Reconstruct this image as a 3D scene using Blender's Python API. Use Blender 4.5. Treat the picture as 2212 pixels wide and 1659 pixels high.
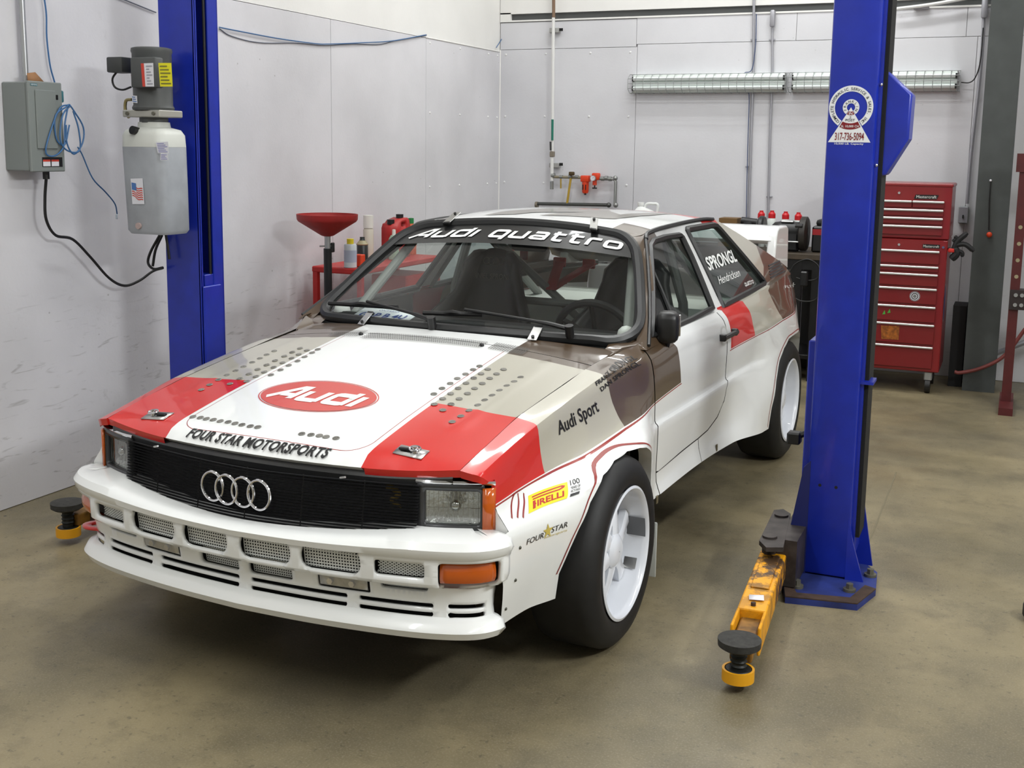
import bpy, bmesh, math, random
import numpy as np
from mathutils import Vector, Matrix
from mathutils.geometry import delaunay_2d_cdt
random.seed(7)
for o in list(bpy.data.objects): bpy.data.objects.remove(o, do_unlink=True)
SC = bpy.context.scene
COL = SC.collection
# ------------------------------------------------------------------ camera
FPX, PYX, PXX = 2496.38, 712.84, 1106.0
CR = np.array([1.90815, -3.35614, 1.55299])
MR = np.array([[0.91634854, 0.40015436, 0.01348495],
               [-0.07455118, 0.13743639, 0.98770105],
               [-0.39337956, 0.90608373, -0.15577161]])
PHI = 0.0327914
cam = bpy.data.cameras.new('camera'); camo = bpy.data.objects.new('camera', cam); COL.objects.link(camo)
cam.sensor_fit = 'HORIZONTAL'; cam.sensor_width = 36.0; cam.lens = 36.0 * FPX / 2212.0
cam.shift_y = -(829.5 - PYX) / 2212.0; cam.clip_start = 0.05; cam.clip_end = 100
m4 = Matrix.Identity(4)
for i in range(3):
    m4[i][0] = MR[0][i]; m4[i][1] = MR[1][i]; m4[i][2] = -MR[2][i]; m4[i][3] = CR[i]
camo.matrix_world = m4
SC.camera = camo
# ------------------------------------------------------------------ world, exposure
W = bpy.data.worlds.new('world'); SC.world = W; W.use_nodes = True
W.node_tree.nodes['Background'].inputs[0].default_value = (0.80, 0.84, 0.86, 1)
W.node_tree.nodes['Background'].inputs[1].default_value = 0.16
SC.view_settings.view_transform = 'Standard'; SC.view_settings.look = 'None'
SC.view_settings.exposure = -0.16; SC.view_settings.gamma = 1.0; SC.view_settings.use_curve_mapping = False

# ------------------------------------------------------------------ pixel -> place helpers
RC2R = np.array([[math.cos(PHI), math.sin(PHI), 0], [-math.sin(PHI), math.cos(PHI), 0], [0, 0, 1]])
CC = RC2R.T @ CR; MC = MR @ RC2R
def ray_room(px):
    return MR.T @ np.array([(px[0] - PXX) / FPX, -(px[1] - PYX) / FPX, 1.0])
def ray_car(px):
    return MC.T @ np.array([(px[0] - PXX) / FPX, -(px[1] - PYX) / FPX, 1.0])
def at(px, ax, val):           # a point of the room: where the pixel's ray meets x, y or z = val
    d = ray_room(px); return CR + d * (val - CR[ax]) / d[ax]
def atc(px, ax, val):          # the same in the car's own frame
    d = ray_car(px); return CC + d * (val - CC[ax]) / d[ax]

# ------------------------------------------------------------------ materials
MATS = {}
def srgb(r, g, b):
    f = lambda c: (c / 255 / 12.92) if c / 255 <= 0.04045 else ((c / 255 + 0.055) / 1.055) ** 2.4
    return (f(r), f(g), f(b), 1)
def mat(name, rgb=(200, 200, 200), rough=0.5, metal=0.0, coat=0.0, noise=0, nscale=30, bump=0, bscale=200, emit=None, spec=0.5):
    if name in MATS: return MATS[name]
    m = bpy.data.materials.new(name); m.use_nodes = True; nt = m.node_tree; b = nt.nodes['Principled BSDF']
    c = srgb(*rgb)
    b.inputs['Base Color'].default_value = c; b.inputs['Roughness'].default_value = rough; b.inputs['Metallic'].default_value = metal
    b.inputs['Coat Weight'].default_value = coat; b.inputs['Coat Roughness'].default_value = 0.04
    b.inputs['Specular IOR Level'].default_value = spec
    if noise or bump:
        tc = nt.nodes.new('ShaderNodeTexCoord')
    if noise:
        n = nt.nodes.new('ShaderNodeTexNoise'); n.inputs['Scale'].default_value = nscale; n.inputs['Detail'].default_value = 6
        nt.links.new(tc.outputs['Object'], n.inputs['Vector'])
        r = nt.nodes.new('ShaderNodeMapRange'); r.inputs[1].default_value = 0.3; r.inputs[2].default_value = 0.7
        r.inputs[3].default_value = 1 - noise; r.inputs[4].default_value = 1 + noise
        nt.links.new(n.outputs['Fac'], r.inputs[0])
        mx = nt.nodes.new('ShaderNodeVectorMath'); mx.operation = 'SCALE'; mx.inputs[0].default_value = c[:3]
        nt.links.new(r.outputs[0], mx.inputs['Scale']); nt.links.new(mx.outputs[0], b.inputs['Base Color'])
    if bump:
        n2 = nt.nodes.new('ShaderNodeTexNoise'); n2.inputs['Scale'].default_value = bscale; n2.inputs['Detail'].default_value = 4
        nt.links.new(tc.outputs['Object'], n2.inputs['Vector'])
        bp = nt.nodes.new('ShaderNodeBump'); bp.inputs['Strength'].default_value = bump; bp.inputs['Distance'].default_value = 0.01
        nt.links.new(n2.outputs['Fac'], bp.inputs['Height']); nt.links.new(bp.outputs[0], b.inputs['Normal'])
    if emit:
        b.inputs['Emission Color'].default_value = c; b.inputs['Emission Strength'].default_value = emit
    MATS[name] = m; return m
def glass_mat(name, tint=(255, 255, 255), refl=0.08, rough=0.02):
    if name in MATS: return MATS[name]
    m = bpy.data.materials.new(name); m.use_nodes = True; nt = m.node_tree; nt.nodes.clear()
    out = nt.nodes.new('ShaderNodeOutputMaterial'); t = nt.nodes.new('ShaderNodeBsdfTransparent'); g = nt.nodes.new('ShaderNodeBsdfGlossy')
    t.inputs[0].default_value = srgb(*tint); g.inputs['Roughness'].default_value = rough
    lw = nt.nodes.new('ShaderNodeLayerWeight'); lw.inputs[0].default_value = 0.5            # Schlick reflection, the same from both sides of the pane
    pw = nt.nodes.new('ShaderNodeMath'); pw.operation = 'POWER'; pw.inputs[1].default_value = 5.0; nt.links.new(lw.outputs['Facing'], pw.inputs[0])
    ad = nt.nodes.new('ShaderNodeMath'); ad.operation = 'MULTIPLY_ADD'; ad.use_clamp = True; ad.inputs[1].default_value = 0.95 - refl; ad.inputs[2].default_value = 0.05 + refl
    mx = nt.nodes.new('ShaderNodeMixShader')
    nt.links.new(pw.outputs[0], ad.inputs[0]); nt.links.new(ad.outputs[0], mx.inputs[0]); nt.links.new(t.outputs[0], mx.inputs[1]); nt.links.new(g.outputs[0], mx.inputs[2])
    nt.links.new(mx.outputs[0], out.inputs[0]); MATS[name] = m; return m

# ------------------------------------------------------------------ object helpers
SHIFT = {}
def empty(name, loc=(0, 0, 0), rz=0.0, shift=True):
    o = bpy.data.objects.new(name, None); COL.objects.link(o); o.location = loc; o.rotation_euler = (0, 0, rz); o.empty_display_size = 0.05
    SHIFT[o.name] = np.array(loc, float) if shift else np.zeros(3)
    return o
def tag(o, label, cat, group=None, kind=None):
    o['label'] = label
    o['category'] = cat
    if group: o['group'] = group
    if kind: o['kind'] = kind
    return o
def struct(o):
    o['kind'] = 'structure'; return o
class MB:
    def __init__(s): s.v = []; s.f = []
    def add(s, vs, fs):
        n = len(s.v); s.v += [tuple(map(float, q)) for q in vs]; s.f += [tuple(n + i for i in f) for f in fs]; return s
    def box(s, c, d, rot=None):
        x, y, z = d[0] / 2, d[1] / 2, d[2] / 2
        vs = [Vector(q) for q in [(-x, -y, -z), (x, -y, -z), (x, y, -z), (-x, y, -z), (-x, -y, z), (x, -y, z), (x, y, z), (-x, y, z)]]
        if rot is not None: vs = [rot @ q for q in vs]
        vs = [q + Vector(c) for q in vs]
        return s.add(vs, [(0, 3, 2, 1), (4, 5, 6, 7), (0, 1, 5, 4), (1, 2, 6, 5), (2, 3, 7, 6), (3, 0, 4, 7)])
    def b2(s, lo, hi):
        return s.box([(a + b) / 2 for a, b in zip(lo, hi)], [abs(b - a) for a, b in zip(lo, hi)])
    def rbox(s, c, d, r=0.01, seg=2, rot=None):
        bm = bmesh.new(); bmesh.ops.create_cube(bm, size=1)
        for v in bm.verts: v.co = Vector((v.co.x * d[0], v.co.y * d[1], v.co.z * d[2]))
        bmesh.ops.bevel(bm, geom=bm.edges[:], offset=min(r, min(d) * 0.49), segments=seg, profile=0.5, affect='EDGES')
        bm.verts.index_update()
        vs = [v.co.copy() for v in bm.verts]
        if rot is not None: vs = [rot @ q for q in vs]
        vs = [q + Vector(c) for q in vs]
        s.add(vs, [[v.index for v in f.verts] for f in bm.faces]); bm.free(); return s
    def tube(s, pts, r, n=10, closed=False, cap=True):
        pts = [Vector(q) for q in pts]; N = len(pts); rs = r if isinstance(r, (list, tuple)) else [r] * N
        rings = []; up = None
        for i in range(N):
            a = pts[(i - 1) % N] if (closed or i > 0) else pts[i]; b = pts[(i + 1) % N] if (closed or i < N - 1) else pts[i]
            t = (b - a)
            if t.length < 1e-9: t = Vector((0, 0, 1))
            t.normalize()
            if up is None:
                up = t.cross(Vector((0, 0, 1))) if abs(t.z) < 0.9 else t.cross(Vector((1, 0, 0)))
            up = (up - t * up.dot(t))
            if up.length < 1e-6: up = t.orthogonal()
            up.normalize(); w = t.cross(up)
            rings.append([pts[i] + (up * math.cos(2 * math.pi * k / n) + w * math.sin(2 * math.pi * k / n)) * rs[i] for k in range(n)])
        vs = [q for R in rings for q in R]; fs = []
        for i in range(N if closed else N - 1):
            j = (i + 1) % N
            for k in range(n):
                l = (k + 1) % n; fs.append((i * n + k, i * n + l, j * n + l, j * n + k))
        if cap and not closed:
            fs.append(tuple(range(n))[::-1]); fs.append(tuple((N - 1) * n + k for k in range(n)))
        return s.add(vs, fs)
    def cyl(s, a, b, r, n=16, r2=None):
        return s.tube([a, b], [r, r if r2 is None else r2], n)
    def lathe(s, prof, o=(0, 0, 0), axis='z', n=32, close=False, sc=(1, 1)):
        vs = []; fs = []; N = len(prof)
        for i in range(n):
            a = 2 * math.pi * i / n; c, d = math.cos(a) * sc[0], math.sin(a) * sc[1]
            for (r, h) in prof:
                if axis == 'z': q = (r * c, r * d, h)
                elif axis == 'x': q = (h, r * c, r * d)
                else: q = (r * c, h, r * d)
                vs.append((q[0] + o[0], q[1] + o[1], q[2] + o[2]))
        for i in range(n):
            j = (i + 1) % n
            for k in range(N if close else N - 1):
                l = (k + 1) % N; fs.append((i * N + k, j * N + k, j * N + l, i * N + l))
        return s.add(vs, fs)
    def prism(s, poly, fn, h0, h1):     # poly of 2d points; fn(a, b, h) -> 3d
        n = len(poly); vs = [fn(a, b, h0) for a, b in poly] + [fn(a, b, h1) for a, b in poly]
        fs = [tuple(range(n))[::-1], tuple(range(n, 2 * n))] + [(i, (i + 1) % n, n + (i + 1) % n, n + i) for i in range(n)]
        return s.add(vs, fs)
    def sphere(s, c, r, n=12):
        prof = [(max(1e-4, r * math.sin(math.pi * i / n)), -r * math.cos(math.pi * i / n)) for i in range(n + 1)]
        return s.lathe(prof, c, 'z', n * 2)
    def strip(s, a, b):                 # a ribbon between two point rows
        n = len(a); return s.add(list(a) + list(b), [(i, i + 1, n + i + 1, n + i) for i in range(n - 1)])
    def grid(s, rows, closed=False):
        n = len(rows[0]); vs = [q for r in rows for q in r]; fs = []
        for i in range(len(rows) - 1):
            for k in range(n if closed else n - 1):
                l = (k + 1) % n; fs.append((i * n + k, i * n + l, (i + 1) * n + l, (i + 1) * n + k))
        return s.add(vs, fs)
def obj(name, mb, m, parent=None, smooth=35, fix=True, shift=None):
    me = bpy.data.meshes.new(name)
    sh = shift if shift is not None else (SHIFT.get(parent.name) if parent is not None else None)
    vs = mb.v
    if sh is not None and np.any(sh): vs = [(q[0] - sh[0], q[1] - sh[1], q[2] - sh[2]) for q in vs]
    me.from_pydata(vs, [], mb.f); me.update()
    if fix:
        bm = bmesh.new(); bm.from_mesh(me); bmesh.ops.recalc_face_normals(bm, faces=bm.faces[:]); bm.to_mesh(me); bm.free()
    if smooth:
        me.polygons.foreach_set('use_smooth', [True] * len(me.polygons)); me.set_sharp_from_angle(angle=math.radians(smooth))
    if m is not None: me.materials.append(m)
    o = bpy.data.objects.new(name, me); COL.objects.link(o)
    if parent is not None:
        o.parent = parent; SHIFT[o.name] = sh if sh is not None else np.zeros(3)
    return o
def thing(name, mb, m, label, cat, group=None, **k):   # one-mesh thing with its origin at its base
    v = np.array(mb.v); base = np.array([(v[:, 0].min() + v[:, 0].max()) / 2, (v[:, 1].min() + v[:, 1].max()) / 2, v[:, 2].min()])
    o = obj(name, mb, m, None, shift=base, **k); o.location = base; SHIFT[o.name] = base
    return tag(o, label, cat, group)
def copy_obj(o, parent, loc=None):
    c = o.copy(); COL.objects.link(c); c.parent = parent
    if loc is not None: c.location = loc
    return c
def bez(pts, n=8):                      # smooth curve through points (Catmull-Rom)
    P = [Vector(q) for q in pts]; out = []
    for i in range(len(P) - 1):
        a = P[i - 1] if i else P[0] * 2 - P[1]; b = P[i]; c = P[i + 1]; d = P[i + 2] if i + 2 < len(P) else P[-1] * 2 - P[-2]
        for k in range(n):
            t = k / n
            out.append(0.5 * ((2 * b) + (c - a) * t + (2 * a - 5 * b + 4 * c - d) * t * t + (3 * b - a - 3 * c + d) * t ** 3))
    out.append(P[-1]); return out
def inpoly(Q, poly):                    # even-odd test for many points at once
    Q = np.atleast_2d(np.asarray(Q, float)); P = np.asarray(poly, float); R = np.roll(P, 1, 0); c = np.zeros(len(Q), bool)
    for (ax, ay), (bx, by) in zip(P, R):
        if ay == by: continue
        k = ((ay > Q[:, 1]) != (by > Q[:, 1])) & (Q[:, 0] < (bx - ax) * (Q[:, 1] - ay) / (by - ay) + ax); c ^= k
    return c
def resample(poly, h, closed=True):
    out = []; n = len(poly)
    for i in range(n if closed else n - 1):
        a = np.array(poly[i], float); b = np.array(poly[(i + 1) % n], float); k = max(1, int(math.ceil(np.linalg.norm(b - a) / h)))
        for j in range(k): out.append(tuple(a + (b - a) * j / k))
    if not closed: out.append(tuple(poly[-1]))
    return out
def cdt(outline, holes, h, fn, rows=None):        # panel meshed in 2d, then mapped to 3d
    loops = [resample(outline, h)] + [resample(q, h) for q in holes]
    vs = []; es = []
    for L in loops:
        n0 = len(vs); vs += [Vector(q) for q in L]; es += [(n0 + i, n0 + (i + 1) % len(L)) for i in range(len(L))]
    B = np.array([(q.x, q.y) for q in vs]); lo = B.min(0); hi = B.max(0); Q = []
    if rows is None:
        for i in range(1, int((hi[0] - lo[0]) / h) + 1):
            for j in range(1, int((hi[1] - lo[1]) / h) + 1): Q.append((lo[0] + i * h, lo[1] + j * h + (h * 0.3 if i % 2 else 0)))
        near = h * 0.55
    else:
        for i in range(1, int((hi[0] - lo[0]) / h) + 1):
            for r in rows: Q.append((lo[0] + i * h, r))
        near = h * 0.12
    if Q:
        Q = np.array(Q); ok = inpoly(Q, loops[0])
        for L in loops[1:]: ok &= ~inpoly(Q, L)
        Q = Q[ok]
        if len(Q):
            d = np.array([((B - q) ** 2).sum(1).min() for q in Q]); Q = Q[d > near ** 2]
        vs += [Vector(q) for q in Q]
    r = delaunay_2d_cdt(vs, es, [], 0, 1e-6)
    P = np.array([(q.x, q.y) for q in r[0]]); F = [tuple(f) for f in r[2]]
    cen = np.array([P[list(f)].mean(0) for f in F]); ok = inpoly(cen, loops[0])
    for L in loops[1:]: ok &= ~inpoly(cen, L)
    fs = [f for f, k in zip(F, ok) if k]
    used = sorted({i for f in fs for i in f}); ix = {k: i for i, k in enumerate(used)}
    mb = MB(); mb.add([fn(*map(float, P[i])) for i in used], [tuple(ix[i] for i in f) for f in fs]); return mb
def mirror(mb):
    o = MB(); o.v = [(-a, b, c) for a, b, c in mb.v]; o.f = [tuple(reversed(f)) for f in mb.f]; return o
def solid(o, t, off=-1):
    md = o.modifiers.new('thickness', 'SOLIDIFY'); md.thickness = t; md.offset = off; return o

# ------------------------------------------------------------------ lettering (flat print, laid on the surface it belongs to)
def text2d(s, size=1.0, bold=0.0, shear=0.0, space=1.0, cx=False, sx=1.0):
    cu = bpy.data.curves.new('t', 'FONT'); cu.body = s; cu.size = 1.0; cu.offset = bold; cu.space_character = space; cu.resolution_u = 3
    if cx: cu.align_x = 'CENTER'
    o = bpy.data.objects.new('t', cu); COL.objects.link(o)
    dg = bpy.context.evaluated_depsgraph_get(); me = o.evaluated_get(dg).to_mesh()
    vs = [((v.co.x + shear * v.co.y) * size * sx, v.co.y * size) for v in me.vertices]; fs = [tuple(p.vertices) for p in me.polygons]
    o.evaluated_get(dg).to_mesh_clear(); bpy.data.objects.remove(o, do_unlink=True); bpy.data.curves.remove(cu)
    return vs, fs
def fit(vf, x0, y0, w, hgt):
    vs, fs = vf; a = np.array(vs); lo = a.min(0); hi = a.max(0); s = np.array([w, hgt]) / (hi - lo)
    return [tuple((q - lo) * s + np.array([x0, y0])) for q in a], fs
def stroke(pts, w, closed=False):
    P = [np.array(q, float) for q in pts]; n = len(P); L = []; R = []
    for i in range(n):
        a = P[(i - 1) % n] if (closed or i) else None; b = P[(i + 1) % n] if (closed or i < n - 1) else None
        d1 = (P[i] - a) / np.linalg.norm(P[i] - a) if a is not None else None
        d2 = (b - P[i]) / np.linalg.norm(b - P[i]) if b is not None else None
        if d1 is None: d1 = d2
        if d2 is None: d2 = d1
        t = d1 + d2; t /= np.linalg.norm(t); nn = np.array([-t[1], t[0]]); c = max(0.5, nn @ np.array([-d1[1], d1[0]]))
        L.append(P[i] + nn * w / 2 / c); R.append(P[i] - nn * w / 2 / c)
    vs = L + R; m = n if closed else n - 1
    return [tuple(q) for q in vs], [(i, (i + 1) % n, n + (i + 1) % n, n + i) for i in range(m)]
def rrect(x0, y0, x1, y1, r):
    o = []
    for cx, cy, a0 in ((x1 - r, y0 + r, -90), (x1 - r, y1 - r, 0), (x0 + r, y1 - r, 90), (x0 + r, y0 + r, 180)):
        for k in range(4): a = math.radians(a0 + 30 * k); o.append((cx + r * math.cos(a), cy + r * math.sin(a)))
    return o
def wide_letters(s, w=0.17, shear=0.3, gap=0.22):
    vs = []; fs = []; x = 0.0
    def put(vf, dx):
        n = len(vs); vs.extend([(a + dx, b) for a, b in vf[0]]); fs.extend([tuple(n + i for i in f) for f in vf[1]])
    for c in s:
        h = 0.72
        if c == 'A':
            put(stroke([(-0.1, 0.0), (0.72, 0.92), (1.0, 0.92), (1.0, 0.0)], w), x + .12); put(stroke([(0.35, 0.30), (1.0, 0.30)], w * .9), x + .12); wd = 1.12
        elif c in 'uU': put(stroke([(0, h), (0, .16), (.05, .07), (.16, 0.04), (.86, 0.04)], w), x); put(stroke([(.86, h + .06), (.86, -.04)], w), x); wd = .86
        elif c == 'd': put(stroke(rrect(0, .04, .86, h, .16), w, True), x); put(stroke([(.86, 1.0), (.86, -.04)], w), x); wd = .86
        elif c == 'i': put(stroke([(0, h + .06), (0, -.04)], w), x); wd = .02
        elif c == 'q': put(stroke(rrect(0, .04, .86, h, .16), w, True), x); put(stroke([(.86, h), (.86, -.26)], w), x); wd = .86
        elif c == 'a': put(stroke([(0.05, h), (.72, h), (.82, h - .05), (.86, h - .16), (.86, -.04)], w), x); put(stroke([(.86, .04), (.16, .04), (.03, .12), (.03, .26), (.16, .36), (.86, .36)], w * .9), x); wd = .86
        elif c == 't': put(stroke([(0.16, 1.0), (.16, .2), (.2, .09), (.32, .04), (.72, .04)], w), x); put(stroke([(-.08, h), (.72, h)], w * .9), x); wd = .72
        elif c == 'r': put(stroke([(0, -.04), (0, h - .2), (.05, h - .06), (.18, h), (.72, h)], w), x); wd = .66
        elif c == 'o': put(stroke(rrect(0, .04, .9, h, .18), w, True), x); wd = .9
        else: wd = .35
        x += wd + w + gap
    return [(a + shear * b, b) for a, b in vs], fs
def lay(vf, fn, step):                 # cut the print into small pieces so that it follows the surface
    bm = bmesh.new(); vv = [bm.verts.new((a, b, 0)) for a, b in vf[0]]
    for f in vf[1]:
        try: bm.faces.new([vv[i] for i in f])
        except ValueError: pass
    a = np.array(vf[0]); lo = a.min(0); hi = a.max(0)
    for ax in (0, 1):
        k = int((hi[ax] - lo[ax]) / step)
        for i in range(1, k + 1):
            co = [0, 0, 0]; no = [0, 0, 0]; co[ax] = lo[ax] + i * step; no[ax] = 1
            bmesh.ops.bisect_plane(bm, geom=bm.verts[:] + bm.edges[:] + bm.faces[:], plane_co=co, plane_no=no)
    bmesh.ops.triangulate(bm, faces=bm.faces[:]); bm.verts.index_update()
    mb = MB(); mb.add([fn(v.co.x, v.co.y) for v in bm.verts], [[v.index for v in f.verts] for f in bm.faces]); bm.free(); return mb
def pchip(xs, ys, q):
    xs = np.asarray(xs, float); ys = np.asarray(ys, float); h = np.diff(xs); d = np.diff(ys, axis=0) / h.reshape(-1, *([1] * (ys.ndim - 1)))
    m = np.zeros_like(ys); m[0] = d[0]; m[-1] = d[-1]
    if len(xs) > 2:
        a, b = d[:-1], d[1:]; w = (a * b > 0); s = np.where(w, 2 * a * b / np.where(np.abs(a + b) < 1e-12, 1, a + b), 0); m[1:-1] = s
    q = np.clip(q, xs[0], xs[-1]); i = np.clip(np.searchsorted(xs, q, side='right') - 1, 0, len(xs) - 2)
    t = ((q - xs[i]) / h[i]); sh = (-1,) + (1,) * (ys.ndim - 1); t = t.reshape(sh); H = h[i].reshape(sh)
    return ys[i] * (1 + 2 * t) * (1 - t) ** 2 + m[i] * H * t * (1 - t) ** 2 + ys[i + 1] * t * t * (3 - 2 * t) + m[i + 1] * H * t * t * (t - 1)
# ================================================================== ROOM SHELL
WX, WY, RH = -1.95, 5.22, 4.4          # left wall, back wall, ceiling height
def wall_mat(name, rgb, dirt=0.0, rough=0.42, streak=True):
    m = bpy.data.materials.new(name); m.use_nodes = True; nt = m.node_tree; L = nt.links.new; b = nt.nodes['Principled BSDF']; b.inputs['Roughness'].default_value = rough
    tc = nt.nodes.new('ShaderNodeTexCoord'); geo = nt.nodes.new('ShaderNodeNewGeometry')
    n = nt.nodes.new('ShaderNodeTexNoise'); n.inputs['Scale'].default_value = 1.6; n.inputs['Detail'].default_value = 8; L(geo.outputs['Position'], n.inputs['Vector'])
    r = nt.nodes.new('ShaderNodeMapRange'); r.inputs[1].default_value = .35; r.inputs[2].default_value = .75; r.inputs[3].default_value = 1.0; r.inputs[4].default_value = 1 - .10 * (1 + dirt); L(n.outputs['Fac'], r.inputs[0])
    # specks and scuffs
    v = nt.nodes.new('ShaderNodeTexVoronoi'); v.inputs['Scale'].default_value = 7.0; L(geo.outputs['Position'], v.inputs['Vector'])
    s = nt.nodes.new('ShaderNodeMath'); s.operation = 'LESS_THAN'; s.inputs[1].default_value = .035; L(v.outputs['Distance'], s.inputs[0])
    w = nt.nodes.new('ShaderNodeTexNoise'); w.inputs['Scale'].default_value = 9; w.inputs['Detail'].default_value = 10; w.inputs['Roughness'].default_value = .75; L(geo.outputs['Position'], w.inputs['Vector'])
    sc = nt.nodes.new('ShaderNodeMapRange'); sc.inputs[1].default_value = .60; sc.inputs[2].default_value = .76; sc.inputs[3].default_value = 0; sc.inputs[4].default_value = .5 * dirt; L(w.outputs['Fac'], sc.inputs[0])
    sep = nt.nodes.new('ShaderNodeSeparateXYZ'); L(geo.outputs['Position'], sep.inputs[0])
    lowm = nt.nodes.new('ShaderNodeMapRange'); lowm.inputs[1].default_value = .3; lowm.inputs[2].default_value = 1.1; lowm.inputs[3].default_value = 1; lowm.inputs[4].default_value = .25; L(sep.outputs[2], lowm.inputs[0])
    mu = nt.nodes.new('ShaderNodeMath'); mu.operation = 'MULTIPLY'; L(sc.outputs[0], mu.inputs[0]); L(lowm.outputs[0], mu.inputs[1])
    mp = nt.nodes.new('ShaderNodeMapping'); mp.inputs['Scale'].default_value = (1, 2.2, 13); mp.inputs['Rotation'].default_value = (.25, 0, 0); L(geo.outputs['Position'], mp.inputs['Vector'])
    w3 = nt.nodes.new('ShaderNodeTexNoise'); w3.inputs['Scale'].default_value = 2.6; w3.inputs['Detail'].default_value = 7; w3.inputs['Distortion'].default_value = 1.2; L(mp.outputs[0], w3.inputs['Vector'])
    s3 = nt.nodes.new('ShaderNodeMapRange'); s3.inputs[1].default_value = .60; s3.inputs[2].default_value = .72; s3.inputs[3].default_value = 0; s3.inputs[4].default_value = .42 * dirt; L(w3.outputs['Fac'], s3.inputs[0])
    z3 = nt.nodes.new('ShaderNodeMapRange'); z3.inputs[1].default_value = .95; z3.inputs[2].default_value = .70; z3.inputs[3].default_value = 0; z3.inputs[4].default_value = 1; L(sep.outputs[2], z3.inputs[0])
    m3 = nt.nodes.new('ShaderNodeMath'); m3.operation = 'MULTIPLY'; L(s3.outputs[0], m3.inputs[0]); L(z3.outputs[0], m3.inputs[1])
    mm = nt.nodes.new('ShaderNodeMath'); mm.operation = 'MAXIMUM'; L(mu.outputs[0], mm.inputs[0]); L(m3.outputs[0], mm.inputs[1]); mu = mm
    sp2 = nt.nodes.new('ShaderNodeMath'); sp2.operation = 'MULTIPLY'; sp2.inputs[1].default_value = .45 * dirt; L(s.outputs[0], sp2.inputs[0])
    sm = nt.nodes.new('ShaderNodeMath'); sm.operation = 'MAXIMUM'; L(mu.outputs[0], sm.inputs[0]); L(sp2.outputs[0], sm.inputs[1])
    mx = nt.nodes.new('ShaderNodeVectorMath'); mx.operation = 'SCALE'; mx.inputs[0].default_value = srgb(*rgb)[:3]; L(r.outputs[0], mx.inputs['Scale'])
    mi = nt.nodes.new('ShaderNodeMix'); mi.data_type = 'RGBA'; L(sm.outputs[0], mi.inputs[0]); L(mx.outputs[0], mi.inputs[6]); mi.inputs[7].default_value = srgb(96, 92, 86); L(mi.outputs[2], b.inputs['Base Color'])
    bn = nt.nodes.new('ShaderNodeTexNoise'); bn.inputs['Scale'].default_value = 60; L(geo.outputs['Position'], bn.inputs['Vector']); bp = nt.nodes.new('ShaderNodeBump'); bp.inputs['Strength'].default_value = .12; bp.inputs['Distance'].default_value = .004; L(bn.outputs['Fac'], bp.inputs['Height']); L(bp.outputs[0], b.inputs['Normal'])
    MATS[name] = m; return m
def floor_mat():
    m = bpy.data.materials.new('stained_concrete'); m.use_nodes = True; nt = m.node_tree; L = nt.links.new; b = nt.nodes['Principled BSDF']
    geo = nt.nodes.new('ShaderNodeNewGeometry')
    def noise(sc, det, ro=.6):
        n = nt.nodes.new('ShaderNodeTexNoise'); n.inputs['Scale'].default_value = sc; n.inputs['Detail'].default_value = det; n.inputs['Roughness'].default_value = ro; L(geo.outputs['Position'], n.inputs['Vector']); return n.outputs['Fac']
    def rng(v, a, c, lo, hi):
        r = nt.nodes.new('ShaderNodeMapRange'); r.inputs[1].default_value = a; r.inputs[2].default_value = c; r.inputs[3].default_value = lo; r.inputs[4].default_value = hi; L(v, r.inputs[0]); return r.outputs[0]
    def mix(f, a, c):
        n = nt.nodes.new('ShaderNodeMix'); n.data_type = 'RGBA'; L(f, n.inputs[0])
        for i, q in ((6, a), (7, c)):
            if isinstance(q, tuple): n.inputs[i].default_value = q
            else: L(q, n.inputs[i])
        return n.outputs[2]
    c = mix(rng(noise(1.1, 6), .38, .64, 0, 1), srgb(140, 128, 99), srgb(104, 96, 74))
    c = mix(rng(noise(3.7, 8, .7), .50, .70, 0, .85), c, srgb(98, 90, 70))
    c = mix(rng(noise(.7, 4), .50, .66, 0, .75), c, srgb(90, 84, 68))
    c = mix(rng(noise(45, 3), .60, .70, 0, .55), c, srgb(72, 67, 55)); c = mix(rng(noise(160, 2), .5, .75, 0, .35), c, srgb(158, 150, 130))
    v = nt.nodes.new('ShaderNodeTexVoronoi'); v.inputs['Scale'].default_value = 3.2; L(geo.outputs['Position'], v.inputs['Vector'])
    c = mix(rng(v.outputs['Distance'], .015, .03, 1, 0), c, srgb(48, 44, 38))
    L(c, b.inputs['Base Color']); L(rng(noise(2.3, 5), .35, .7, .34, .60), b.inputs['Roughness'])
    bp = nt.nodes.new('ShaderNodeBump'); bp.inputs['Strength'].default_value = .15; bp.inputs['Distance'].default_value = .003; L(noise(90, 4), bp.inputs['Height']); L(bp.outputs[0], b.inputs['Normal'])
    return m
PANEL = wall_mat('painted_panel', (214, 213, 217), .9); LINER = wall_mat('white_liner', (232, 231, 228), .1); SEAMD = mat('panel_seam_grey', (150, 148, 148), .8)  # seam colour: plain grey wall core seen in the gaps between panels
GIRT = mat('steel_girt', (86, 88, 88), .5, .3); PANEL2 = wall_mat('painted_panel_back', (212, 212, 216), .35)
mb = MB(); mb.b2((WX - .2, -7, -.08), (6.2, 5.6, 0)); struct(obj('floor', mb, floor_mat()))
mb = MB(); mb.b2((WX - .10, -7, 0), (WX - .012, 5.4, 2.30)); wl = struct(obj('wall_left', mb, SEAMD))
ed = [5.222, 3.962, 2.737, 1.512, -.938, -2.163, -3.388, -4.613, -5.838, -7.0]
for a, c in zip(ed[1:], ed[:-1]):
    mb = MB(); mb.rbox((WX - .006, (a + c) / 2, 1.15), (.012, c - a - .004, 2.296), .0015, 1); obj('wall_panel', mb, PANEL, wl)
mb = MB(); mb.b2((WX - .10, -7, 2.302), (WX - .004, 5.4, RH)); obj('upper_liner', mb, LINER, wl)
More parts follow.
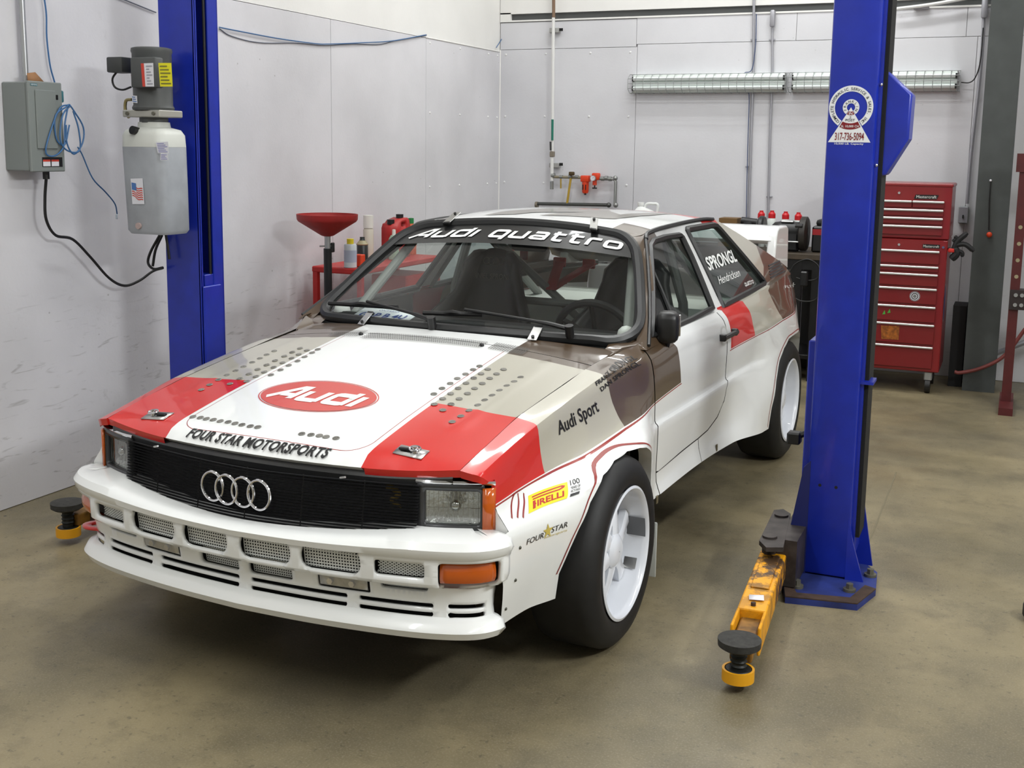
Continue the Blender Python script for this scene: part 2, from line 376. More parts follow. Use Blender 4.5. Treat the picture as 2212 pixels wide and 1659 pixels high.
mb = MB(); mb.tube([(WX + .002, 3.95, 2.302), (WX + .002, 5.2, 2.302)], .005, 4); obj('panel_trim', mb, LINER, wl)
mb = MB(); mb.b2((WX - .1, WY + .012, 0), (6.2, WY + .14, 2.53)); wb = struct(obj('wall_back', mb, SEAMD))
def bpanel(x0, x1, z0, z1, m=PANEL2):
    mb = MB(); mb.rbox(((x0 + x1) / 2, WY + .006, (z0 + z1) / 2), (x1 - x0 - .0025, .012, z1 - z0 - .003), .0015, 1); obj('wall_panel', mb, m, wb)
bpanel(WX, -.815, 0, 2.318); bpanel(WX, -.825, 2.318, 2.525)
xs_ = [-.815, 1.575, 2.755, 3.945, 5.135, 6.2]
for a, c in zip(xs_[:-1], xs_[1:]): bpanel(a, c, 0, 2.336)
xs_ = [-.825, .365, 1.50, 2.7, 3.9, 6.2]
for a, c in zip(xs_[:-1], xs_[1:]): bpanel(a, c, 2.336, 2.535)
mb = MB(); mb.b2((-1.86, WY - .007, 2.53), (6.2, WY + .02, 2.542)); obj('ledge_cap', mb, LINER, wb)
mb = MB(); mb.b2((-1.86, WY + .02, 2.542), (6.2, WY + .09, 2.60)); obj('girt', mb, GIRT, wb)
mb = MB(); mb.b2((WX, WY - .006, 2.59), (6.2, WY + .14, RH)); obj('upper_liner', mb, LINER, wb)
mb = MB(); mb.b2((WX, WY - .006, 2.53), (-1.86, WY + .14, 2.60)); obj('corner_liner', mb, LINER, wb)
# screw heads on the corner panels
sm_ = MB(); sm_.lathe([(.0005, .006), (.006, .005), (.009, .0)], (0, 0, 0), 'z', 8); first = None
SCR = mat('screw_white', (228, 228, 228), .35)
def screw(loc, rot, wb=wb):
    global first
    if first is None: o = obj('panel_screw', sm_, SCR, wb); first = o
    else: o = copy_obj(first, wb)
    o.location = loc; o.rotation_euler = rot
for z in (2.27, 1.79, 1.27, .62):
    for y in (4.02, 4.5, 5.0, 5.17): screw((WX, y, z), (0, math.pi / 2, 0), wl)
    for x in (-1.90, -1.56, -1.19, -.87): screw((x, WY, z + .01), (math.pi / 2, 0, 0))
mb = MB(); mb.tube([(WX + .001, WY - .001, 0), (WX + .001, WY - .001, 2.318)], .006, 4); obj('corner_trim', mb, LINER, wb)
mb = MB(); mb.b2((6.2, -7, 0), (6.3, 5.6, RH)); struct(obj('wall_right', mb, LINER))
mb = MB(); mb.b2((WX - .1, -7.1, 0), (6.3, -7, RH)); struct(obj('wall_front', mb, LINER))
mb = MB(); mb.b2((WX - .1, -7.1, RH), (6.3, 5.6, RH + .1)); struct(obj('ceiling', mb, LINER))
# saw cut in the slab
mb = MB(); a = at((1935, 1020), 2, .0); b_ = at((1876, 1170), 2, .0); mb.strip([Vector((a[0], a[1], .0012)), Vector((b_[0], b_[1], .0012))], [Vector((a[0] + .006, a[1], .0012)), Vector((b_[0] + .006, b_[1], .0012))]); obj('slab_joint', mb, mat('joint_dark', (112, 104, 82), .8), bpy.data.objects['floor'])
# ceiling strip lights (outside the frame): housing, diffuser and the lamp itself
def strip_light(x, y, along='y', energy=60, z=RH, L=2.4, col=(.98, 1.0, 1.0)):
    t = empty('ceiling_light', (x, y, z - .12)); d = (.22, L, .10) if along == 'y' else (L, .22, .10)
    mb = MB(); mb.rbox((x, y, z - .06), d, .01, 1); obj('housing', mb, mat('lamp_housing_white', (225, 225, 222), .5), t)
    for k in (-.05, .05):
        mb = MB(); mb.cyl((x + k, y - L / 2 + .05, z - .125), (x + k, y + L / 2 - .05, z - .125), .013, 8) if along == 'y' else mb.cyl((x - L / 2 + .05, y + k, z - .125), (x + L / 2 - .05, y + k, z - .125), .013, 8)
        obj('tube', mb, mat('lamp_tube', (255, 252, 240), .5, emit=6), t)
    l = bpy.data.lights.new('lamp', 'AREA'); l.shape = 'RECTANGLE'; l.size = .18 if along == 'y' else L; l.size_y = L if along == 'y' else .18; l.energy = energy; l.color = col
    o = bpy.data.objects.new('lamp', l); COL.objects.link(o); o.parent = t; o.location = (0, 0, -.025)
    tag(t, 'overhead strip light on the ceiling, out of the picture', 'light', 'overhead strip lights'); return t
LE = 62
for k, (x, y, a_, e, lab) in enumerate(((.2, 2.7, 'x', 52, 'over the car roof'), (.3, 4.2, 'x', 56, 'close to the back wall'), (3.6, 3.0, 'y', 30, 'over the tool chest side'), (3.4, .6, 'y', 46, 'right of the lift'), (-.3, -.2, 'y', 44, 'over the hood near the left wall'), (3.2, -3.0, 'y', 60, 'behind the camera at right'), (-.2, -3.4, 'y', 60, 'behind the camera at left'))):
    strip_light(x, y, a_, e)['label'] = 'ceiling strip light ' + lab

# tilted work light hung at the right, out of the frame: it throws the funnel's and the box's shadows on the left wall
def tilted_light(x, y, z, th, energy):
    t = empty('hanging_work_light', (x, y, z)); R = Matrix.Rotation(th, 3, 'Y')
    mb = MB(); mb.rbox(Vector((x, y, z)) + R @ Vector((0, 0, .06)), (.30, 1.25, .10), .01, 1, R); obj('housing', mb, mat('lamp_housing_white', (225, 225, 222), .5), t)
    for yy in (-.5, .5): mb = MB(); mb.cyl((x, y + yy, z + .05), (x, y + yy, RH), .006, 6); obj('hanger_rod', mb, mat('hanger_steel', (150, 150, 150), .4, .8), t)
    l = bpy.data.lights.new('lamp', 'AREA'); l.shape = 'RECTANGLE'; l.size = .26; l.size_y = 1.2; l.energy = energy; l.color = (.98, 1.0, 1.0)
    o = bpy.data.objects.new('lamp', l); COL.objects.link(o); o.parent = t; o.rotation_euler = (0, th, 0)
    tag(t, 'tilted work light hung from the ceiling at far right', 'light'); return t
tilted_light(4.3, -.75, 3.05, math.radians(58), 105)
# ================================================================== RALLY CAR (own frame: +x its left, -y its nose, origin on the floor under the front axle)
car = empty('rally_car', (0, 0, 0), -PHI, shift=False)
tag(car, 'white, red, grey and brown rally coupe parked between the two blue lift posts', 'car')
# ---- side surface from sections
ST = [
 (-.66, [(.708,.26),(.735,.42),(.738,.512),(.735,.53),(.700,.592),(.692,.635),(.672,.688),(.623,.703)]),
 (-.45, [(.725,.25),(.765,.42),(.775,.50),(.765,.54),(.705,.603),(.693,.66),(.676,.730),(.622,.745)]),
 (-.30, [(.770,.24),(.810,.42),(.820,.50),(.805,.555),(.713,.615),(.697,.68),(.684,.757),(.621,.773)]),
 (-.10, [(.815,.25),(.850,.42),(.855,.52),(.846,.590),(.742,.634),(.711,.70),(.690,.785),(.626,.798)]),
 (.05, [(.830,.30),(.860,.42),(.865,.54),(.852,.605),(.758,.646),(.722,.72),(.694,.803),(.630,.815)]),
 (.20, [(.830,.32),(.855,.42),(.860,.55),(.850,.605),(.772,.657),(.729,.73),(.698,.818),(.632,.833)]),
 (.36, [(.800,.34),(.820,.42),(.822,.555),(.815,.603),(.780,.668),(.745,.735),(.715,.822),(.640,.848)]),
 (.52, [(.802,.342),(.784,.41),(.787,.586),(.774,.606),(.772,.680),(.768,.74),(.754,.820),(.707,.876)]),
 (.90, [(.797,.335),(.780,.42),(.795,.586),(.780,.608),(.781,.69),(.778,.76),(.764,.845),(.735,.885)]),
 (1.45, [(.818,.320),(.792,.43),(.800,.586),(.785,.610),(.788,.715),(.785,.79),(.768,.85),(.740,.884)]),
 (1.80, [(.866,.292),(.852,.41),(.812,.590),(.800,.616),(.811,.735),(.802,.775),(.786,.835),(.748,.887)]),
 (2.05, [(.872,.270),(.872,.42),(.848,.585),(.840,.625),(.828,.745),(.810,.785),(.790,.835),(.748,.892)]),
 (2.27, [(.860,.265),(.862,.42),(.858,.585),(.852,.640),(.830,.753),(.812,.778),(.786,.822),(.745,.900)]),
 (2.52, [(.858,.265),(.862,.42),(.858,.600),(.850,.650),(.822,.757),(.806,.785),(.778,.835),(.738,.905)]),
 (2.85, [(.790,.285),(.798,.42),(.796,.600),(.790,.650),(.772,.750),(.762,.785),(.744,.835),(.712,.908)]),
 (3.20, [(.690,.320),(.700,.42),(.700,.600),(.698,.650),(.690,.745),(.684,.785),(.672,.835),(.645,.890)]),
 (3.32, [(.600,.340),(.610,.42),(.610,.600),(.608,.650),(.604,.740),(.600,.780),(.590,.830),(.565,.870)]),
]
SY = np.array([s[0] for s in ST]); SP = np.array([s[1] for s in ST])
TY = np.linspace(SY[0], SY[-1], 399); TT = np.linspace(0, 7, 106)
TAB = pchip(SY, SP, TY)                                   # (y, k, 2)
TAB = np.transpose(pchip(np.arange(8.0), np.transpose(TAB, (1, 0, 2)), TT), (1, 0, 2))   # (y, t, 2)
def side(y, t):
    fy = min(max((y - TY[0]) / (TY[1] - TY[0]), 0), len(TY) - 1.001); ft = min(max(t / (TT[1] - TT[0]), 0), len(TT) - 1.001)
    i, j = int(fy), int(ft); a, b = fy - i, ft - j
    q = (TAB[i, j] * (1 - b) + TAB[i, j + 1] * b) * (1 - a) + (TAB[i + 1, j] * (1 - b) + TAB[i + 1, j + 1] * b) * a
    return float(q[0]), y, float(q[1])
def side_row(y):
    fy = min(max((y - TY[0]) / (TY[1] - TY[0]), 0), len(TY) - 1.001); i = int(fy); a = fy - i
    return TAB[i] * (1 - a) + TAB[i + 1] * a
def side_t(y, z): return float(np.interp(z, side_row(y)[:, 1], TT))
def side_x(y, z):
    r = side_row(y); return float(np.interp(z, r[:, 1], r[:, 0]))
def on_side(px):                                          # where a pixel's ray meets the car's left side
    d = ray_car(px); s0 = (1.05 - CC[0]) / d[0]; s1 = (0.5 - CC[0]) / d[0]; prev = None
    for s in np.linspace(s0, s1, 400):
        q = CC + d * s; e = q[0] - side_x(q[1], q[2])
        if prev is not None and e <= 0:
            k = prev[1] / (prev[1] - e); s = prev[0] + (s - prev[0]) * k; q = CC + d * s; return q[1], q[2]
        prev = (s, e)
    return q[1], q[2]
# ---- hood surface
HYC = np.array([-.735, -.725, -.70, -.66, -.60, -.45, -.20, .0, .21, .42]); HZC = np.array([.686, .703, .719, .732, .744, .772, .812, .842, .873, .897])
HSY = np.array([-.70, -.66, -.5, -.3, -.1, .1, .3, .5]); HSZ = np.array([.686, .703, .736, .773, .798, .821, .840, .857])
def hood_z(x, y):
    a = min(abs(x) / .625, 1.1); zc = np.interp(y, HYC, HZC) if y > -.66 else np.interp(y, HYC, HZC)
    zs = np.interp(y, HSY, HSZ)
    dl = hood_front(0) - hood_front(x)                    # the nose rounds off along its own curved edge
    zc = float(np.interp(y + dl, HYC, HZC)) + (0 if y > -.5 else 0)
    w = a ** 2.6
    zz = zc * (1 - w) + min(zs, 9) * w
    r = .006 * (math.exp(-((abs(x) - .50) / .012) ** 2)) * (1 if -.45 < y < .2 else 0)
    return float(zz + r)
def hood_front(x): return -.735 + .03 * (abs(x) / .36) ** 2 if abs(x) < .36 else -.705 + .05 * ((abs(x) - .36) / .265)
def hood_back(x): return .36 + .13 * (abs(x) / .66) ** 2
def on_hood(px):
    d = ray_car(px); lo = (0.95 - CC[2]) / d[2]; hi = (0.55 - CC[2]) / d[2]; prev = None
    for s in np.linspace(lo, hi, 300):
        q = CC + d * s; e = q[2] - hood_z(q[0], q[1])
        if prev is not None and e <= 0:
            k = prev[1] / (prev[1] - e); q = CC + d * (prev[0] + (s - prev[0]) * k); return q[0], q[1]
        prev = (s, e)
    return q[0], q[1]

# ---- paint: the livery is print on the panels, set out in the car's own coordinates
def livery():
    m = bpy.data.materials.new('car_livery_paint'); m.use_nodes = True; nt = m.node_tree; L = nt.links.new; b = nt.nodes['Principled BSDF']
    b.inputs['Roughness'].default_value = 0.28; b.inputs['Coat Weight'].default_value = 0.8; b.inputs['Coat Roughness'].default_value = 0.05
    tc = nt.nodes.new('ShaderNodeTexCoord'); sp = nt.nodes.new('ShaderNodeSeparateXYZ'); L(tc.outputs['Object'], sp.inputs[0])
    def op(o, a, c=None):
        n = nt.nodes.new('ShaderNodeMath'); n.operation = o
        for i, v in enumerate((a, c)):
            if v is None: continue
            if isinstance(v, (int, float)): n.inputs[i].default_value = v
            else: L(v, n.inputs[i])
        return n.outputs[0]
    X = op('ABSOLUTE', sp.outputs[0]); Y = sp.outputs[1]; Z = sp.outputs[2]
    gt = lambda a, c: op('GREATER_THAN', a, c)
    lt = lambda a, c: op('LESS_THAN', a, c)
    def AND(*k):
        r = k[0]
        for q in k[1:]: r = op('MULTIPLY', r, q)
        return r
    def OR(*k):
        r = k[0]
        for q in k[1:]: r = op('MAXIMUM', r, q)
        return r
    def NOT(a): return op('SUBTRACT', 1.0, a)
    def btw(v, lo, hi): return AND(gt(v, lo), lt(v, hi))
    def line(v, pts):                                      # piecewise linear curve
        n = nt.nodes.new('ShaderNodeFloatCurve'); c = n.mapping.curves[0]; lo, hi = pts[0][0], pts[-1][0]
        zs = [q[1] for q in pts]; z0, z1 = min(zs) - .01, max(zs) + .01
        u = [((a - lo) / (hi - lo), (z - z0) / (z1 - z0)) for a, z in pts]
        c.points[0].location = u[0]; c.points[1].location = u[-1]
        for q in u[1:-1]: c.points.new(*q)
        for q in c.points: q.handle_type = 'VECTOR'
        n.mapping.update()
        L(op('DIVIDE', op('SUBTRACT', v, lo), hi - lo), n.inputs['Value'])
        return op('ADD', op('MULTIPLY', n.outputs[0], z1 - z0), z0)
    pin = [on_side(q) for q in [(1100, 1070), (1110.6, 1062), (1175.7, 1022.6), (1253, 983), (1347, 922.5), (1385.5, 898), (1412, 872), (1468.5, 828), (1581, 752.4), (1631.5, 725), (1690.6, 690)]]
    pin = [(-.80, pin[0][1] - .012)] + sorted(pin) + [(3.4, .74)]
    zp = line(Y, pin)
    wob = nt.nodes.new('ShaderNodeTexNoise'); wob.inputs['Scale'].default_value = 4
    L(tc.outputs['Object'], wob.inputs['Vector'])
    above = gt(Z, zp)
    hood = AND(lt(X, .343), lt(Y, .62)); body = AND(above, NOT(hood))
    zlow = lt(Z, .80)
    # edge of the brown on the door and A pillar leans back towards the roof
    eb = line(Z, [(.5, .80), (.69, .803), (.83, .785), (.864, .742), (.90, .80), (1.19, 1.14), (1.215, 1.19), (1.30, 1.25)])
    low = lt(Z, 1.0)
    YS = op('SUBTRACT', Y, op('SUBTRACT', 1.22, Z)); hi = gt(Z, 1.0)
    red = AND(body, OR(lt(Y, -.30), AND(lt(Z, .893), btw(Y, 1.475, 1.80)), AND(hi, btw(YS, 1.91, 2.14))))
    ge2 = line(Z, [(.5, 2.27), (.885, 2.275), (.905, 2.36), (.936, 2.42), (.977, 2.52), (1.066, 2.586), (1.30, 2.7)])
    grey = AND(body, OR(btw(Y, -.30, .205), AND(NOT(hi), gt(Y, 1.80), lt(Y, ge2)), AND(hi, gt(YS, 2.14), lt(Y, ge2))))
    brown = AND(body, OR(AND(gt(Y, .205), lt(Y, eb), OR(lt(Z, 1.205), gt(X, .385))), AND(gt(Z, 1.2), gt(X, .385), lt(Y, 1.22)), gt(Y, ge2)))
    # thin red lines
    p1 = AND(btw(op('SUBTRACT', Z, zp), -.0075, -.003), gt(X, .55), OR(lt(Y, .81), btw(Y, 1.46, 3.2)))
    rr = .07
    ax = op('MAXIMUM', op('SUBTRACT', X, .326 - rr), 0.0); ay = op('MAXIMUM', op('SUBTRACT', -.689 + rr, op('SUBTRACT', Y, op('MULTIPLY', op('MULTIPLY', X, X), .12))), 0.0)
    dd = op('SQRT', op('ADD', op('MULTIPLY', ax, ax), op('MULTIPLY', ay, ay)))
    p2 = AND(btw(dd, rr - .0028, rr), lt(Y, .22), gt(Z, .60), lt(X, .35))
    col = None
    def mix(a, fac, c):
        n = nt.nodes.new('ShaderNodeMix'); n.data_type = 'RGBA'; L(fac, n.inputs[0])
        if isinstance(a, tuple): n.inputs[6].default_value = a
        else: L(a, n.inputs[6])
        n.inputs[7].default_value = c; return n.outputs[2]
    c = mix(srgb(240, 242, 241), red, srgb(204, 22, 13)); c = mix(c, grey, srgb(178, 174, 160)); c = mix(c, brown, srgb(82, 66, 50))
    c = mix(c, OR(p1, p2), srgb(150, 40, 34))
    L(c, b.inputs['Base Color'])
    MATS['livery'] = m; return m
PAINT = livery()
WHITE = mat('white_body_paint', (240, 242, 241), 0.28, coat=0.8)
BLACK = mat('black_rubber', (22, 22, 23), 0.55)
BLKP = mat('black_plastic', (18, 18, 19), 0.4)
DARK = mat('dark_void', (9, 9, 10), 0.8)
CHROME = mat('chrome', (215, 215, 218), 0.12, 1.0)
ALU = mat('brushed_aluminium', (190, 190, 188), 0.35, 1.0)
AMBER = mat('amber_lens', (196, 88, 8), 0.15, coat=0.6)
REDP = mat('red_gloss_paint', (205, 30, 24), 0.3, coat=0.5)

# ---- arches
def arc_pts(cy, cz, r, a0, a1, n=18):
    return [(cy + r * math.cos(math.radians(a0 + (a1 - a0) * i / n)), cz + r * math.sin(math.radians(a0 + (a1 - a0) * i / n))) for i in range(n + 1)]
fpx = [(1199.4, 1293), (1207.4, 1239.5), (1231, 1186), (1251, 1142), (1275, 1086), (1303, 1026.6), (1326.8, 995), (1354.6, 975), (1382.5, 967.6)]
FA = [on_side(q) for q in fpx]
FARCH = FA + [(.20, .596), (.255, .570), (.30, .530), (.332, .47), (.345, .39), (.345, .335)]
rpx = [(1660, 926), (1667, 881), (1677, 823), (1684, 779), (1694, 752), (1704, 732), (1712.5, 725)]
RA = [on_side(q) for q in rpx]
RARCH = RA + [(2.62, .648), (2.72, .60), (2.79, .52), (2.84, .42), (2.87, .28)]
KT = 0.075
def p2t(y, z): return (y, side_t(y, z) * KT)
def smap(y, w): return side(y, w / KT)
def panel(name, ol, holes=(), h=.028, m=None):
    mb = cdt(ol, holes, h, smap, [KT * k / 4 for k in range(1, 28)])
    for k in (mb, mirror(mb)):
        o = obj(name, k, m or PAINT, car, smooth=28); 
    return mb
SEAM = 7 * KT
FNOSE = [(-.6595, SEAM), p2t(-.654, .6965), p2t(-.643, .6895), p2t(-.627, .679), p2t(-.608, .664)]
fo = [p2t(*on_side((1081, 1352))), (-.632, p2t(-.632, .42)[1]), (-.638, p2t(-.638, .531)[1]), (-.602, p2t(-.602, .536)[1]), (-.602, p2t(-.602, .655)[1])] + FNOSE[::-1] + [(y, SEAM) for y in (-.5, -.3, -.1, .1, .3, .515)] + [p2t(.516, z) for z in (.86, .8, .7, .6, .5, .42, .345)] + [p2t(*q) for q in FARCH[::-1]]
panel('front_fender', fo)
do = [p2t(.524, z) for z in (.345, .41, .5, .6, .7, .8, .86)] + [(.524, SEAM), (.9, SEAM), (1.40, SEAM)] + [p2t(*q) for q in [(1.412, .85), (1.412, .75), (1.412, .595), (1.375, .52), (1.30, .465), (1.18, .435), (1.05, .428), (.8, .425), (.55, .42)]] 
do = [p2t(.524, z) for z in (.425, .5, .6, .7, .8, .86)] + do[7:]
panel('door', do)
so = [p2t(.524, z) for z in (.343, .40, .418)] + [p2t(*q) for q in [(.8, .42), (1.05, .423), (1.10, .425), (1.10, .34)]] + [p2t(1.10, .333), p2t(.8, .337)]
so = [p2t(.524, .343), p2t(.524, .418), p2t(.8, .420), p2t(1.05, .423), p2t(1.052, .332), p2t(.8, .337)]
panel('sill', so)
qo = [p2t(1.056, .332), p2t(1.056, .423), p2t(1.18, .430), p2t(1.305, .460), p2t(1.382, .517), p2t(1.42, .595), p2t(1.42, .75), p2t(1.42, .85), (1.408, SEAM)] + [(y, SEAM) for y in (1.6, 1.8, 2.0, 2.2, 2.4, 2.6, 2.8, 3.0, 3.2, 3.32)] + [p2t(3.32, .6), p2t(3.32, .36), p2t(3.1, .33)] + [p2t(*q) for q in RARCH[::-1]] + [p2t(1.8, .296), p2t(1.45, .321)]
panel('rear_quarter', qo)
# arch lips turned inward, and dark wheel wells
for nm, A in (('front_arch_lip', FARCH), ('rear_arch_lip', RARCH)):
    A = resample(A, .03, False); a = [Vector((side_x(y, z), y, z)) for y, z in A]; c = [q - Vector((.045, 0, 0)) for q in a]
    mb = MB(); mb.strip(a, c); obj(nm, mb, WHITE, car); obj(nm, mirror(mb), WHITE, car)
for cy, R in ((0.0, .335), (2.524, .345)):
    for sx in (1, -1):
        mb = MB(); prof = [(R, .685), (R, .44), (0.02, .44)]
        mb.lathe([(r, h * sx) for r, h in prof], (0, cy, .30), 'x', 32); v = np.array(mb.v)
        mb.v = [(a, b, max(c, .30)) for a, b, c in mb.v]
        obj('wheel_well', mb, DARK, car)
# ---- hood
hol = [(x, hood_front(x)) for x in np.linspace(-.621, .621, 25)] + [(.622, -.5), (.618, -.3), (.623, -.1), (.627, .1), (.629, .2), (.629, .26)] + [(x, .262) for x in np.linspace(.5, -.5, 11)] + [(-.629, .26), (-.629, .2), (-.627, .1), (-.623, -.1), (-.618, -.3), (-.622, -.5)]
mb = cdt(hol, [], .028, lambda x, y: (x, y, hood_z(x, y)))
hood = obj('hood', mb, PAINT, car, smooth=30)
e0 = [Vector((x, hood_front(x), hood_z(x, hood_front(x)))) for x in np.linspace(-.621, .621, 41)]
mb = MB(); mb.strip(e0, [q + Vector((0, .03, -.022)) for q in e0]); obj('hood_front_edge', mb, PAINT, hood)
nose = [(x, hood_front(x), hood_z(x, hood_front(x))) for x in np.linspace(.352, .621, 14)] + [smap(*q) for q in resample(FNOSE, .01, False)]
for sg in (1, -1):
    up_ = [Vector((sg * q.x, q.y, q.z)) for q in map(Vector, nose)]; mb = MB(); mb.strip(up_, [Vector((q.x, q.y + .006, min(q.z - .001, max(.665, q.z - .022)))) for q in up_]); obj('nose_lip', mb, PAINT, car)
    zz = np.linspace(.524, .660, 9); mb = MB(); mb.strip([Vector((sg * side_x(-.604, z), -.604, z)) for z in zz], [Vector((sg * .694, -.600, z)) for z in zz]); obj('fender_front', mb, PAINT, car)
# cowl panel behind the hood with the perforated air intake
col = [(x, .266) for x in np.linspace(-.629, .629, 13)] + [(.632, .36), (.634, hood_back(.634) - .01)] + [(x, hood_back(x)) for x in np.linspace(.60, -.60, 17)] + [(-.634, hood_back(.634) - .01), (-.632, .36)]
cowl = obj('cowl', cdt(col, [], .03, lambda x, y: (x, y, hood_z(x, y))), PAINT, car, smooth=30)
SCRM = mat('cowl_screen', (150, 148, 142), 0.5)
# ---- windshield frame curves
def ws_edge(z):      # side edge of the windshield opening
    return (float(np.interp(z, [.87, .9, .95, 1.0, 1.05, 1.1, 1.15, 1.18, 1.2, 1.215], [.682, .676, .657, .632, .606, .578, .546, .526, .508, .49])),
            float(np.interp(z, [.87, .9, .95, 1.0, 1.05, 1.1, 1.15, 1.18, 1.2, 1.215], [.552, .595, .672, .735, .798, .863, .93, .967, 1.0, 1.02])))
def ws(u, v):        # u -1..1 across, v 0..1 bottom to top
    z_e = .873 + (.0 + v) * (1.212 - .873); xe, ye = ws_edge(z_e); bow = 1 - u * u
    yc = .385 + v * (1.062 - .385); zc = .893 + v * (1.246 - .893)
    return Vector((xe * u, ye + (yc - ye) * bow, z_e + (zc - z_e) * bow))
def rim(du=0.0, dv=0.0, n=14, rc=.14):
    p = []; rv = rc * 1.25
    lo_u, hi_u, lo_v, hi_v = -1 + du, 1 - du, dv, 1 - dv
    for (cu, cv, a0) in ((hi_u - rc, lo_v + rv, -90), (hi_u - rc, hi_v - rv, 0), (lo_u + rc, hi_v - rv, 90), (lo_u + rc, lo_v + rv, 180)):
        for k in range(7):
            a = math.radians(a0 + 15 * k); p.append((cu + rc * math.cos(a), cv + rv * math.sin(a)))
    return resample(p, .07)
RU = rim()
SEALM = mat('seal_rubber', (30, 31, 32), 0.38)
mb = MB(); mb.tube([ws(u, v) for u, v in RU], .021, 8, closed=True); mb2 = mb
seal = obj('windshield_seal', mb, SEALM, car)
GL = glass_mat('windshield_glass', (244, 248, 246), .0)
glass = obj('windshield', cdt(RU, [], .12, lambda u, v: ws(u, v) + Vector((0, .0, -.002))), GL, car)
# frame filler between the seal and the body (brown pillars, cowl edge)
mb = MB(); out = [(u * 1.055, (v - .5) * 1.06 + .5) for u, v in RU]
def ws2(u, v):
    q = ws(max(-1, min(1, u)), v)
    if abs(u) > 1: q = q + Vector((math.copysign(.75, u) * (abs(u) - 1), (abs(u) - 1) * .6, -.25 * (abs(u) - 1)))
    return q
mb.strip([ws(u, v) + Vector((0, .008, -.008)) for u, v in RU + RU[:1]], [ws2(u, v) + Vector((0, .012, -.006)) for u, v in out + out[:1]])
obj('windshield_frame', mb, PAINT, car)
# banner strip and its lettering
ban = [q for q in RU if q[1] > .80]
BT = mat('banner_black', (20, 21, 22), 0.3, coat=.3)
bo = [(-.955, .775), (.955, .775)] + [(u * .975, min(v, .972)) for u, v in rim(.02, .02) if v > .78]
mb = cdt(bo, [], .06, lambda u, v: ws(u, v) + Vector((0, -.004, .003))); banner = obj('windshield_banner', mb, BT, car)
PRW = mat('white_print', (232, 234, 232), 0.4)
PRK = mat('black_print', (20, 20, 22), 0.4)
wt = fit(wide_letters('Audi quattro', .25, .30, .17), -.885, .815, 1.79, .118); va = np.array(wt[0])
wsplit = float(np.array(wide_letters('Audi', .25, .30, .17)[0])[:, 0].max()); wall_ = np.array(wide_letters('Audi quattro', .25, .30, .17)[0]); wsplit = -.885 + 1.79 * (wsplit - wall_[:, 0].min()) / (wall_[:, 0].max() - wall_[:, 0].min()) + .02
for word in (0, 1):
    fs_ = [f for f in wt[1] if (va[list(f), 0].mean() > wsplit) == bool(word)]; used = sorted({i for f in fs_ for i in f}); ix = {k: i for i, k in enumerate(used)}
    obj('banner_lettering', lay(([tuple(va[i]) for i in used], [tuple(ix[i] for i in f) for f in fs_]), lambda u, v: ws(u, v) + Vector((0, -.007, .005)), .08), PRW, banner)
# retaining clips
def clip(u, v, up):
    c = ws(u, v); d = (ws(u, v + .03) - ws(u, v - .03)).normalized(); t = (ws(u + .02, v) - ws(u - .02, v)).normalized(); n = t.cross(d).normalized()
    R = Matrix((t, d, n)).transposed()
    mb = MB(); mb.rbox(c + n * .024 + d * (.012 if up else -.012), (.034, .075, .004), .001, 1, R)
    o = obj('windshield_clip', mb, ALU, car)
    mb = MB(); mb.rbox(c + n * .020 - d * (.026 if up else -.026), (.03, .012, .014), .002, 1, R); obj('clip_hook', mb, BLKP, o)
    mb = MB(); mb.cyl(c + n * .024 + d * (.035 if up else -.035), c + n * .032 + d * (.035 if up else -.035), .006, 8); obj('clip_screw', mb, BLKP, o)
for s in (-1, 1): clip(s * .66, 1.0, True); clip(s * .515, 0.0, False)
# ---- roof
RZ_Y = np.array([1.00, 1.06, 1.15, 1.3, 1.5, 1.75, 1.95, 2.14]); RZ_Z = np.array([1.236, 1.249, 1.262, 1.276, 1.283, 1.278, 1.268, 1.245])
RW = .513
def roof_z(x, y):
    zc = float(np.interp(y, RZ_Y, RZ_Z)); a = min(1, abs(x) / RW); ze = float(np.interp(y, [1.0, 1.1, 1.2, 1.4, 1.7, 2.0, 2.14], [1.212, 1.220, 1.228, 1.236, 1.240, 1.238, 1.226]))
    return zc + (ze - zc) * (a ** 3.2)
def roof_front(x):
    a = abs(x) / RW; return 1.068 - .02 * a ** 2 + .03 * a ** 8
ro = [(x, roof_front(x)) for x in np.linspace(-RW, RW, 23)] + [(RW, 1.3), (RW, 1.7), (RW - .005, 2.06)] + [(x, 2.12) for x in np.linspace(.47, -.47, 9)] + [(-RW + .005, 2.06), (-RW, 1.7), (-RW, 1.3)]
roof = obj('roof', cdt(ro, [], .035, lambda x, y: (x, y, roof_z(x, y))), PAINT, car, smooth=30)
# ---- greenhouse side: pillars and frames around the two side windows
def gx(z, y=1.4): return .72 - .62 * (z - .89) + .003 * math.sin(max(0, min(1, (z - .87) / .37)) * math.pi)
GFE = [(.509, .860), (.59, .905), (.666, .948), (.80, 1.029), (.931, 1.115), (1.029, 1.182), (1.075, 1.212), (1.12, 1.225)]
go = GFE + [(1.22, 1.232), (1.40, 1.237), (1.7, 1.240), (1.95, 1.239), (2.08, 1.235), (2.16, 1.222), (2.242, 1.197), (2.38, 1.152), (2.519, 1.103), (2.70, 1.039), (2.878, .973), (2.925, .948), (2.965, .90), (2.6, .888), (2.2, .878), (1.8, .874), (1.4, .870), (1.0, .868), (.7, .862)]
dw = [(.62, .893), (.80, .888), (1.10, .889), (1.42, .897), (1.46, .99), (1.505, 1.10), (1.525, 1.18), (1.51, 1.191), (1.3, 1.194), (1.15, 1.189), (1.084, 1.172), (1.0, 1.118), (.87, 1.035), (.72, .945)]
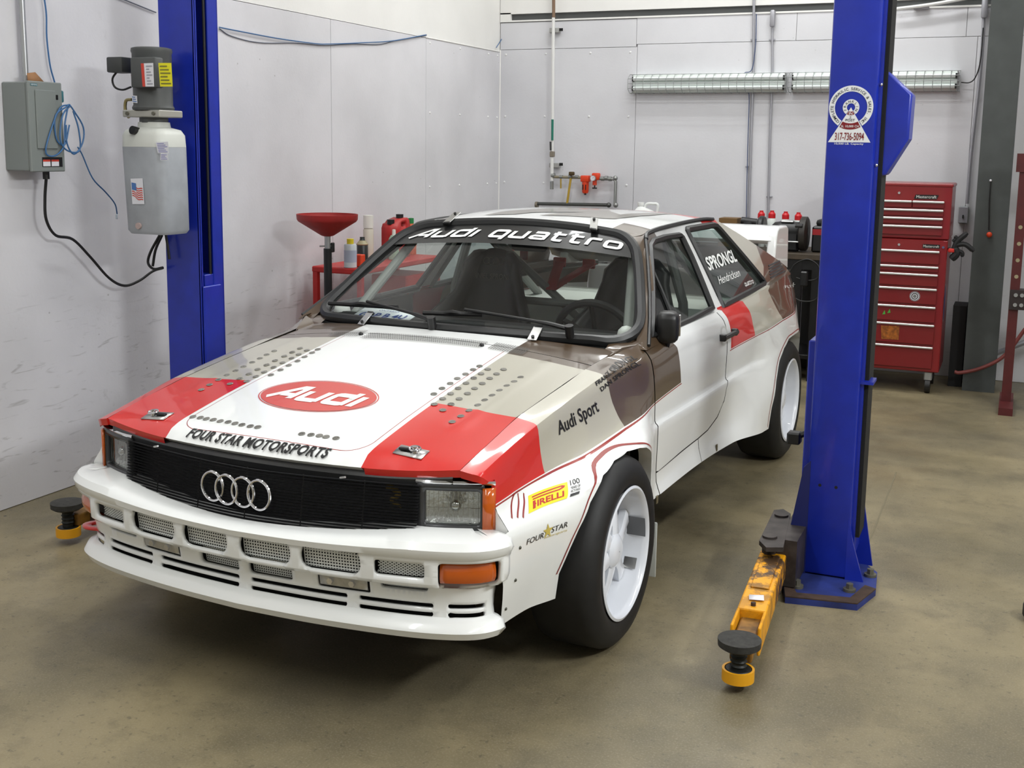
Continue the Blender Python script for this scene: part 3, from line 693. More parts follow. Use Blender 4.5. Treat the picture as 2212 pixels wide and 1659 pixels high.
qw = [(1.56, .888), (1.95, .895), (2.33, .902), (2.37, .910), (2.365, .93), (2.27, 1.03), (2.18, 1.12), (2.12, 1.182), (2.095, 1.20), (2.05, 1.205), (1.65, 1.207), (1.628, 1.20)]
gm = lambda y, z: (gx(z), y, z)
mb = cdt(go, [dw, qw], .03, gm)
for k in (mb, mirror(mb)): obj('side_frame', k, PAINT, car, smooth=28)
SG = glass_mat('side_glass', (236, 240, 236), .02); QG = glass_mat('quarter_glass', (190, 206, 203), .06)
for nm, pl, gmm in (('door_glass', dw, SG), ('quarter_glass', qw, QG)):
    mb = cdt(pl, [], .1, lambda y, z: (gx(z) - .012, y, z)); ms = MB(); rp = resample(pl, .05)
    ms.tube([(gx(z) - .001, y, z) for y, z in rp], .0135 if nm == 'door_glass' else .016, 6, closed=True)
    for k, s in ((mb, ms), (mirror(mb), mirror(ms))):
        g = obj(nm, k, gmm, car); obj('window_seal', s, SEALM, g)
        if nm == 'quarter_glass' and k is mb: QGO = g
        if nm == 'door_glass' and k is mb: DGO = g
# quarter light divider of the door glass, gutter strip
mb = MB(); mb.tube([(gx(z) - .006, y, z) for y, z in [(.985, 1.10), (.955, 1.0), (.92, .895)]], .008, 6); obj('divider_bar', mb, SEALM, DGO)
mb = MB(); mb.tube(bez([(gx(z) + .008, y, z) for y, z in [(1.065, 1.203), (1.085, 1.214), (1.123, 1.223), (1.25, 1.231), (1.405, 1.235), (1.7, 1.239), (1.95, 1.238), (2.085, 1.231)]], 5), .009, 6)
obj('roof_gutter', mb, SEALM, car); obj('roof_gutter', mirror(mb), SEALM, car)
mb = MB(); mb.tube([(gx(z) + .006, y, z) for y, z in [(1.065, 1.203), (1.029, 1.178), (.931, 1.111), (.80, 1.025), (.666, .944), (.535, .872)]], .007, 6)
obj('pillar_gutter', mb, SEALM, car); obj('pillar_gutter', mirror(mb), SEALM, car)
for s in (1, -1):
    vv = np.linspace(0, 1, 14); gfe = GFE
    ge_ = [bez([(gx(z), y, z) for y, z in gfe], 6)[int(i * 42 / 13)] for i in range(14)]; a = [ws(1, v) for v in vv]
    mb = MB(); mb.strip([Vector((s * q.x, q.y, q.z)) for q in a], [Vector((s * q.x, q.y, q.z)) for q in ge_]); obj('a_pillar', mb, PAINT, car)
    mb = MB(); c_ = [(gx(1.225), 1.12, 1.225)] + [(x, roof_front(x), roof_z(x, roof_front(x))) for x in (RW, .50, .47, .43, .38)]; d_ = [ws(1, 1), ws(.995, 1), ws(.985, 1), ws(.94, 1), ws(.87, 1), ws(.78, 1)]
    mb.strip([Vector((s * q[0], q[1], q[2])) for q in c_], [Vector((s * q[0], q[1], q[2])) for q in d_]); obj('roof_corner', mb, PAINT, car)
    ring = [side(.36, 7), side(.44, 7), side(.515, 7), (gx(.860), .509, .860), tuple(ws(1, .02)), tuple(ws(1, 0)), tuple(ws(.97, 0)), tuple(ws(.93, 0)), tuple(ws(.88, 0)), (.60, hood_back(.60), hood_z(.60, hood_back(.60))), (.634, hood_back(.634) - .012, hood_z(.634, hood_back(.634) - .012)), (.632, .36, hood_z(.632, .36))]
    ctr = tuple(np.mean(np.array(ring), 0)); mb = MB(); mb.add([(s * q[0], q[1], q[2]) for q in ring + [ctr]], [(i, (i + 1) % len(ring), len(ring)) for i in range(len(ring))]); obj('cowl_corner', mb, PAINT, car)
# grey flag print on the roof
def on_roof(px):
    d = ray_car(px); prev = None
    for k in np.linspace((1.36 - CC[2]) / d[2], (1.18 - CC[2]) / d[2], 400):
        q = CC + d * k; e = q[2] - roof_z(q[0], q[1])
        if prev is not None and e <= 0:
            f = prev[1] / (prev[1] - e); q = CC + d * (prev[0] + (k - prev[0]) * f); break
        prev = (k, e)
    return (float(np.clip(q[0], -.50, .50)), float(np.clip(q[1], roof_front(q[0]) + .01, 2.10)))
FLG = mat('flag_grey_print', (138, 134, 128), .35, coat=.5)
for pl in ([(1045, 465.5), (1100, 456), (1160, 452), (1313, 452), (1320, 458), (1340, 464.5), (1420, 460.5), (1462, 462.5), (1400, 466.5), (1355, 470.5), (1328, 473.5), (1303, 472.5), (1235, 467.5), (1165, 466), (1200, 461.5), (1268, 459), (1151, 459.5), (1113, 463.5)],):
    P = [on_roof(q) for q in pl]; obj('roof_flag', cdt(P, [], .06, lambda x, y: (x, y, roof_z(x, y) + .002)), FLG, roof)
# small shelf closing the step between the lower side and the greenhouse
for s in (1, -1):
    ys = np.linspace(.50, 3.3, 60); a = [Vector((s * side(y, 7)[0], y, side(y, 7)[2])) for y in ys]; c = [Vector((s * (gx(.88) - .02), y, side(y, 7)[2] + .004)) for y in ys]
    c = [Vector((s * min(abs(a[i].x), gx(.88) - .02 - max(0, (y - 2.6)) * .25), y, a[i].z + .003)) for i, y in enumerate(ys)]
    mb = MB(); mb.strip(a, c); obj('belt_ledge', mb, PAINT, car)
# ---- tailgate, tail and spoiler
he = [(2.10, 1.232), (2.16, 1.222), (2.242, 1.197), (2.38, 1.152), (2.519, 1.103), (2.70, 1.039), (2.878, .973), (3.0, .92), (3.1, .885), (3.28, .865)]
def hatch(u, v):
    y = float(np.interp(v, np.linspace(0, 1, len(he)), [q[0] for q in he])); z = float(np.interp(v, np.linspace(0, 1, len(he)), [q[1] for q in he]))
    xe = gx(z) if z > .93 else float(np.interp(z, [.86, .93], [.56, gx(.93)])); return Vector((xe * u, y, z + .022 * (1 - u * u)))
hh = [(-.86, .06), (.86, .06), (.84, .55), (-.84, .55)]
mb = cdt([(-1, 0), (1, 0), (1, 1), (-1, 1)], [hh], .09, hatch); obj('tailgate', mb, PAINT, car)
obj('rear_window', cdt(hh, [], .15, lambda u, v: hatch(u, v) - Vector((0, 0, .006))), glass_mat('rear_glass', (244, 248, 246), .02), car)
mb = MB(); ts = [3.32, 3.32]; a = [Vector((x, 3.32 + .03 * (1 - (x / .6) ** 2), .86)) for x in np.linspace(-.6, .6, 15)]; c = [Vector((x, 3.34 + .03 * (1 - (x / .6) ** 2), .34)) for x in np.linspace(-.6, .6, 15)]
mb.strip(a, c); obj('tail_panel', mb, WHITE, car)
# spoiler with end fins
def spo(x): return Vector((x, 3.0 + .0, 1.145))
mb = MB(); prof = [(2.95, 1.075), (2.975, 1.128), (3.02, 1.146), (3.20, 1.144), (3.24, 1.134), (3.22, 1.08), (3.05, 1.055), (2.97, 1.055)]
xs = [-.60, -.595, -.3, 0, .3, .595, .60]
mb.grid([[(x, y, z) for y, z in prof] for x in xs], closed=True); mb.add([(x, y, z) for x in (-.60,) for y, z in prof], [tuple(range(8))]); mb.add([(.60, y, z) for y, z in prof], [tuple(range(8))])
sp_ = obj('rear_spoiler', mb, WHITE, car, smooth=50)
for s in (1, -1):
    mb = MB(); fin = [(2.93, .93), (2.945, 1.03), (2.96, 1.10), (2.985, 1.138), (3.02, 1.147), (3.21, 1.145), (3.25, 1.13), (3.28, .90), (3.2, .87), (3.0, .88)]
    mb.prism(fin, lambda a, b, h: (s * (.60 + h), a, b), -.02, .03); o = obj('spoiler_fin', mb, WHITE, sp_); 
    md = o.modifiers.new('bevel', 'BEVEL'); md.width = .012; md.segments = 3
# louvres on the C pillar
for i in range(5):
    mb = MB(); z0 = .918 + .013 * i
    mb.add([(gx(z0) + .004, 2.53 + .02 * i, z0), (gx(z0) + .004, 2.87, z0 + .004), (gx(z0 + .006) + .001, 2.87, z0 + .010), (gx(z0 + .006) + .001, 2.53 + .02 * i, z0 + .006),
            (gx(z0) - .01, 2.53 + .02 * i, z0), (gx(z0) - .01, 2.87, z0 + .004), (gx(z0 + .006) - .01, 2.87, z0 + .010), (gx(z0 + .006) - .01, 2.53 + .02 * i, z0 + .006)],
           [(0, 1, 2, 3), (7, 6, 5, 4), (0, 4, 5, 1), (1, 5, 6, 2), (2, 6, 7, 3), (3, 7, 4, 0)])
    obj('pillar_louvre', mb, BLKP, car)
# ================================================================== car: bumper, grille, lamps, hood hardware
PLAN = bez([(0, -.822, 0), (.2, -.812, 0), (.36, -.795, 0), (.52, -.768, 0), (.63, -.735, 0), (.70, -.697, 0), (.735, -.65, 0), (.742, -.615, 0)], 8)
PLAN = [Vector((-q.x, q.y, 0)) for q in PLAN[:0:-1]] + PLAN
PS = [0.0]
for i in range(1, len(PLAN)): PS.append(PS[-1] + (PLAN[i] - PLAN[i - 1]).length)
SMID = PS[-1] / 2; PS = [q - SMID for q in PS]; PXs = [q.x for q in PLAN]; PYs = [q.y for q in PLAN]
def s_of_x(x): return float(np.interp(x, PXs, PS))
def plan(s):
    q = np.array([np.interp(s, PS, PXs), np.interp(s, PS, PYs)]); a = np.array([np.interp(s + .012, PS, PXs) - np.interp(s - .012, PS, PXs), np.interp(s + .012, PS, PYs) - np.interp(s - .012, PS, PYs)])
    a /= np.linalg.norm(a); return q, np.array([a[1], -a[0]])
PROF = [(-.055, .262), (-.016, .264), (-.010, .275), (-.018, .288), (-.045, .297), (-.052, .32), (-.050, .352), (-.042, .398), (-.014, .408), (-.002, .418), (.0, .45), (.0, .486), (.010, .496), (.012, .508), (.004, .519), (-.02, .524), (-.13, .530), (-.20, .532)]
PWs = [0.0]
for i in range(1, len(PROF)): PWs.append(PWs[-1] + math.dist(PROF[i], PROF[i - 1]))
def w_of_z(z): return float(np.interp(z, [q[1] for q in PROF], PWs))
def bump(s, w, d=0.0):
    o = float(np.interp(w, PWs, [q[0] for q in PROF])) + d; z = float(np.interp(w, PWs, [q[1] for q in PROF])); q, n = plan(s)
    k = .30 + .70 * min(1, (abs(q[0]) / .52) ** 2.2); z = z if z < .486 else .486 + (z - .486) * k
    return Vector((q[0] + n[0] * o, q[1] + n[1] * o, z))
def bh(x0, x1, z0, z1, r=.012, sk=0.0):     # rounded opening in the bumper
    a, b, c, d = s_of_x(x0), s_of_x(x1), w_of_z(z0), w_of_z(z1)
    return [(p + sk * (q - c), q) for p, q in rrect(a, c, b, d, min(r, (d - c) * .49, (b - a) * .49))]
def bothx(x0, x1): return ((x0, x1), (-x1, -x0))
UPM = [h for (x0, x1) in ((.02, .188), (.218, .398)) for h in bothx(x0, x1)]
SMM = [(x0, x1, z0, z1) for (x0, x1) in bothx(.435, .572) for (z0, z1) in ((.428, .470), (.377, .404))]
LWM = [h for h in bothx(.018, .165)]
SLT = [(x0, x1, z0, z1) for (a, b) in ((.022, .335), (.37, .585), (.625, .728)) for (x0, x1) in bothx(a, b) for (z0, z1) in ((.328, .343), (.303, .315))]
PLT = [h for h in bothx(.245, .405)]
IND = [h for h in bothx(.605, .735)]
holes = [bh(a, b, .418, .486, .028) for a, b in UPM] + [bh(*q, .01) for q in SMM] + [bh(a, b, .354, .398, .014) for a, b in LWM] + [bh(*q, .006) for q in SLT] + [bh(a, b, .352, .398, .008) for a, b in PLT] + [bh(a, b, .40, .474, .012) for a, b in IND]
mb = cdt([(PS[0], 0), (PS[-1], 0), (PS[-1], PWs[-1]), (PS[0], PWs[-1])], holes, .016, bump, PWs[1:-1] + [w_of_z(z) for z in (.335, .375, .435, .47)])
bumper = obj('front_bumper', mb, WHITE, car, smooth=40); solid(bumper, .012, 1)
# dark space behind the bumper openings
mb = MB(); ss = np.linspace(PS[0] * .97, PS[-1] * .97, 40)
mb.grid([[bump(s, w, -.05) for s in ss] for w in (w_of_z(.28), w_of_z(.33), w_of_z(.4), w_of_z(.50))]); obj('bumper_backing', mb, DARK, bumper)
MESHM = mat('mesh_screen_grey', (226, 228, 224), .45)
def screen(x0, x1, z0, z1, dx, diag=False, d=-.014):
    a, b, c, e = s_of_x(x0), s_of_x(x1), w_of_z(z0), w_of_z(z1); t = dx * (.28 if diag else .48); mb = MB()
    def rib(p0, p1):
        n = max(2, int(math.dist(p0, p1) / .03)); L = math.dist(p0, p1); nx, ny = -(p1[1] - p0[1]) / L * t / 2, (p1[0] - p0[0]) / L * t / 2
        A = [(p0[0] + (p1[0] - p0[0]) * i / n, p0[1] + (p1[1] - p0[1]) * i / n) for i in range(n + 1)]
        mb.strip([bump(p + nx, q + ny, d) for p, q in A], [bump(p - nx, q - ny, d) for p, q in A])
    if not diag:
        for i in range(int((b - a) / dx) + 1): rib((a + i * dx, c), (a + i * dx, e))
        for i in range(int((e - c) / dx) + 1): rib((a, c + i * dx), (b, c + i * dx))
    else:
        H = e - c; k = 1.6
        for i in range(-int(H * k / dx) - 1, int((b - a + H * k) / dx) + 1):
            for sg in (1, -1):
                p0 = a + i * dx; pts = []
                for f in np.linspace(0, 1, 9):
                    p = p0 + (f * H * k if sg > 0 else (1 - f) * H * k); 
                    if a <= p <= b: pts.append((p, c + f * H))
                if len(pts) > 1: rib(pts[0], pts[-1])
    o = obj('mesh_screen', mb, MESHM, bumper, fix=False); o['kind'] = 'stuff'; return o
for a, b in UPM: screen(a, b, .415, .489, .0085)
for a, b, c, d in SMM: screen(a, b, c - .002, d + .002, .0125 if c > .41 else .0085, c > .41)
for a, b in LWM: screen(a, b, .352, .400, .0075)
for a, b in PLT:
    mb = MB(); s0, s1 = s_of_x(a + .008), s_of_x(b - .008); w0, w1 = w_of_z(.355), w_of_z(.395)
    mb.grid([[bump(s, w, .012 if .1 < f < .9 else .004) for s in np.linspace(s0, s1, 6)] for f, w in [(f, w0 + (w1 - w0) * f) for f in (0, .15, .85, 1)]])
    o = obj('mounting_plate', mb, mat('worn_aluminium', (186, 184, 178), .4, .8, noise=.12, nscale=60), bumper); solid(o, .006)
    for f in (.24, .70):
        q = bump(s0 + (s1 - s0) * f, (w0 + w1) / 2, .012); mb = MB(); mb.cyl(q + Vector((0, .002, 0)), q + Vector((0, -.008, 0)), .0095, 6); obj('plate_bolt', mb, CHROME, bumper)
for a, b in IND:
    mb = MB(); s0, s1 = s_of_x(a + .004), s_of_x(b - .004); w0, w1 = w_of_z(.403), w_of_z(.471)
    mb.grid([[bump(s, w0 + (w1 - w0) * f, -.004 + .008 * math.sin(math.pi * f)) for s in np.linspace(s0, s1, 8)] for f in (0, .1, .3, .5, .7, .9, 1)])
    o = obj('turn_signal', mb, AMBER, bumper); solid(o, .012)
# red towing eye at the car's right side
mb = MB(); ring = [(.034 * math.cos(a), .045 * math.sin(a)) for a in np.linspace(0, 2 * math.pi, 17)[:-1]]
c0 = atc((213, 1132), 1, -.63)
def hookp(a, b, h): return (c0[0] + a * 1.25, c0[1] + b, c0[2] + h + .06 * a)
outer = [(-.05 * math.cos(a) if abs(a) < 1.6 else .0, .045 * math.sin(a)) for a in np.linspace(-1.57, 1.57, 9)]
oc = [(-.045 * math.cos(a), .042 * math.sin(a)) for a in np.linspace(-1.57, 1.57, 9)] + [(.12, .03), (.12, -.03)]
hl = [(.022 * math.cos(a), .02 * math.sin(a)) for a in np.linspace(0, 2 * math.pi, 13)[:-1]]
mb = cdt(oc, [hl], .02, lambda a, b: hookp(a, b, 0)); o = obj('towing_eye', mb, REDP, bumper); solid(o, .008)
# ---- headlamps (mirrored pair)
def lamp_side(sg):
    def P(x, y, z): return (sg * x, y, z)
    yi, yo = -.672, -.600
    def face(x, z, d=0.0):
        f = (x - .505) / (.690 - .505); return P(x, yi + (yo - yi) * f ** 1.4 if f > 0 else yi, z) if d == 0 else P(x, (yi + (yo - yi) * max(f, 0) ** 1.4) + d, z)
    hs = empty('headlamp', (0, 0, 0), 0, shift=False); hs.parent = car
    ol = rrect(.503, .523, .672, .664, .010); il = rrect(.522, .546, .662, .642, .008)
    mb = cdt(ol, [il], .03, lambda x, z: face(x, z)); o = obj('lamp_surround', mb, mat('lamp_surround_grey', (70, 71, 73), .25, .5), hs); solid(o, .02, 0)
    mb = cdt(il, [], .03, lambda x, z: face(x, z, .004)); obj('lamp_lens', mb, LENS, hs)
    mb = cdt(rrect(.512, .536, .668, .650, .01), [], .012, lambda x, z: face(x, z, .050 - 5.0 * ((x - .592) ** 2 + (z - .594) ** 2))); obj('reflector', mb, mat('lamp_reflector', (230, 230, 232), .24, .85, bump=.45, bscale=70), hs)
    for i in range(11):
        x = .530 + .0125 * i; mb = MB(); q0 = Vector(face(x, .550, .007)); q1_ = Vector(face(x, .638, .007)); mb.tube([q0, q1_], .0007, 4); obj('lens_rib', mb, CHROME, hs)
    mb = MB(); mb.tube([face(x, .590, .007) for x in (.526, .592, .658)], .0009, 4); obj('lens_rib', mb, CHROME, hs)
    mb = MB(); q = Vector(face(.592, .594, .022)); mb.sphere(q, .017, 6); obj('bulb_cap', mb, CHROME, hs)
    mb = MB(); mb.tube([face(x, z, -.002) for x, z in ((.516, .540), (.516, .648))], .004, 6); obj('lamp_trim', mb, CHROME, hs)
    mb = MB(); a = [face(x, .664, -.006) for x in np.linspace(.50, .70, 9)]; mb.tube(a, .006, 6); b_ = [face(x, .521, -.006) for x in np.linspace(.505, .70, 9)]
    obj('lamp_trim', mb, CHROME, hs); mb = MB(); mb.tube(b_, .007, 6); obj('lamp_trim', mb, WHITE, hs)
    # amber side lamp at the outer end
    mb = MB(); R = [P(.673, -.624, 0), P(.686, -.617, 0), P(.695, -.609, 0), P(.699, -.600, 0)]
    mb.grid([[(q[0], q[1], z) for q in R] for z in (.536, .60, .652)]); o = obj('side_lamp', mb, AMBER, hs); solid(o, .006, 0)
    mb = MB(); R2 = [P(.50, -.60, 0), P(.64, -.56, 0), P(.680, -.57, 0), P(.692, -.590, 0)]
    mb.grid([[(q[0], q[1], z) for q in R2] for z in (.520, .668)]); obj('lamp_housing', mb, BLKP, hs)
    return hs
LENS = glass_mat('lens_glass', (225, 228, 225), .12, .06)
for sg in (1, -1): lamp_side(sg)
# ---- grille
grille = empty('grille', (0, 0, 0), 0, shift=False); grille.parent = car
def gy(x, z): return -.684 - .080 * (1 - min(1, abs(x) / .51) ** 1.6) - .14 * (.668 - z)
mb = MB(); xs = np.linspace(-.512, .512, 21)
mb.grid([[(x, gy(x, z) + .055, z) for x in xs] for z in (.44, .55, .675)]); obj('radiator', mb, mat('radiator_black', (14, 14, 15), .7), grille)
mb = MB(); mb.grid([[(x, hood_front(x) + dy, hood_z(x, hood_front(x)) + dz) for x in np.linspace(-.60, .60, 25)] for dy, dz in ((.012, -.012), (.002, -.024), (.004, -.040), (.05, -.046))]); obj('grille_top_rail', mb, mat('rail_black', (30, 31, 33), .3, coat=.3), grille)
for i in range(19):
    z = .652 - i * .0082
    mb = MB(); a = [(x, gy(x, z), z) for x in xs]; mb.grid([[(p[0], p[1], p[2] + .0014) for p in a], [(p[0], p[1] + .008, p[2] + .0006) for p in a], [(p[0], p[1] + .008, p[2] - .0006) for p in a], [(p[0], p[1], p[2] - .0014) for p in a]], False)
    obj('grille_slat', mb, mat('slat_black', (52, 52, 54), .3), grille)
for x in (-.36, -.18, 0, .18, .36):
    mb = MB(); mb.tube([(x, gy(x, z) + .006, z) for z in (.655, .57, .488)], .0022, 4); obj('grille_bar', mb, BLKP, grille)
# what shows behind the slats
mb = MB(); 
for i in range(9): mb.rbox((.415, -.642, .50 + .013 * i), (.055, .012, .009), .002, 1)
o = obj('cooler_fins', mb, mat('fin_grey', (105, 104, 100), .4, .6), grille); o['kind'] = 'stuff'
mb = MB(); mb.tube(bez([(.385, -.64, .60), (.40, -.655, .628), (.43, -.65, .61), (.41, -.655, .59), (.44, -.65, .575)], 6), .010, 8); obj('brass_hose', mb, mat('brass', (120, 100, 45), .4, .6), grille)
mb = MB(); mb.rbox((.27, -.64, .505), (.20, .02, .03), .006, 2); obj('air_duct', mb, mat('duct_grey', (90, 90, 90), .4), grille)
# four chrome rings
emblem = empty('ring_emblem', (0, 0, 0), 0, shift=False); emblem.parent = car
ec = atc((507.5, 1060), 1, -.785); r_ = .0375
for i in range(4):
    cx = ec[0] + (i - 1.5) * .0565; mb = MB(); mb.tube([(cx + r_ * math.cos(a), gy(cx, ec[2]) - .010 - .004 * (i % 2), ec[2] + .0 + r_ * 1.12 * math.sin(a)) for a in np.linspace(0, 2 * math.pi, 37)[:-1]], .0042, 8, closed=True); obj('ring', mb, CHROME, emblem)
for px, yy in (((735, 1032), -.738), ((333, 965), -.735)):
    q = atc(px, 1, yy); mb = MB(); mb.tube([(q[0], q[1], q[2]), (q[0] + .02, q[1] - .006, q[2] + .006)], .003, 6); obj('grille_clip', mb, ALU, grille)
# ---- hood hardware and print
def hp(x, y, d=.0016): return Vector((x, y, hood_z(x, y) + d))
for sg in (1, -1):
    cx, cy = .451, -.624
    a0, a1 = cx - .042, cx + .042
    mb = cdt([(sg * (cx - .045), cy - .022), (sg * (cx + .045), cy - .022), (sg * (cx + .045), cy + .026), (sg * (cx - .045), cy + .026)], [], .03, lambda x, y: hp(x, y, .004)); pl = obj('hood_pin_plate', mb, ALU, car); solid(pl, .003)
    mb = MB(); mb.cyl(hp(sg * (cx + .014), cy, .004), hp(sg * (cx + .014), cy, .022), .008, 12); obj('hood_pin', mb, CHROME, pl)
    mb = MB(); mb.tube([hp(sg * (cx + .014) + .016 * math.cos(a), cy + .013 * math.sin(a), .016) for a in np.linspace(0, 2 * math.pi, 17)[:-1]], .0028, 6, closed=True); obj('pin_ring', mb, CHROME, pl)
    mb = MB(); mb.rbox(hp(sg * (cx - .016), cy, .009), (.040, .014, .008), .003, 2); obj('pin_lever', mb, mat('dark_steel', (70, 70, 72), .3, 1.0), pl)
# vent holes: a shallow dark disc with a raised wire mesh in each
RIML = mat('vent_rim', (138, 136, 130), .4, .2)
discm = MB(); discm.add([(0, 0, .0012)] + [(0.0095 * math.cos(a), 0.0095 * math.sin(a), .0012) for a in np.linspace(0, 2 * math.pi, 13)[:-1]], [(0, 1 + i, 1 + (i + 1) % 12) for i in range(12)])
wirem = MB()
for t in (-.005, 0, .005):
    L = math.sqrt(0.0095 ** 2 - t * t); wirem.box((t, 0, .002), (.0026, 2 * L, .001)); wirem.box((0, t, .002), (2 * L, .0026, .001))
wirem.tube([(.0098 * math.cos(a), .0098 * math.sin(a), .0015) for a in np.linspace(0, 2 * math.pi, 13)[:-1]], .0012, 4, closed=True)
d0 = None
def vent(x, y):
    global d0
    z = hood_z(x, y); nx = (hood_z(x + .02, y) - hood_z(x - .02, y)) / .04; ny = (hood_z(x, y + .02) - hood_z(x, y - .02)) / .04
    rot = Vector((0, 0, 1)).rotation_difference(Vector((-nx, -ny, 1)).normalized()).to_euler()
    if d0 is None:
        a = obj('vent_hole', discm, DARK, car); b = obj('vent_mesh', wirem, RIML, a); d0 = (a, b)
    else:
        a = copy_obj(d0[0], car); b = copy_obj(d0[1], a)
    a.location = (x, y, z + .0005); a.rotation_euler = rot
Z4 = lambda a, b: (760 + a / 3.95, 700 + b / 3.95)
rows = [[(1090, 362), (1035, 392), (970, 430), (900, 468), (840, 510), (770, 552), (700, 600)],
        [(1160, 388), (1103, 427), (1040, 463), (975, 507), (907, 551), (843, 597), (775, 640), (703, 688)],
        [(1295, 390), (1235, 428), (1177, 466), (1113, 510), (1048, 552), (987, 596), (916, 641), (847, 687), (776, 738)],
        [(1440, 457), (1385, 494), (1322, 530), (1260, 569), (1197, 612), (1134, 652), (1075, 695), (1000, 741), (930, 790), (856, 838)]]
for R in rows:
    for q in R:
        x, y = on_hood(Z4(*q)); vent(x, y); vent(-x, y)
for px in [(417, 901), (433, 903), (446, 905.5), (461, 907.5), (476, 910.5), (493, 912.5), (508, 915.5), (523, 918.5), (541, 921.5), (557, 923.5), (652, 938), (672, 940), (690, 942), (704.5, 944.5), (726, 947.5)]: vent(*on_hood(px))
for px in [(779.7, 723.3), (1040.3, 747.6)]:
    x, y = on_hood(px); mb = MB(); mb.sphere(hp(x, y, .002), .009, 6); obj('cowl_screw', mb, BLKP, car)
# perforated intake band at the back of the hood
PERF = MB()
for i in range(64):
    for j in range(11):
        x = -.235 + i * .0075 + (.00375 if j % 2 else 0); y = .192 + j * .0064 + .02 * (x + .235) / .47
        if x < .235: PERF.add([hp(x + a, y + b, .0045) for a, b in ((-.0025, -.002), (.0025, -.002), (.0025, .002), (-.0025, .002))], [(0, 1, 2, 3)])
for sg in (1, -1):
    for i in range(15):
        for j in range(10):
            x = .268 + i * .0088; y = .215 + j * .0075; PERF.add([hp(sg * (x + a), y + b, .0045) for a, b in ((-.0027, -.0024), (.0027, -.0024), (.0027, .0024), (-.0027, .0024))], [(0, 1, 2, 3)])
o = obj('intake_perforations', PERF, mat('perf_dark', (70, 68, 64), .6), car); o['kind'] = 'stuff'
# oval badge on the hood
REDD = mat('red_print', (196, 46, 32), .35, coat=.5)
oc = np.array(on_hood((687, 855)))
def ell(a, b, n=48): return [(oc[0] + a * math.cos(t), oc[1] + b * math.sin(t)) for t in np.linspace(0, 2 * math.pi, n + 1)[:-1]]
x0, x1 = on_hood((556, 845))[0], on_hood((817, 866))[0]; ra = (x1 - x0) / 2 * .97
y0, y1 = on_hood((668, 890))[1], on_hood((705, 821))[1]; rb = (y1 - y0) / 2 * 1.0
badge = obj('oval_badge', cdt(ell(ra * .965, rb * .94), [], .03, lambda x, y: hp(x, y, .0016)), REDD, car)
mb = cdt(ell(ra, rb), [ell(ra * .985, rb * .972)], .03, lambda x, y: hp(x, y, .0016)); obj('badge_outline', mb, REDD, badge)
t = fit(wide_letters('Audi', .30, .25, .12), oc[0] - ra * .80, oc[1] - rb * .48, ra * 1.62, rb * .94)
obj('badge_lettering', lay(t, lambda x, y: hp(x, y, .0026), .03), PRW, badge)
# front lettering
a = np.array(on_hood((402, 941))); b = np.array(on_hood((706, 989)))
vt = text2d('FOUR STAR MOTORSPORTS', 1, .035, .18, 1.08); va = np.array(vt[0]); L = va[:, 0].max()
bl = np.linalg.norm(b - a); u = (b - a) / bl
def arcy(x): return hood_front(x) + .009
t = [(a[0] + q[0] / L * (b[0] - a[0]), q[1]) for q in vt[0]]
obj('hood_lettering', lay((t, vt[1]), lambda x, v: hp(x, arcy(x) + v * .043, .0016), .03), PRK, hood)
# headlamp-side lines
# ---- print on the left side
def sp3(y, z, d=.002): return Vector((side_x(y, z) + d, y, z))
def side_text(name, s, p0, p1, top, m, bold=.02, shear=0.0, step=.03, sx=1.0, parent=None):
    A = np.array(on_side(p0)); B = np.array(on_side(p1)); T = np.array(on_side(top)); vt = text2d(s, 1, bold, shear, 1.02); va = np.array(vt[0]); L = va[:, 0].max() - va[:, 0].min(); x0 = va[:, 0].min(); H = .73
    e = (B - A) / L; f = (T - A) / H
    pts = [tuple(A + e * (q[0] - x0) + f * q[1]) for q in vt[0]]
    return obj(name, lay((pts, vt[1]), lambda y, z: sp3(y, z), step), m, parent or car)
side_text('fender_lettering', 'Audi Sport', (1206.5, 939.5), (1294, 887), (1201, 910), PRK, .015)
ZD = lambda a, b: (1060 + a / 4.147, 720 + b / 4.147)
side_text('driver_name', 'FRANK SPRONGL', ZD(945, 472), ZD(1312, 228), ZD(928, 434), PRK, .02)
side_text('driver_name', 'DAN SPRONGL', ZD(990, 522), ZD(1345, 280), ZD(972, 486), PRK, .02)
# yellow sponsor sticker with red lettering
YEL = mat('yellow_sticker', (226, 210, 20), .4); c4 = [np.array(on_side(ZD(*q))) for q in ((335, 1615), (680, 1475), (680, 1330), (330, 1455))]
def quadmap(c4): return lambda u, v: tuple((c4[0] * (1 - u) + c4[1] * u) * (1 - v) + (c4[3] * (1 - u) + c4[2] * u) * v)
Q = quadmap(c4); stk = obj('sponsor_sticker', cdt([(0, 0), (1, 0), (1, 1), (0, 1)], [], .15, lambda u, v: sp3(*Q(u, v))), YEL, car)
pr = fit(text2d('IRELLI', 1, .03), .24, .20, .66, .36); RDP = mat('dark_red_print', (178, 30, 28), .4)
obj('sticker_lettering', lay(pr, lambda u, v: sp3(*Q(u, v), .0032), .1), RDP, stk)
ps = stroke([(.155, .16), (.155, .60)], .075); s2 = stroke([(.12, .70), (.80, .70), (.88, .76), (.90, .82), (.86, .86), (.10, .84)], .07)
s3 = stroke([(.155, .40), (.21, .40)], .08)
for q in (ps, s2, s3): obj('sticker_lettering', lay(q, lambda u, v: sp3(*Q(u, v), .0032), .1), RDP, stk)
c5 = [np.array(on_side(ZD(*q))) for q in ((703, 1465), (788, 1435), (785, 1290), (700, 1315))]; Q5 = quadmap(c5)
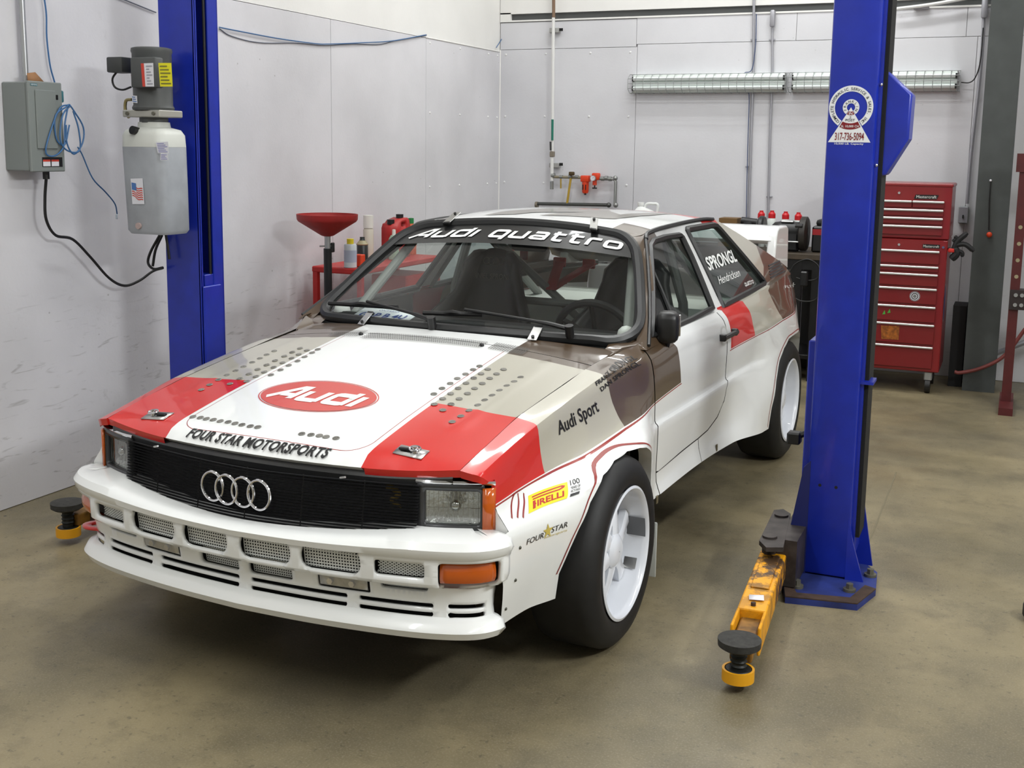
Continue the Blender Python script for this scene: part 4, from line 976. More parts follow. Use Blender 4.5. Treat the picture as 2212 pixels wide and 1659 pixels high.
for s, yy, h in (('100', .68, .32), ('YEARS OF', .45, .16), ('VICTORIES', .24, .16)):
    obj('anniversary_print', lay(fit(text2d(s, 1, .01), .02, yy, .96, h), lambda u, v: sp3(*Q5(u, v)), .2), PRK, car)
obj('anniversary_print', cdt([(.02, 0), (.98, 0), (.98, .18), (.02, .18)], [], .3, lambda u, v: sp3(*Q5(u, v))), PRK, car)
ZE = lambda a, b: (1080 + a / 2.5125, 740 + b / 2.5125)
side_text('team_lettering', 'FOUR', ZE(142, 1098), ZE(235, 1058), ZE(140, 1068), PRK, .0, .3)
side_text('team_lettering', 'STAR', ZE(276, 1032), ZE(364, 998), ZE(274, 1003), PRK, .0, .3)
side_text('team_lettering', 'motorsports', ZE(238, 1065), ZE(362, 1022), ZE(238, 1052), mat('gold_print', (200, 180, 90), .4), .0, .2)
cs = on_side(ZE(258, 1022)); star = [(cs[0] + (.022 if k % 2 == 0 else .009) * math.sin(k * math.pi / 5), cs[1] + (.022 if k % 2 == 0 else .009) * math.cos(k * math.pi / 5)) for k in range(10)]
obj('team_star', cdt(star, [], .02, lambda y, z: sp3(y, z)), MATS['gold_print'], car)
# line work: loop by the headlamp, ring round the front and rear arches
LR = mat('line_red', (140, 42, 36), .4)
def side_line(name, pts, w=.0042, cl=False):
    P = [on_side(q) for q in pts]; P = [(q.x, q.y) for q in bez([(a, b, 0) for a, b in P], 5)]
    vf = stroke(P, w); mb = MB(); mb.add([sp3(a, b) for a, b in vf[0]], vf[1]); return obj(name, mb, LR, car)
side_line('red_line', [ZD(185, 1655), ZD(180, 1560), ZD(190, 1480), ZD(215, 1430), ZD(270, 1395)])
for k in (240, 290): side_line('red_line', [ZD(k, 1430), ZD(k + 6, 1500), ZD(k - 2, 1600), ZD(k - 4, 1650)], .004)
P = [(y + (y - .02) / math.hypot(y - .02, z - .27) * .013, z + (z - .27) / math.hypot(y - .02, z - .27) * .013) for y, z in FARCH[1:-3]]
vf = stroke([(q.x, q.y) for q in bez([(a, b, 0) for a, b in P], 5)], .0042); mb = MB(); mb.add([sp3(a, b) for a, b in vf[0]], vf[1]); obj('arch_line', mb, LR, car)
P = [(y - .02, z + .012) for y, z in RARCH[:9]]; vf = stroke([(q.x, q.y) for q in bez([(a, b, 0) for a, b in P], 4)], .0045); mb = MB(); mb.add([sp3(a, b) for a, b in vf[0]], vf[1]); obj('arch_line', mb, LR, car)
for q in ((1123, 1183), (1113, 1253), (1092, 1315)):
    y, z = on_side(q); mb = MB(); mb.sphere(sp3(y, z, 0), .005, 5); obj('fender_rivet', mb, mat('rivet', (90, 90, 80), .4, .6), car)
# ================================================================== car: wheels, door hardware, wipers, cabin
TYRE = mat('tyre_rubber', (20, 20, 21), .62, noise=.25, nscale=25); RIMW = mat('white_wheel_paint', (226, 230, 238), .3, coat=.6)
def make_wheel(name, cx, cy, sg, front):
    R, rr, wd = .304, .208, .225; z = R
    w = empty(name, (0, 0, 0), 0, shift=False); w.parent = car; xo = cx       # xo: outer face
    def X(h): return sg * (xo - h)
    tp = [(rr - .004, .012), (rr + .012, .002), (rr + .035, -.003), (rr + .06, .0), (R - .022, .010), (R - .008, .022), (R - .001, .042), (R, wd / 2), (R - .001, wd - .042), (R - .01, wd - .018), (R - .03, wd - .004), (rr + .03, wd), (rr, wd - .01)]
    mb = MB(); mb.lathe([(r, X(h)) for r, h in tp], (0, cy, z), 'x', 64); obj('tyre', mb, TYRE, w, smooth=50)
    bp = [(rr - .006, .010), (rr + .002, .004), (rr + .004, .0), (rr - .004, -.003), (rr - .012, .004), (rr - .016, .02), (rr - .020, .06), (rr - .030, .085), (rr - .034, .12), (rr - .034, wd - .01)]
    mb = MB(); mb.lathe([(r, X(h)) for r, h in bp], (0, cy, z), 'x', 64); rim_ = obj('wheel_rim', mb, RIMW, w, smooth=40)
    mb = MB(); mb.lathe([(rr - .03, X(.115)), (.02, X(.115))], (0, cy, z), 'x', 48); obj('brake_cover', mb, mat('brake_dark', (40, 40, 42), .6), w)
    # spokes
    n = 6
    for k in range(n):
        a = 2 * math.pi * (k + .3) / n; mb = MB(); rows = []
        for r, hw, dp in ((.035, .028, .040), (.06, .026, .040), (.10, .022, .046), (.14, .022, .054), (rr - .026, .030, .060)):
            ring = []
            for t, dd in ((-1, .028), (-1, .006), (-.55, 0), (.55, 0), (1, .006), (1, .028)):
                py, pz = r * math.cos(a) - t * hw * math.sin(a), r * math.sin(a) + t * hw * math.cos(a); ring.append((X(dp + dd), cy + py, z + pz))
            rows.append(ring)
        mb.grid(rows); obj('spoke', mb, RIMW, w, smooth=40)
    mb = MB(); mb.lathe([(.002, X(.026)), (.03, X(.026)), (.045, X(.032)), (.055, X(.040)), (.058, X(.06))], (0, cy, z), 'x', 32); obj('hub', mb, RIMW, w)
    if front:
        for a0, a1, h0, h1, m in ((-.30, -.06, .012, .050, mat('duct_tape', (112, 114, 118), .5)), (-.88, -.76, .028, .058, ALU)):
            pass
        def patch(a0, a1, h0, h1, m, nm):
            mb = MB(); mb.grid([[(X(h), cy - (rr - .0235) * -math.cos(a), z + (rr - .0235) * math.sin(a)) for a in np.linspace(a0, a1, 8)] for h in (h0, h1)]); obj(nm, mb, m, w)
        patch(-.02, .34, .004, .085, mat('duct_tape', (112, 114, 118), .5), 'tape_patch')
        patch(-.62, -.42, .025, .07, ALU, 'wheel_weight')
    return w
make_wheel('front_wheel', .868, 0.0, 1, True); make_wheel('front_wheel', .868, 0.0, -1, False)
make_wheel('rear_wheel', .835, 2.524, 1, False); make_wheel('rear_wheel', .835, 2.524, -1, False)
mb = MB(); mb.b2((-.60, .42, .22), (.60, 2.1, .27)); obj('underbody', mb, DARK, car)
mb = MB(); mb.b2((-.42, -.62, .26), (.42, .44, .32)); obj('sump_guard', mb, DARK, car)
mb = MB(); c = atc((1425, 1165), 1, .44); mb.rbox((.74, .43, .17), (.17, .008, .20), .02, 2); obj('mud_flap', mb, mat('mudflap_white', (190, 194, 190), .6), car)
# door mirror
mc = Vector((.80, .60, .0)); 
q1 = atc((1442, 706), 1, .70); mc = Vector(q1)
mb = MB(); mb.rbox(mc + Vector((0, .0, 0)), (.085, .10, .115), .028, 3, Matrix.Rotation(.25, 3, 'Z')); mir = obj('door_mirror', mb, BLKP, car)
q2 = Vector(atc((1439, 748), 1, .71)); mb = MB(); mb.tube([mc + Vector((0, 0, -.05)), q2, q2 + Vector((-.03, .02, -.01))], .014, 8); obj('mirror_stem', mb, BLKP, mir)
mb = MB(); mb.rbox(mc + Vector((.004, .047, 0)), (.06, .006, .08), .01, 2, Matrix.Rotation(.25, 3, 'Z')); obj('mirror_glass', mb, CHROME, mir)
# door handle in its dish
y0, z0 = on_side((1555, 730)); y1, z1 = on_side((1583, 716))
mb = MB(); mb.tube([Vector((side_x(y0, z0) + .018, y0, z0)), Vector((side_x(y1, z1) + .018, y1, z1))], .011, 8); hd = obj('door_handle', mb, BLKP, car)
for yy, zz in ((y0 + .01, z0), (y1 - .01, z1)):
    mb = MB(); mb.rbox((side_x(yy, zz) + .01, yy, zz), (.03, .025, .03), .006, 2); obj('handle_foot', mb, BLKP, hd)
mb = MB(); ym, zm = (y0 + y1) / 2 - .03, (z0 + z1) / 2; mb.lathe([(.0, .0005), (.03, .001), (.045, .0008), (.052, .0002)], (0, 0, 0), 'x', 20)
mb.v = [(side_x(ym + b, zm + c * .8) + .0008 - max(0, .004 - (b * b + c * c) * 2), ym + b, zm + c * .8) for a, b, c in mb.v]; obj('handle_dish', mb, mat('dish_grey', (205, 206, 202), .35), hd)
# sill brackets
for px in ((1418, 1079), (1547, 967)):
    y, z = on_side(px); mb = MB(); mb.rbox((side_x(y, z) + .002, y, z), (.006, .016, .03), .002, 1); obj('sill_jack_tab', mb, mat('tab_bronze', (120, 112, 90), .4, .5), car)
# side crease ribs are part of the panels; quarter-window print
def on_glass(px, off=0.0):
    d = ray_car(px); n = np.array([1, 0, .62]); s = (.72 + .62 * .89 + off - CC @ n) / (d @ n); q = CC + d * s; return q[1], q[2]
def glass_text(name, s, p0, p1, top, bold=.01, shear=0.0, wide=False):
    A, B, T = [np.array(on_glass(q)) for q in (p0, p1, top)]; vt = wide_letters(s, .2, .2, .2) if wide else text2d(s, 1, bold, shear); va = np.array(vt[0]); L = va[:, 0].max() - va[:, 0].min(); e = (B - A) / L; f = (T - A) / .73
    pts = [tuple(A + e * (q[0] - va[:, 0].min()) + f * q[1]) for q in vt[0]]
    obj(name, lay((pts, vt[1]), lambda y, z: Vector((gx(z) - .008, y, z)), .05), PRW, QGO)
Z5 = lambda a, b: (1360 + a / 5.183, 440 + b / 5.183)
glass_text('window_lettering', 'SPRONGL', Z5(905, 745), Z5(1220, 640), Z5(850, 600), .025)
glass_text('window_lettering', 'Hendricksen', Z5(1025, 905), Z5(1255, 808), Z5(998, 808), .0)
glass_text('window_lettering', 'quattro', Z5(1312, 925), Z5(1408, 888), Z5(1300, 892), wide=True)
def pill_text(s, p0, p1, top):
    A, B, T = [np.array(on_glass(q, .012)) for q in (p0, p1, top)]; vt = text2d(s, 1, .0); va = np.array(vt[0]); e = (B - A) / va[:, 0].max(); f = (T - A) / .73
    obj('tail_lettering', lay(([tuple(A + e * q[0] + f * q[1]) for q in vt[0]], vt[1]), lambda y, z: Vector((side_x(y, z) + .004, y, z)), .05), PRW, car)
side_text('tail_lettering', 'FLY SPRONGL', Z5(1738, 945), Z5(1850, 905), Z5(1732, 915), PRW, .0)
# ---- wipers
def wiper(pv, tip, b0, b1, nm='wiper'):
    def wp(px, d):
        best = None
        r = ray_car(px)
        # glass plane approximated by the windshield surface itself
        lo, hi = 2.5, 6.5
        for s in np.linspace(lo, hi, 900):
            q = CC + r * s; v = (q[2] - .893) / (1.246 - .893); 
            yy = .385 + v * (1.062 - .385) + .19 * min(1, (q[0] / .68) ** 2) * (1 - v) 
            if q[1] >= yy: return Vector(q) + Vector((0, -d * .8, d))
        return Vector(q)
    a, b = wp(pv, .03), wp(tip, .03); c, d = wp(b0, .016), wp(b1, .016)
    mb = MB(); mb.tube(bez([a, a.lerp(b, .3) + Vector((0, -.004, .006)), b], 5), [.009] * 5 + [.006] * 6, 8); w = obj(nm, mb, BLKP, car)
    mb = MB(); mb.tube([c, c.lerp(d, .5), d], .009, 6); obj('wiper_blade', mb, BLACK, w)
    mb = MB(); m_ = c.lerp(d, .5) + Vector((0, -.003, .006)); mb.tube([c.lerp(d, .25), m_, c.lerp(d, .75)], [.004, .010, .004], 6); obj('blade_bracket', mb, BLKP, w)
    mb = MB(); mb.cyl(a + Vector((0, .005, -.03)), a + Vector((0, -.008, .014)), .016, 12); obj('wiper_pivot', mb, BLKP, w)
wiper((940, 708), (800, 666), (715, 663), (862, 672)); wiper((1236, 727), (1010, 684), (918, 684), (1046, 688))
# ---- cabin
CAB = mat('cabin_black', (24, 24, 25), .7); CABG = mat('cabin_pale_grey', (206, 210, 204), .7); CAGE = mat('cage_grey', (132, 136, 132), .5); SEAT = mat('seat_black_shell', (20, 20, 21), .35); BELT = mat('belt_red', (176, 26, 24), .6)
mb = MB(); mb.grid([[(-.70, .45, .30), (.70, .45, .30)], [(-.70, 2.1, .30), (.70, 2.1, .30)], [(-.62, 2.9, .60), (.62, 2.9, .60)]]); obj('cabin_floor', mb, CAB, car)
mb = MB(); mb.grid([[(-.66, .47, .84), (.66, .47, .84)], [(-.66, .62, .855), (.66, .62, .855)], [(-.67, .86, .86), (.67, .86, .86)], [(-.67, .92, .84), (.67, .92, .84)], [(-.67, .93, .62), (.67, .93, .62)]]); obj('dashboard', mb, CAB, car)
mb = MB(); mb.b2((-.60, 2.05, .30), (.60, 2.10, .80)); obj('rear_bulkhead', mb, CABG, car)
mb = MB(); mb.b2((-.62, 2.10, .76), (.62, 2.75, .78)); obj('parcel_shelf', mb, CABG, car)
for s in (1, -1):
    mb = MB(); mb.grid([[(s * .725, .55, .35), (s * .725, 1.4, .35)], [(s * .725, .55, .86), (s * .725, 1.4, .87)]]); obj('door_card', mb, CAB, car)
# licence plate lying on the dashboard
def on_screen(px, d):                                       # a point just behind the windshield
    r = ray_car(px)
    for k in np.linspace(2.5, 6.5, 1600):
        q = CC + r * k; v = (q[2] - .893) / (1.246 - .893)
        if q[1] >= .385 + v * (1.062 - .385) + .19 * min(1, (q[0] / .68) ** 2) * (1 - v): return Vector(CC + r * (k + d))
c4p = [on_screen(q, .03) for q in ((752, 687), (882, 693), (905, 677), (792, 662))]
mb = MB(); mb.add(c4p, [(0, 1, 2, 3)]); pl = obj('licence_plate', mb, mat('plate_white', (214, 220, 224), .4), car); solid(pl, .002)
def dmap(u, v): return (c4p[0] * (1 - u) + c4p[1] * u) * (1 - v) + (c4p[3] * (1 - u) + c4p[2] * u) * v + Vector((0, 0, .003))
obj('plate_lettering', lay(fit(text2d('GRP B 4U', 1, .02), .10, .12, .80, .42), lambda u, v: dmap(u, v), .3), mat('blue_print', (36, 62, 140), .4), pl)
obj('plate_lettering', lay(fit(text2d('ONTARIO', 1, .0), .32, .72, .36, .14), lambda u, v: dmap(u, v), .3), MATS['blue_print'], pl)
# roll cage
def bar(pts, r=.021, nm='roll_cage_bar', m=None):
    mb = MB(); mb.tube(pts, r, 10); obj(nm, mb, m or CAGE, car)
for s in (1, -1):
    bar([(s * .60, .70, .40), (s * .60, .70, .86), (s * .49, 1.06, 1.185), (s * .46, 1.50, 1.215)])
    bar([(s * .60, 1.52, .32), (s * .56, 1.51, .9), (s * .46, 1.50, 1.215)])
    bar([(s * .44, 1.52, 1.20), (s * .50, 2.35, .78)])
    bar([(s * .58, .72, .62), (s * .58, 1.50, .46)], .018)
bar([(-.46, 1.50, 1.215), (.46, 1.50, 1.215)]); bar([(-.49, 1.06, 1.185), (.49, 1.06, 1.185)])
bar([(-.56, 1.51, .86), (.56, 1.51, .86)], .018); bar([(-.44, 1.52, 1.20), (.50, 1.54, .45)], .019)
bar([(-.56, 1.53, .9), (-.2, 1.9, .98), (-.05, 2.05, 1.0)], .014)
bar([(-.62, .62, .872), (.63, .62, .872)], .017, 'dash_bar', CAB)
# white gussets by the pillars
for s in (1, -1):
    mb = MB(); mb.sphere((s * .615, .64, .885), .035, 6); mb.v = [(a, b, c) for a, b, c in mb.v]; obj('cage_joint', mb, mat('cage_white', (214, 216, 212), .5), car)
# seats
def seat(sx):
    st = empty('race_seat', (0, 0, 0), 0, shift=False); st.parent = car
    cx = sx; yb = 1.36
    prof = []
    zs = [.42, .55, .68, .80, .90, .98, 1.05, 1.09]; hw = [.24, .25, .255, .245, .17, .145, .14, .09]
    rows = []
    for z, w in zip(zs, hw):
        row = []
        for t in np.linspace(-1, 1, 11):
            wing = (.12 if z < .85 else .05) * max(0, abs(t) - .55) / .45
            row.append((cx + t * w, yb + (z - .45) * .24 - wing, z - (.02 * t * t if z > 1 else 0)))
        rows.append(row)
    mb = MB(); mb.grid(rows); o = obj('seat_back', mb, SEAT, st, smooth=60); solid(o, .035, 0)
    mb = MB(); mb.grid([[(cx + t * .24, y, .42 + .10 * max(0, abs(t) - .55) / .45 - (y - 1.36) * .1) for t in np.linspace(-1, 1, 9)] for y in (.90, 1.0, 1.2, 1.38)]); o = obj('seat_base', mb, SEAT, st, smooth=60); solid(o, .06)
    return st
s1 = seat(-.34); s2 = seat(.36)
def seat_pt(u, z, cx=-.34): return Vector((cx + u, 1.36 + (z - .45) * .24 - .024, z))
GREYP = mat('embroidery_grey', (110, 106, 98), .7)
obj('seat_lettering', lay(fit(text2d('DANIEL SPRONGL', 1, .0), -.115, .955, .23, .024), lambda u, z: seat_pt(u, z), .1), GREYP, s1)
for i in range(4):
    mb = MB(); mb.tube([seat_pt(-.036 + .024 * i + .0155 * math.cos(a), 1.035 + .0155 * math.sin(a)) for a in np.linspace(0, 2 * math.pi, 17)[:-1]], .0016, 4, closed=True); obj('seat_emblem', mb, GREYP, s1)
# belts
def beltp(pts, w=.05):
    a = [Vector(q) + Vector((-w / 2, 0, 0)) for q in pts]; b = [Vector(q) + Vector((w / 2, 0, 0)) for q in pts]; mb = MB(); mb.strip(a, b); o = obj('harness_belt', mb, BELT, car); solid(o, .004)
    return o
def bp(px, y): return atc(px, 1, y)
bt = [beltp([bp((1190, 625), 1.50), bp((1200, 590), 1.60), bp((1212, 560), 1.72)]), beltp([bp((1190, 625), 1.50), bp((1235, 595), 1.65), bp((1280, 568), 1.80)]), beltp([bp((1132, 560), 1.7), bp((1133, 500), 1.6)], .04), beltp([(.40, 1.49, .75), (.42, 1.52, .95), (.43, 1.56, 1.02)]), beltp([(.30, 1.5, .78), (.33, 1.52, .9)])]
for px, y in (((1209, 566), 1.71), ((1272, 570), 1.79)):
    q = Vector(bp(px, y)); mb = MB(); mb.rbox(q, (.062, .02, .045), .006, 2); obj('belt_buckle', mb, BELT, bt[0] if y < 1.75 else bt[1])
# steering wheel
sw = empty('steering_wheel', (0, 0, 0), 0, shift=False); sw.parent = car
c = Vector((.36, 1.0, .80)); ax = Vector((0, 1, .42)).normalized(); e1 = Vector((1, 0, 0)); e2 = ax.cross(e1)
mb = MB(); mb.tube([c + e1 * .165 * math.cos(a) + e2 * .165 * math.sin(a) for a in np.linspace(0, 2 * math.pi, 33)[:-1]], .016, 8, closed=True); obj('wheel_grip', mb, CAB, sw)
for a in (-.5, math.pi + .5, -math.pi / 2):
    mb = MB(); mb.tube([c, c + e1 * .16 * math.cos(a) + e2 * .16 * math.sin(a)], .012, 6); obj('wheel_spoke', mb, CAB, sw)
mb = MB(); mb.cyl(c - ax * .16, c + ax * .01, .03, 12); obj('steering_column', mb, CAB, sw)
# rear view mirror
mb = MB(); q = Vector(atc((1132, 540), 1, 1.06)); mb.rbox((0.02, 1.08, 1.155), (.16, .03, .055), .015, 2); obj('rear_view_mirror', mb, CAB, car)
mb = MB(); mb.tube([(.02, 1.075, 1.16), (.02, 1.06, 1.215)], .006, 6); obj('mirror_bracket', mb, CAB, car)
# sheet of lining in front of the driver
mb = MB(); mb.grid([[(.10, .50, .862), (.35, .52, .864), (.62, .56, .862)], [(.12, .60, .872), (.36, .61, .884), (.62, .62, .870)]]); obj('dash_cover', mb, mat('dash_cover_sheen', (34, 35, 36), .3), car)
# ================================================================== TWO-POST LIFT
BLUE = mat('lift_blue_paint', (17, 40, 156), .34, noise=.10, nscale=14, coat=.2); BLUED = mat('lift_blue_dark', (12, 22, 84), .5); RUST = mat('grimy_steel', (66, 50, 40), .75, .2, noise=.35, nscale=30)
STEEL = mat('galvanised_steel', (168, 170, 170), .4, .7); BLKR = mat('cable_black', (16, 16, 17), .5)
def yellow_worn():
    m = mat('worn_yellow_paint', (226, 152, 12), .45); nt = m.node_tree; b = nt.nodes['Principled BSDF']; L = nt.links.new; tc = nt.nodes.new('ShaderNodeTexCoord')
    n = nt.nodes.new('ShaderNodeTexNoise'); n.inputs['Scale'].default_value = 11; n.inputs['Detail'].default_value = 9; n.inputs['Roughness'].default_value = .72; L(tc.outputs['Object'], n.inputs['Vector'])
    r = nt.nodes.new('ShaderNodeMapRange'); r.inputs[1].default_value = .47; r.inputs[2].default_value = .55; L(n.outputs['Fac'], r.inputs[0])
    s = nt.nodes.new('ShaderNodeSeparateXYZ'); L(tc.outputs['Object'], s.inputs[0])
    g = nt.nodes.new('ShaderNodeMapRange'); g.inputs[1].default_value = -.62; g.inputs[2].default_value = -.30; g.inputs[3].default_value = .25; g.inputs[4].default_value = 1; L(s.outputs[1], g.inputs[0])
    k = nt.nodes.new('ShaderNodeMath'); k.operation = 'MULTIPLY'; L(r.outputs[0], k.inputs[0]); L(g.outputs[0], k.inputs[1])
    mi = nt.nodes.new('ShaderNodeMix'); mi.data_type = 'RGBA'; L(k.outputs[0], mi.inputs[0]); mi.inputs[6].default_value = srgb(228, 158, 14); mi.inputs[7].default_value = srgb(74, 54, 36); L(mi.outputs[2], b.inputs['Base Color']); return m
YELW = yellow_worn(); PADR = mat('pad_rubber', (46, 45, 42), .8, noise=.4, nscale=60)
# ---- right post
rp = empty('lift_post', (1.36, .92, 0)); tag(rp, 'blue lift post with a round white decal, right of the car', 'lift post')
X0, X1, Y0 = 1.280, 1.442, .80
mb = MB(); mb.rbox(((X0 + X1) / 2, Y0 + .11, 1.9), (X1 - X0, .22, 3.75), .012, 2); colm = obj('column', mb, BLUE, rp)
mb = MB(); mb.b2((X1 - .004, Y0 + .03, .10), (X1 + .012, Y0 + .20, 3.75)); obj('column_lip', mb, BLUE, rp)
mb = MB(); mb.b2((X1 + .010, Y0 + .05, .17), (X1 + .026, Y0 + .19, 3.70)); obj('cable_channel', mb, DARK, rp)
mb = MB(); mb.b2((X1, Y0 + .02, .742), (X1 + .045, Y0 + .12, .752)); obj('channel_bracket', mb, BLUE, rp)
mb = MB(); mb.rbox((X0 - .014, Y0 + .13, .50), (.03, .15, .76), .004, 1); obj('carriage', mb, BLUE, rp)
q = at((1716, 945), 1, Y0 + .1); mb = MB(); mb.rbox((q[0] - .0, Y0 + .1, q[2]), (.05, .05, .045), .006, 1); mb.tube([(q[0], Y0 + .1, q[2]), (X0 - .01, Y0 + .1, q[2] + .03)], .012, 6); obj('door_bumper', mb, BLKP, rp)
# cover on the outer face
cp = [(1904, 152), (1917.5, 152), (1971, 203), (1963, 300), (1912, 379), (1893, 382)]; CPp = [at(c, 1, Y0 + .06) for c in cp]; poly = [(X1 + .0, CPp[0][2]), (CPp[1][0], CPp[1][2]), (CPp[2][0], CPp[2][2]), (CPp[3][0], CPp[3][2]), (CPp[4][0], CPp[4][2]), (X1, CPp[5][2])]
mb = MB(); mb.prism(poly, lambda a, b, h: (a, Y0 + h, b), .06, .20); cv = obj('latch_cover', mb, BLUE, rp, smooth=20); md = cv.modifiers.new('bevel', 'BEVEL'); md.width = .008; md.segments = 2
for c in ((1902, 183), (1891, 357)):
    q = at(c, 1, Y0 + .03); mb = MB(); mb.sphere((X1 + .008, Y0 + .03, q[2]), .006, 5); obj('cover_bolt', mb, CHROME, cv)
for c in ((1771, 1048), (1806, 1053)):
    q = at(c, 1, Y0); mb = MB(); mb.cyl((q[0], Y0 - .0005, q[2]), (q[0], Y0 + .004, q[2]), .006, 8); obj('bolt_hole', mb, DARK, rp)
# base plate with gussets and anchor bolts
bpx = [(1692, 1258), (1696, 1290), (1852, 1306), (1892, 1274), (1895, 1236), (1862, 1212)]
B = [at(c, 2, .022) for c in bpx]; base = [(q[0], q[1]) for q in B] + [(1.46, 1.28), (1.20, 1.28)]
mb = MB(); mb.prism(base, lambda a, b, h: (a, b, h), 0, .022); bp_ = obj('base_plate', mb, mat('base_blue_grimy', (28, 42, 104), .6, noise=.5, nscale=9), rp, smooth=0)
mb = MB(); mb.prism([(a, b) for a, b in base[:4]] + [(base[3][0] - .04, base[3][1] + .02), (base[2][0] - .03, base[2][1] + .045), (base[1][0] + .03, base[1][1] + .05), (base[0][0] + .02, base[0][1] + .02)], lambda a, b, h: (a, b, h), .0225, .0265); obj('base_grime', mb, RUST, bp_, smooth=0)
for c in ((1880, 1240), (1835, 1272), (1722, 1264)):
    q = at(c, 2, .03); mb = MB(); mb.cyl((q[0], q[1], .02), (q[0], q[1], .032), .022, 12); mb.cyl((q[0], q[1], .03), (q[0], q[1], .05), .013, 6); obj('anchor_bolt', mb, mat('bolt_dull', (110, 108, 96), .5, .6), bp_)
mb = MB(); mb.prism([(X1 - .01, .02), (X1 + .055, .02), (X1 + .012, .16), (X1 - .01, .26)], lambda a, b, h: (a, Y0 + h, b), .0, .012); obj('gusset', mb, BLUE, rp, smooth=0)
mb = MB(); mb.prism([(X1 - .01, .02), (X1 + .065, .02), (X1 + .02, .27), (X1 - .01, .29)], lambda a, b, h: (a, Y0 + h, b), .195, .207); obj('gusset', mb, BLUE, rp, smooth=0)
mb = MB(); mb.prism([(X0 + .01, .02), (X0 - .05, .05), (X0 - .05, .20), (X0 - .015, .42), (X0 + .01, .45)], lambda a, b, h: (a, Y0 + h, b), .0, .014); obj('gusset', mb, BLUED, rp, smooth=0)
# swing arm
arm = empty('swing_arm', (1.205, .70, .0)); arm.parent = rp; arm.location = (1.205 - 1.36, .70 - .92, 0); SHIFT[arm.name] = np.array((1.205, .70, 0))
pv, pd = Vector((1.200, .66, 0)), Vector((1.262, -.185, 0)); ad = (pd - pv).normalized(); an = Vector((ad.y, -ad.x, 0)); an = -an if an.x < 0 else an
def AP(s, w, z): return pv + ad * s + an * w + Vector((0, 0, z))
def armbox(s0, s1, w0, w1, z0, z1, nm, m, par=None):
    mb = MB(); mb.add([AP(s, w, z) for z in (z0, z1) for s, w in ((s0, w0), (s1, w0), (s1, w1), (s0, w1))], [(0, 1, 2, 3), (7, 6, 5, 4), (0, 4, 5, 1), (1, 5, 6, 2), (2, 6, 7, 3), (3, 7, 4, 0)])
    o = obj(nm, mb, m, par or arm, smooth=0); md = o.modifiers.new('bevel', 'BEVEL'); md.width = .006; md.segments = 2; return o
armbox(.02, .58, -.046, .046, .055, .145, 'arm_tube', YELW)
armbox(.58, .72, -.046, -.036, .055, .145, 'arm_cheek', YELW); armbox(.58, .72, .036, .046, .055, .145, 'arm_cheek', YELW)
armbox(.08, .40, -.030, .030, .145, .151, 'arm_doubler', YELW)
armbox(.50, .80, -.033, .033, .065, .115, 'inner_arm', mat('inner_arm_grime', (120, 84, 26), .6, noise=.5, nscale=25))
mb = MB(); q = AP(.50, .002, .150); mb.add([AP(.475, -.024, .150), AP(.470, .022, .153), AP(.51, .028, .1515), AP(.515, -.018, .150)], [(0, 1, 2, 3)]); o = obj('paper_tag', mb, mat('paper_white', (235, 233, 240), .6), arm); solid(o, .001)
mb = MB(); mb.cyl(AP(.55, .0, .14), AP(.55, 0, .156), .008, 8); obj('stop_bolt', mb, RUST, arm)
def pad(c, z0, par):
    mb = MB(); mb.lathe([(.001, z0 - .028), (.05, z0 - .028), (.062, z0 - .02), (.063, z0), (.055, z0 + .002), (.001, z0 + .003)], (c[0], c[1], 0), 'z', 28); obj('lift_pad', mb, PADR, par)
    mb = MB(); mb.cyl((c[0], c[1], z0 - .10), (c[0], c[1], z0 - .02), .021, 16); 
    for k in range(4): mb.lathe([(.021, z0 - .085 + k * .014), (.025, z0 - .080 + k * .014), (.021, z0 - .075 + k * .014)], (c[0], c[1], 0), 'z', 16)
    obj('pad_screw', mb, mat('screw_black', (34, 36, 34), .5, .4), par)
    mb = MB(); mb.lathe([(.040, .03), (.047, .03), (.047, .065), (.040, .065)], (c[0], c[1], 0), 'z', 28, close=True); obj('pad_cup', mb, mat('cup_yellow', (226, 160, 18), .45), par)
    mb = MB(); mb.lathe([(.001, .066), (.036, .066), (.041, .060), (.041, .045)], (c[0], c[1], 0), 'z', 24); obj('pad_nut', mb, mat('screw_black', (34, 36, 34), .5, .4), par)
pad(AP(.84, 0, 0), .155, arm)
pp = [(1640, 1168), (1655, 1183), (1692, 1183), (1708, 1110), (1692, 1100), (1672, 1102)]; P = [at(c, 2, .20) for c in pp]
for z0 in (.185, .03):
    mb = MB(); mb.prism([(q[0], q[1]) for q in P], lambda a, b, h: (a, b, h), z0, z0 + .016); o = obj('pivot_plate', mb, mat('pivot_steel', (62, 56, 54), .5, .4, noise=.4, nscale=20), rp, smooth=0)
for c in ((1663, 1158), (1688, 1112)):
    q = at(c, 2, .205); mb = MB(); mb.cyl((q[0], q[1], .02), (q[0], q[1], .208), .026, 16); obj('pivot_pin', mb, MATS['pivot_steel'], rp)
mb = MB(); mb.b2((1.215, .62, .03), (1.285, .95, .20)); obj('pivot_block', mb, MATS['pivot_steel'], rp, smooth=0)
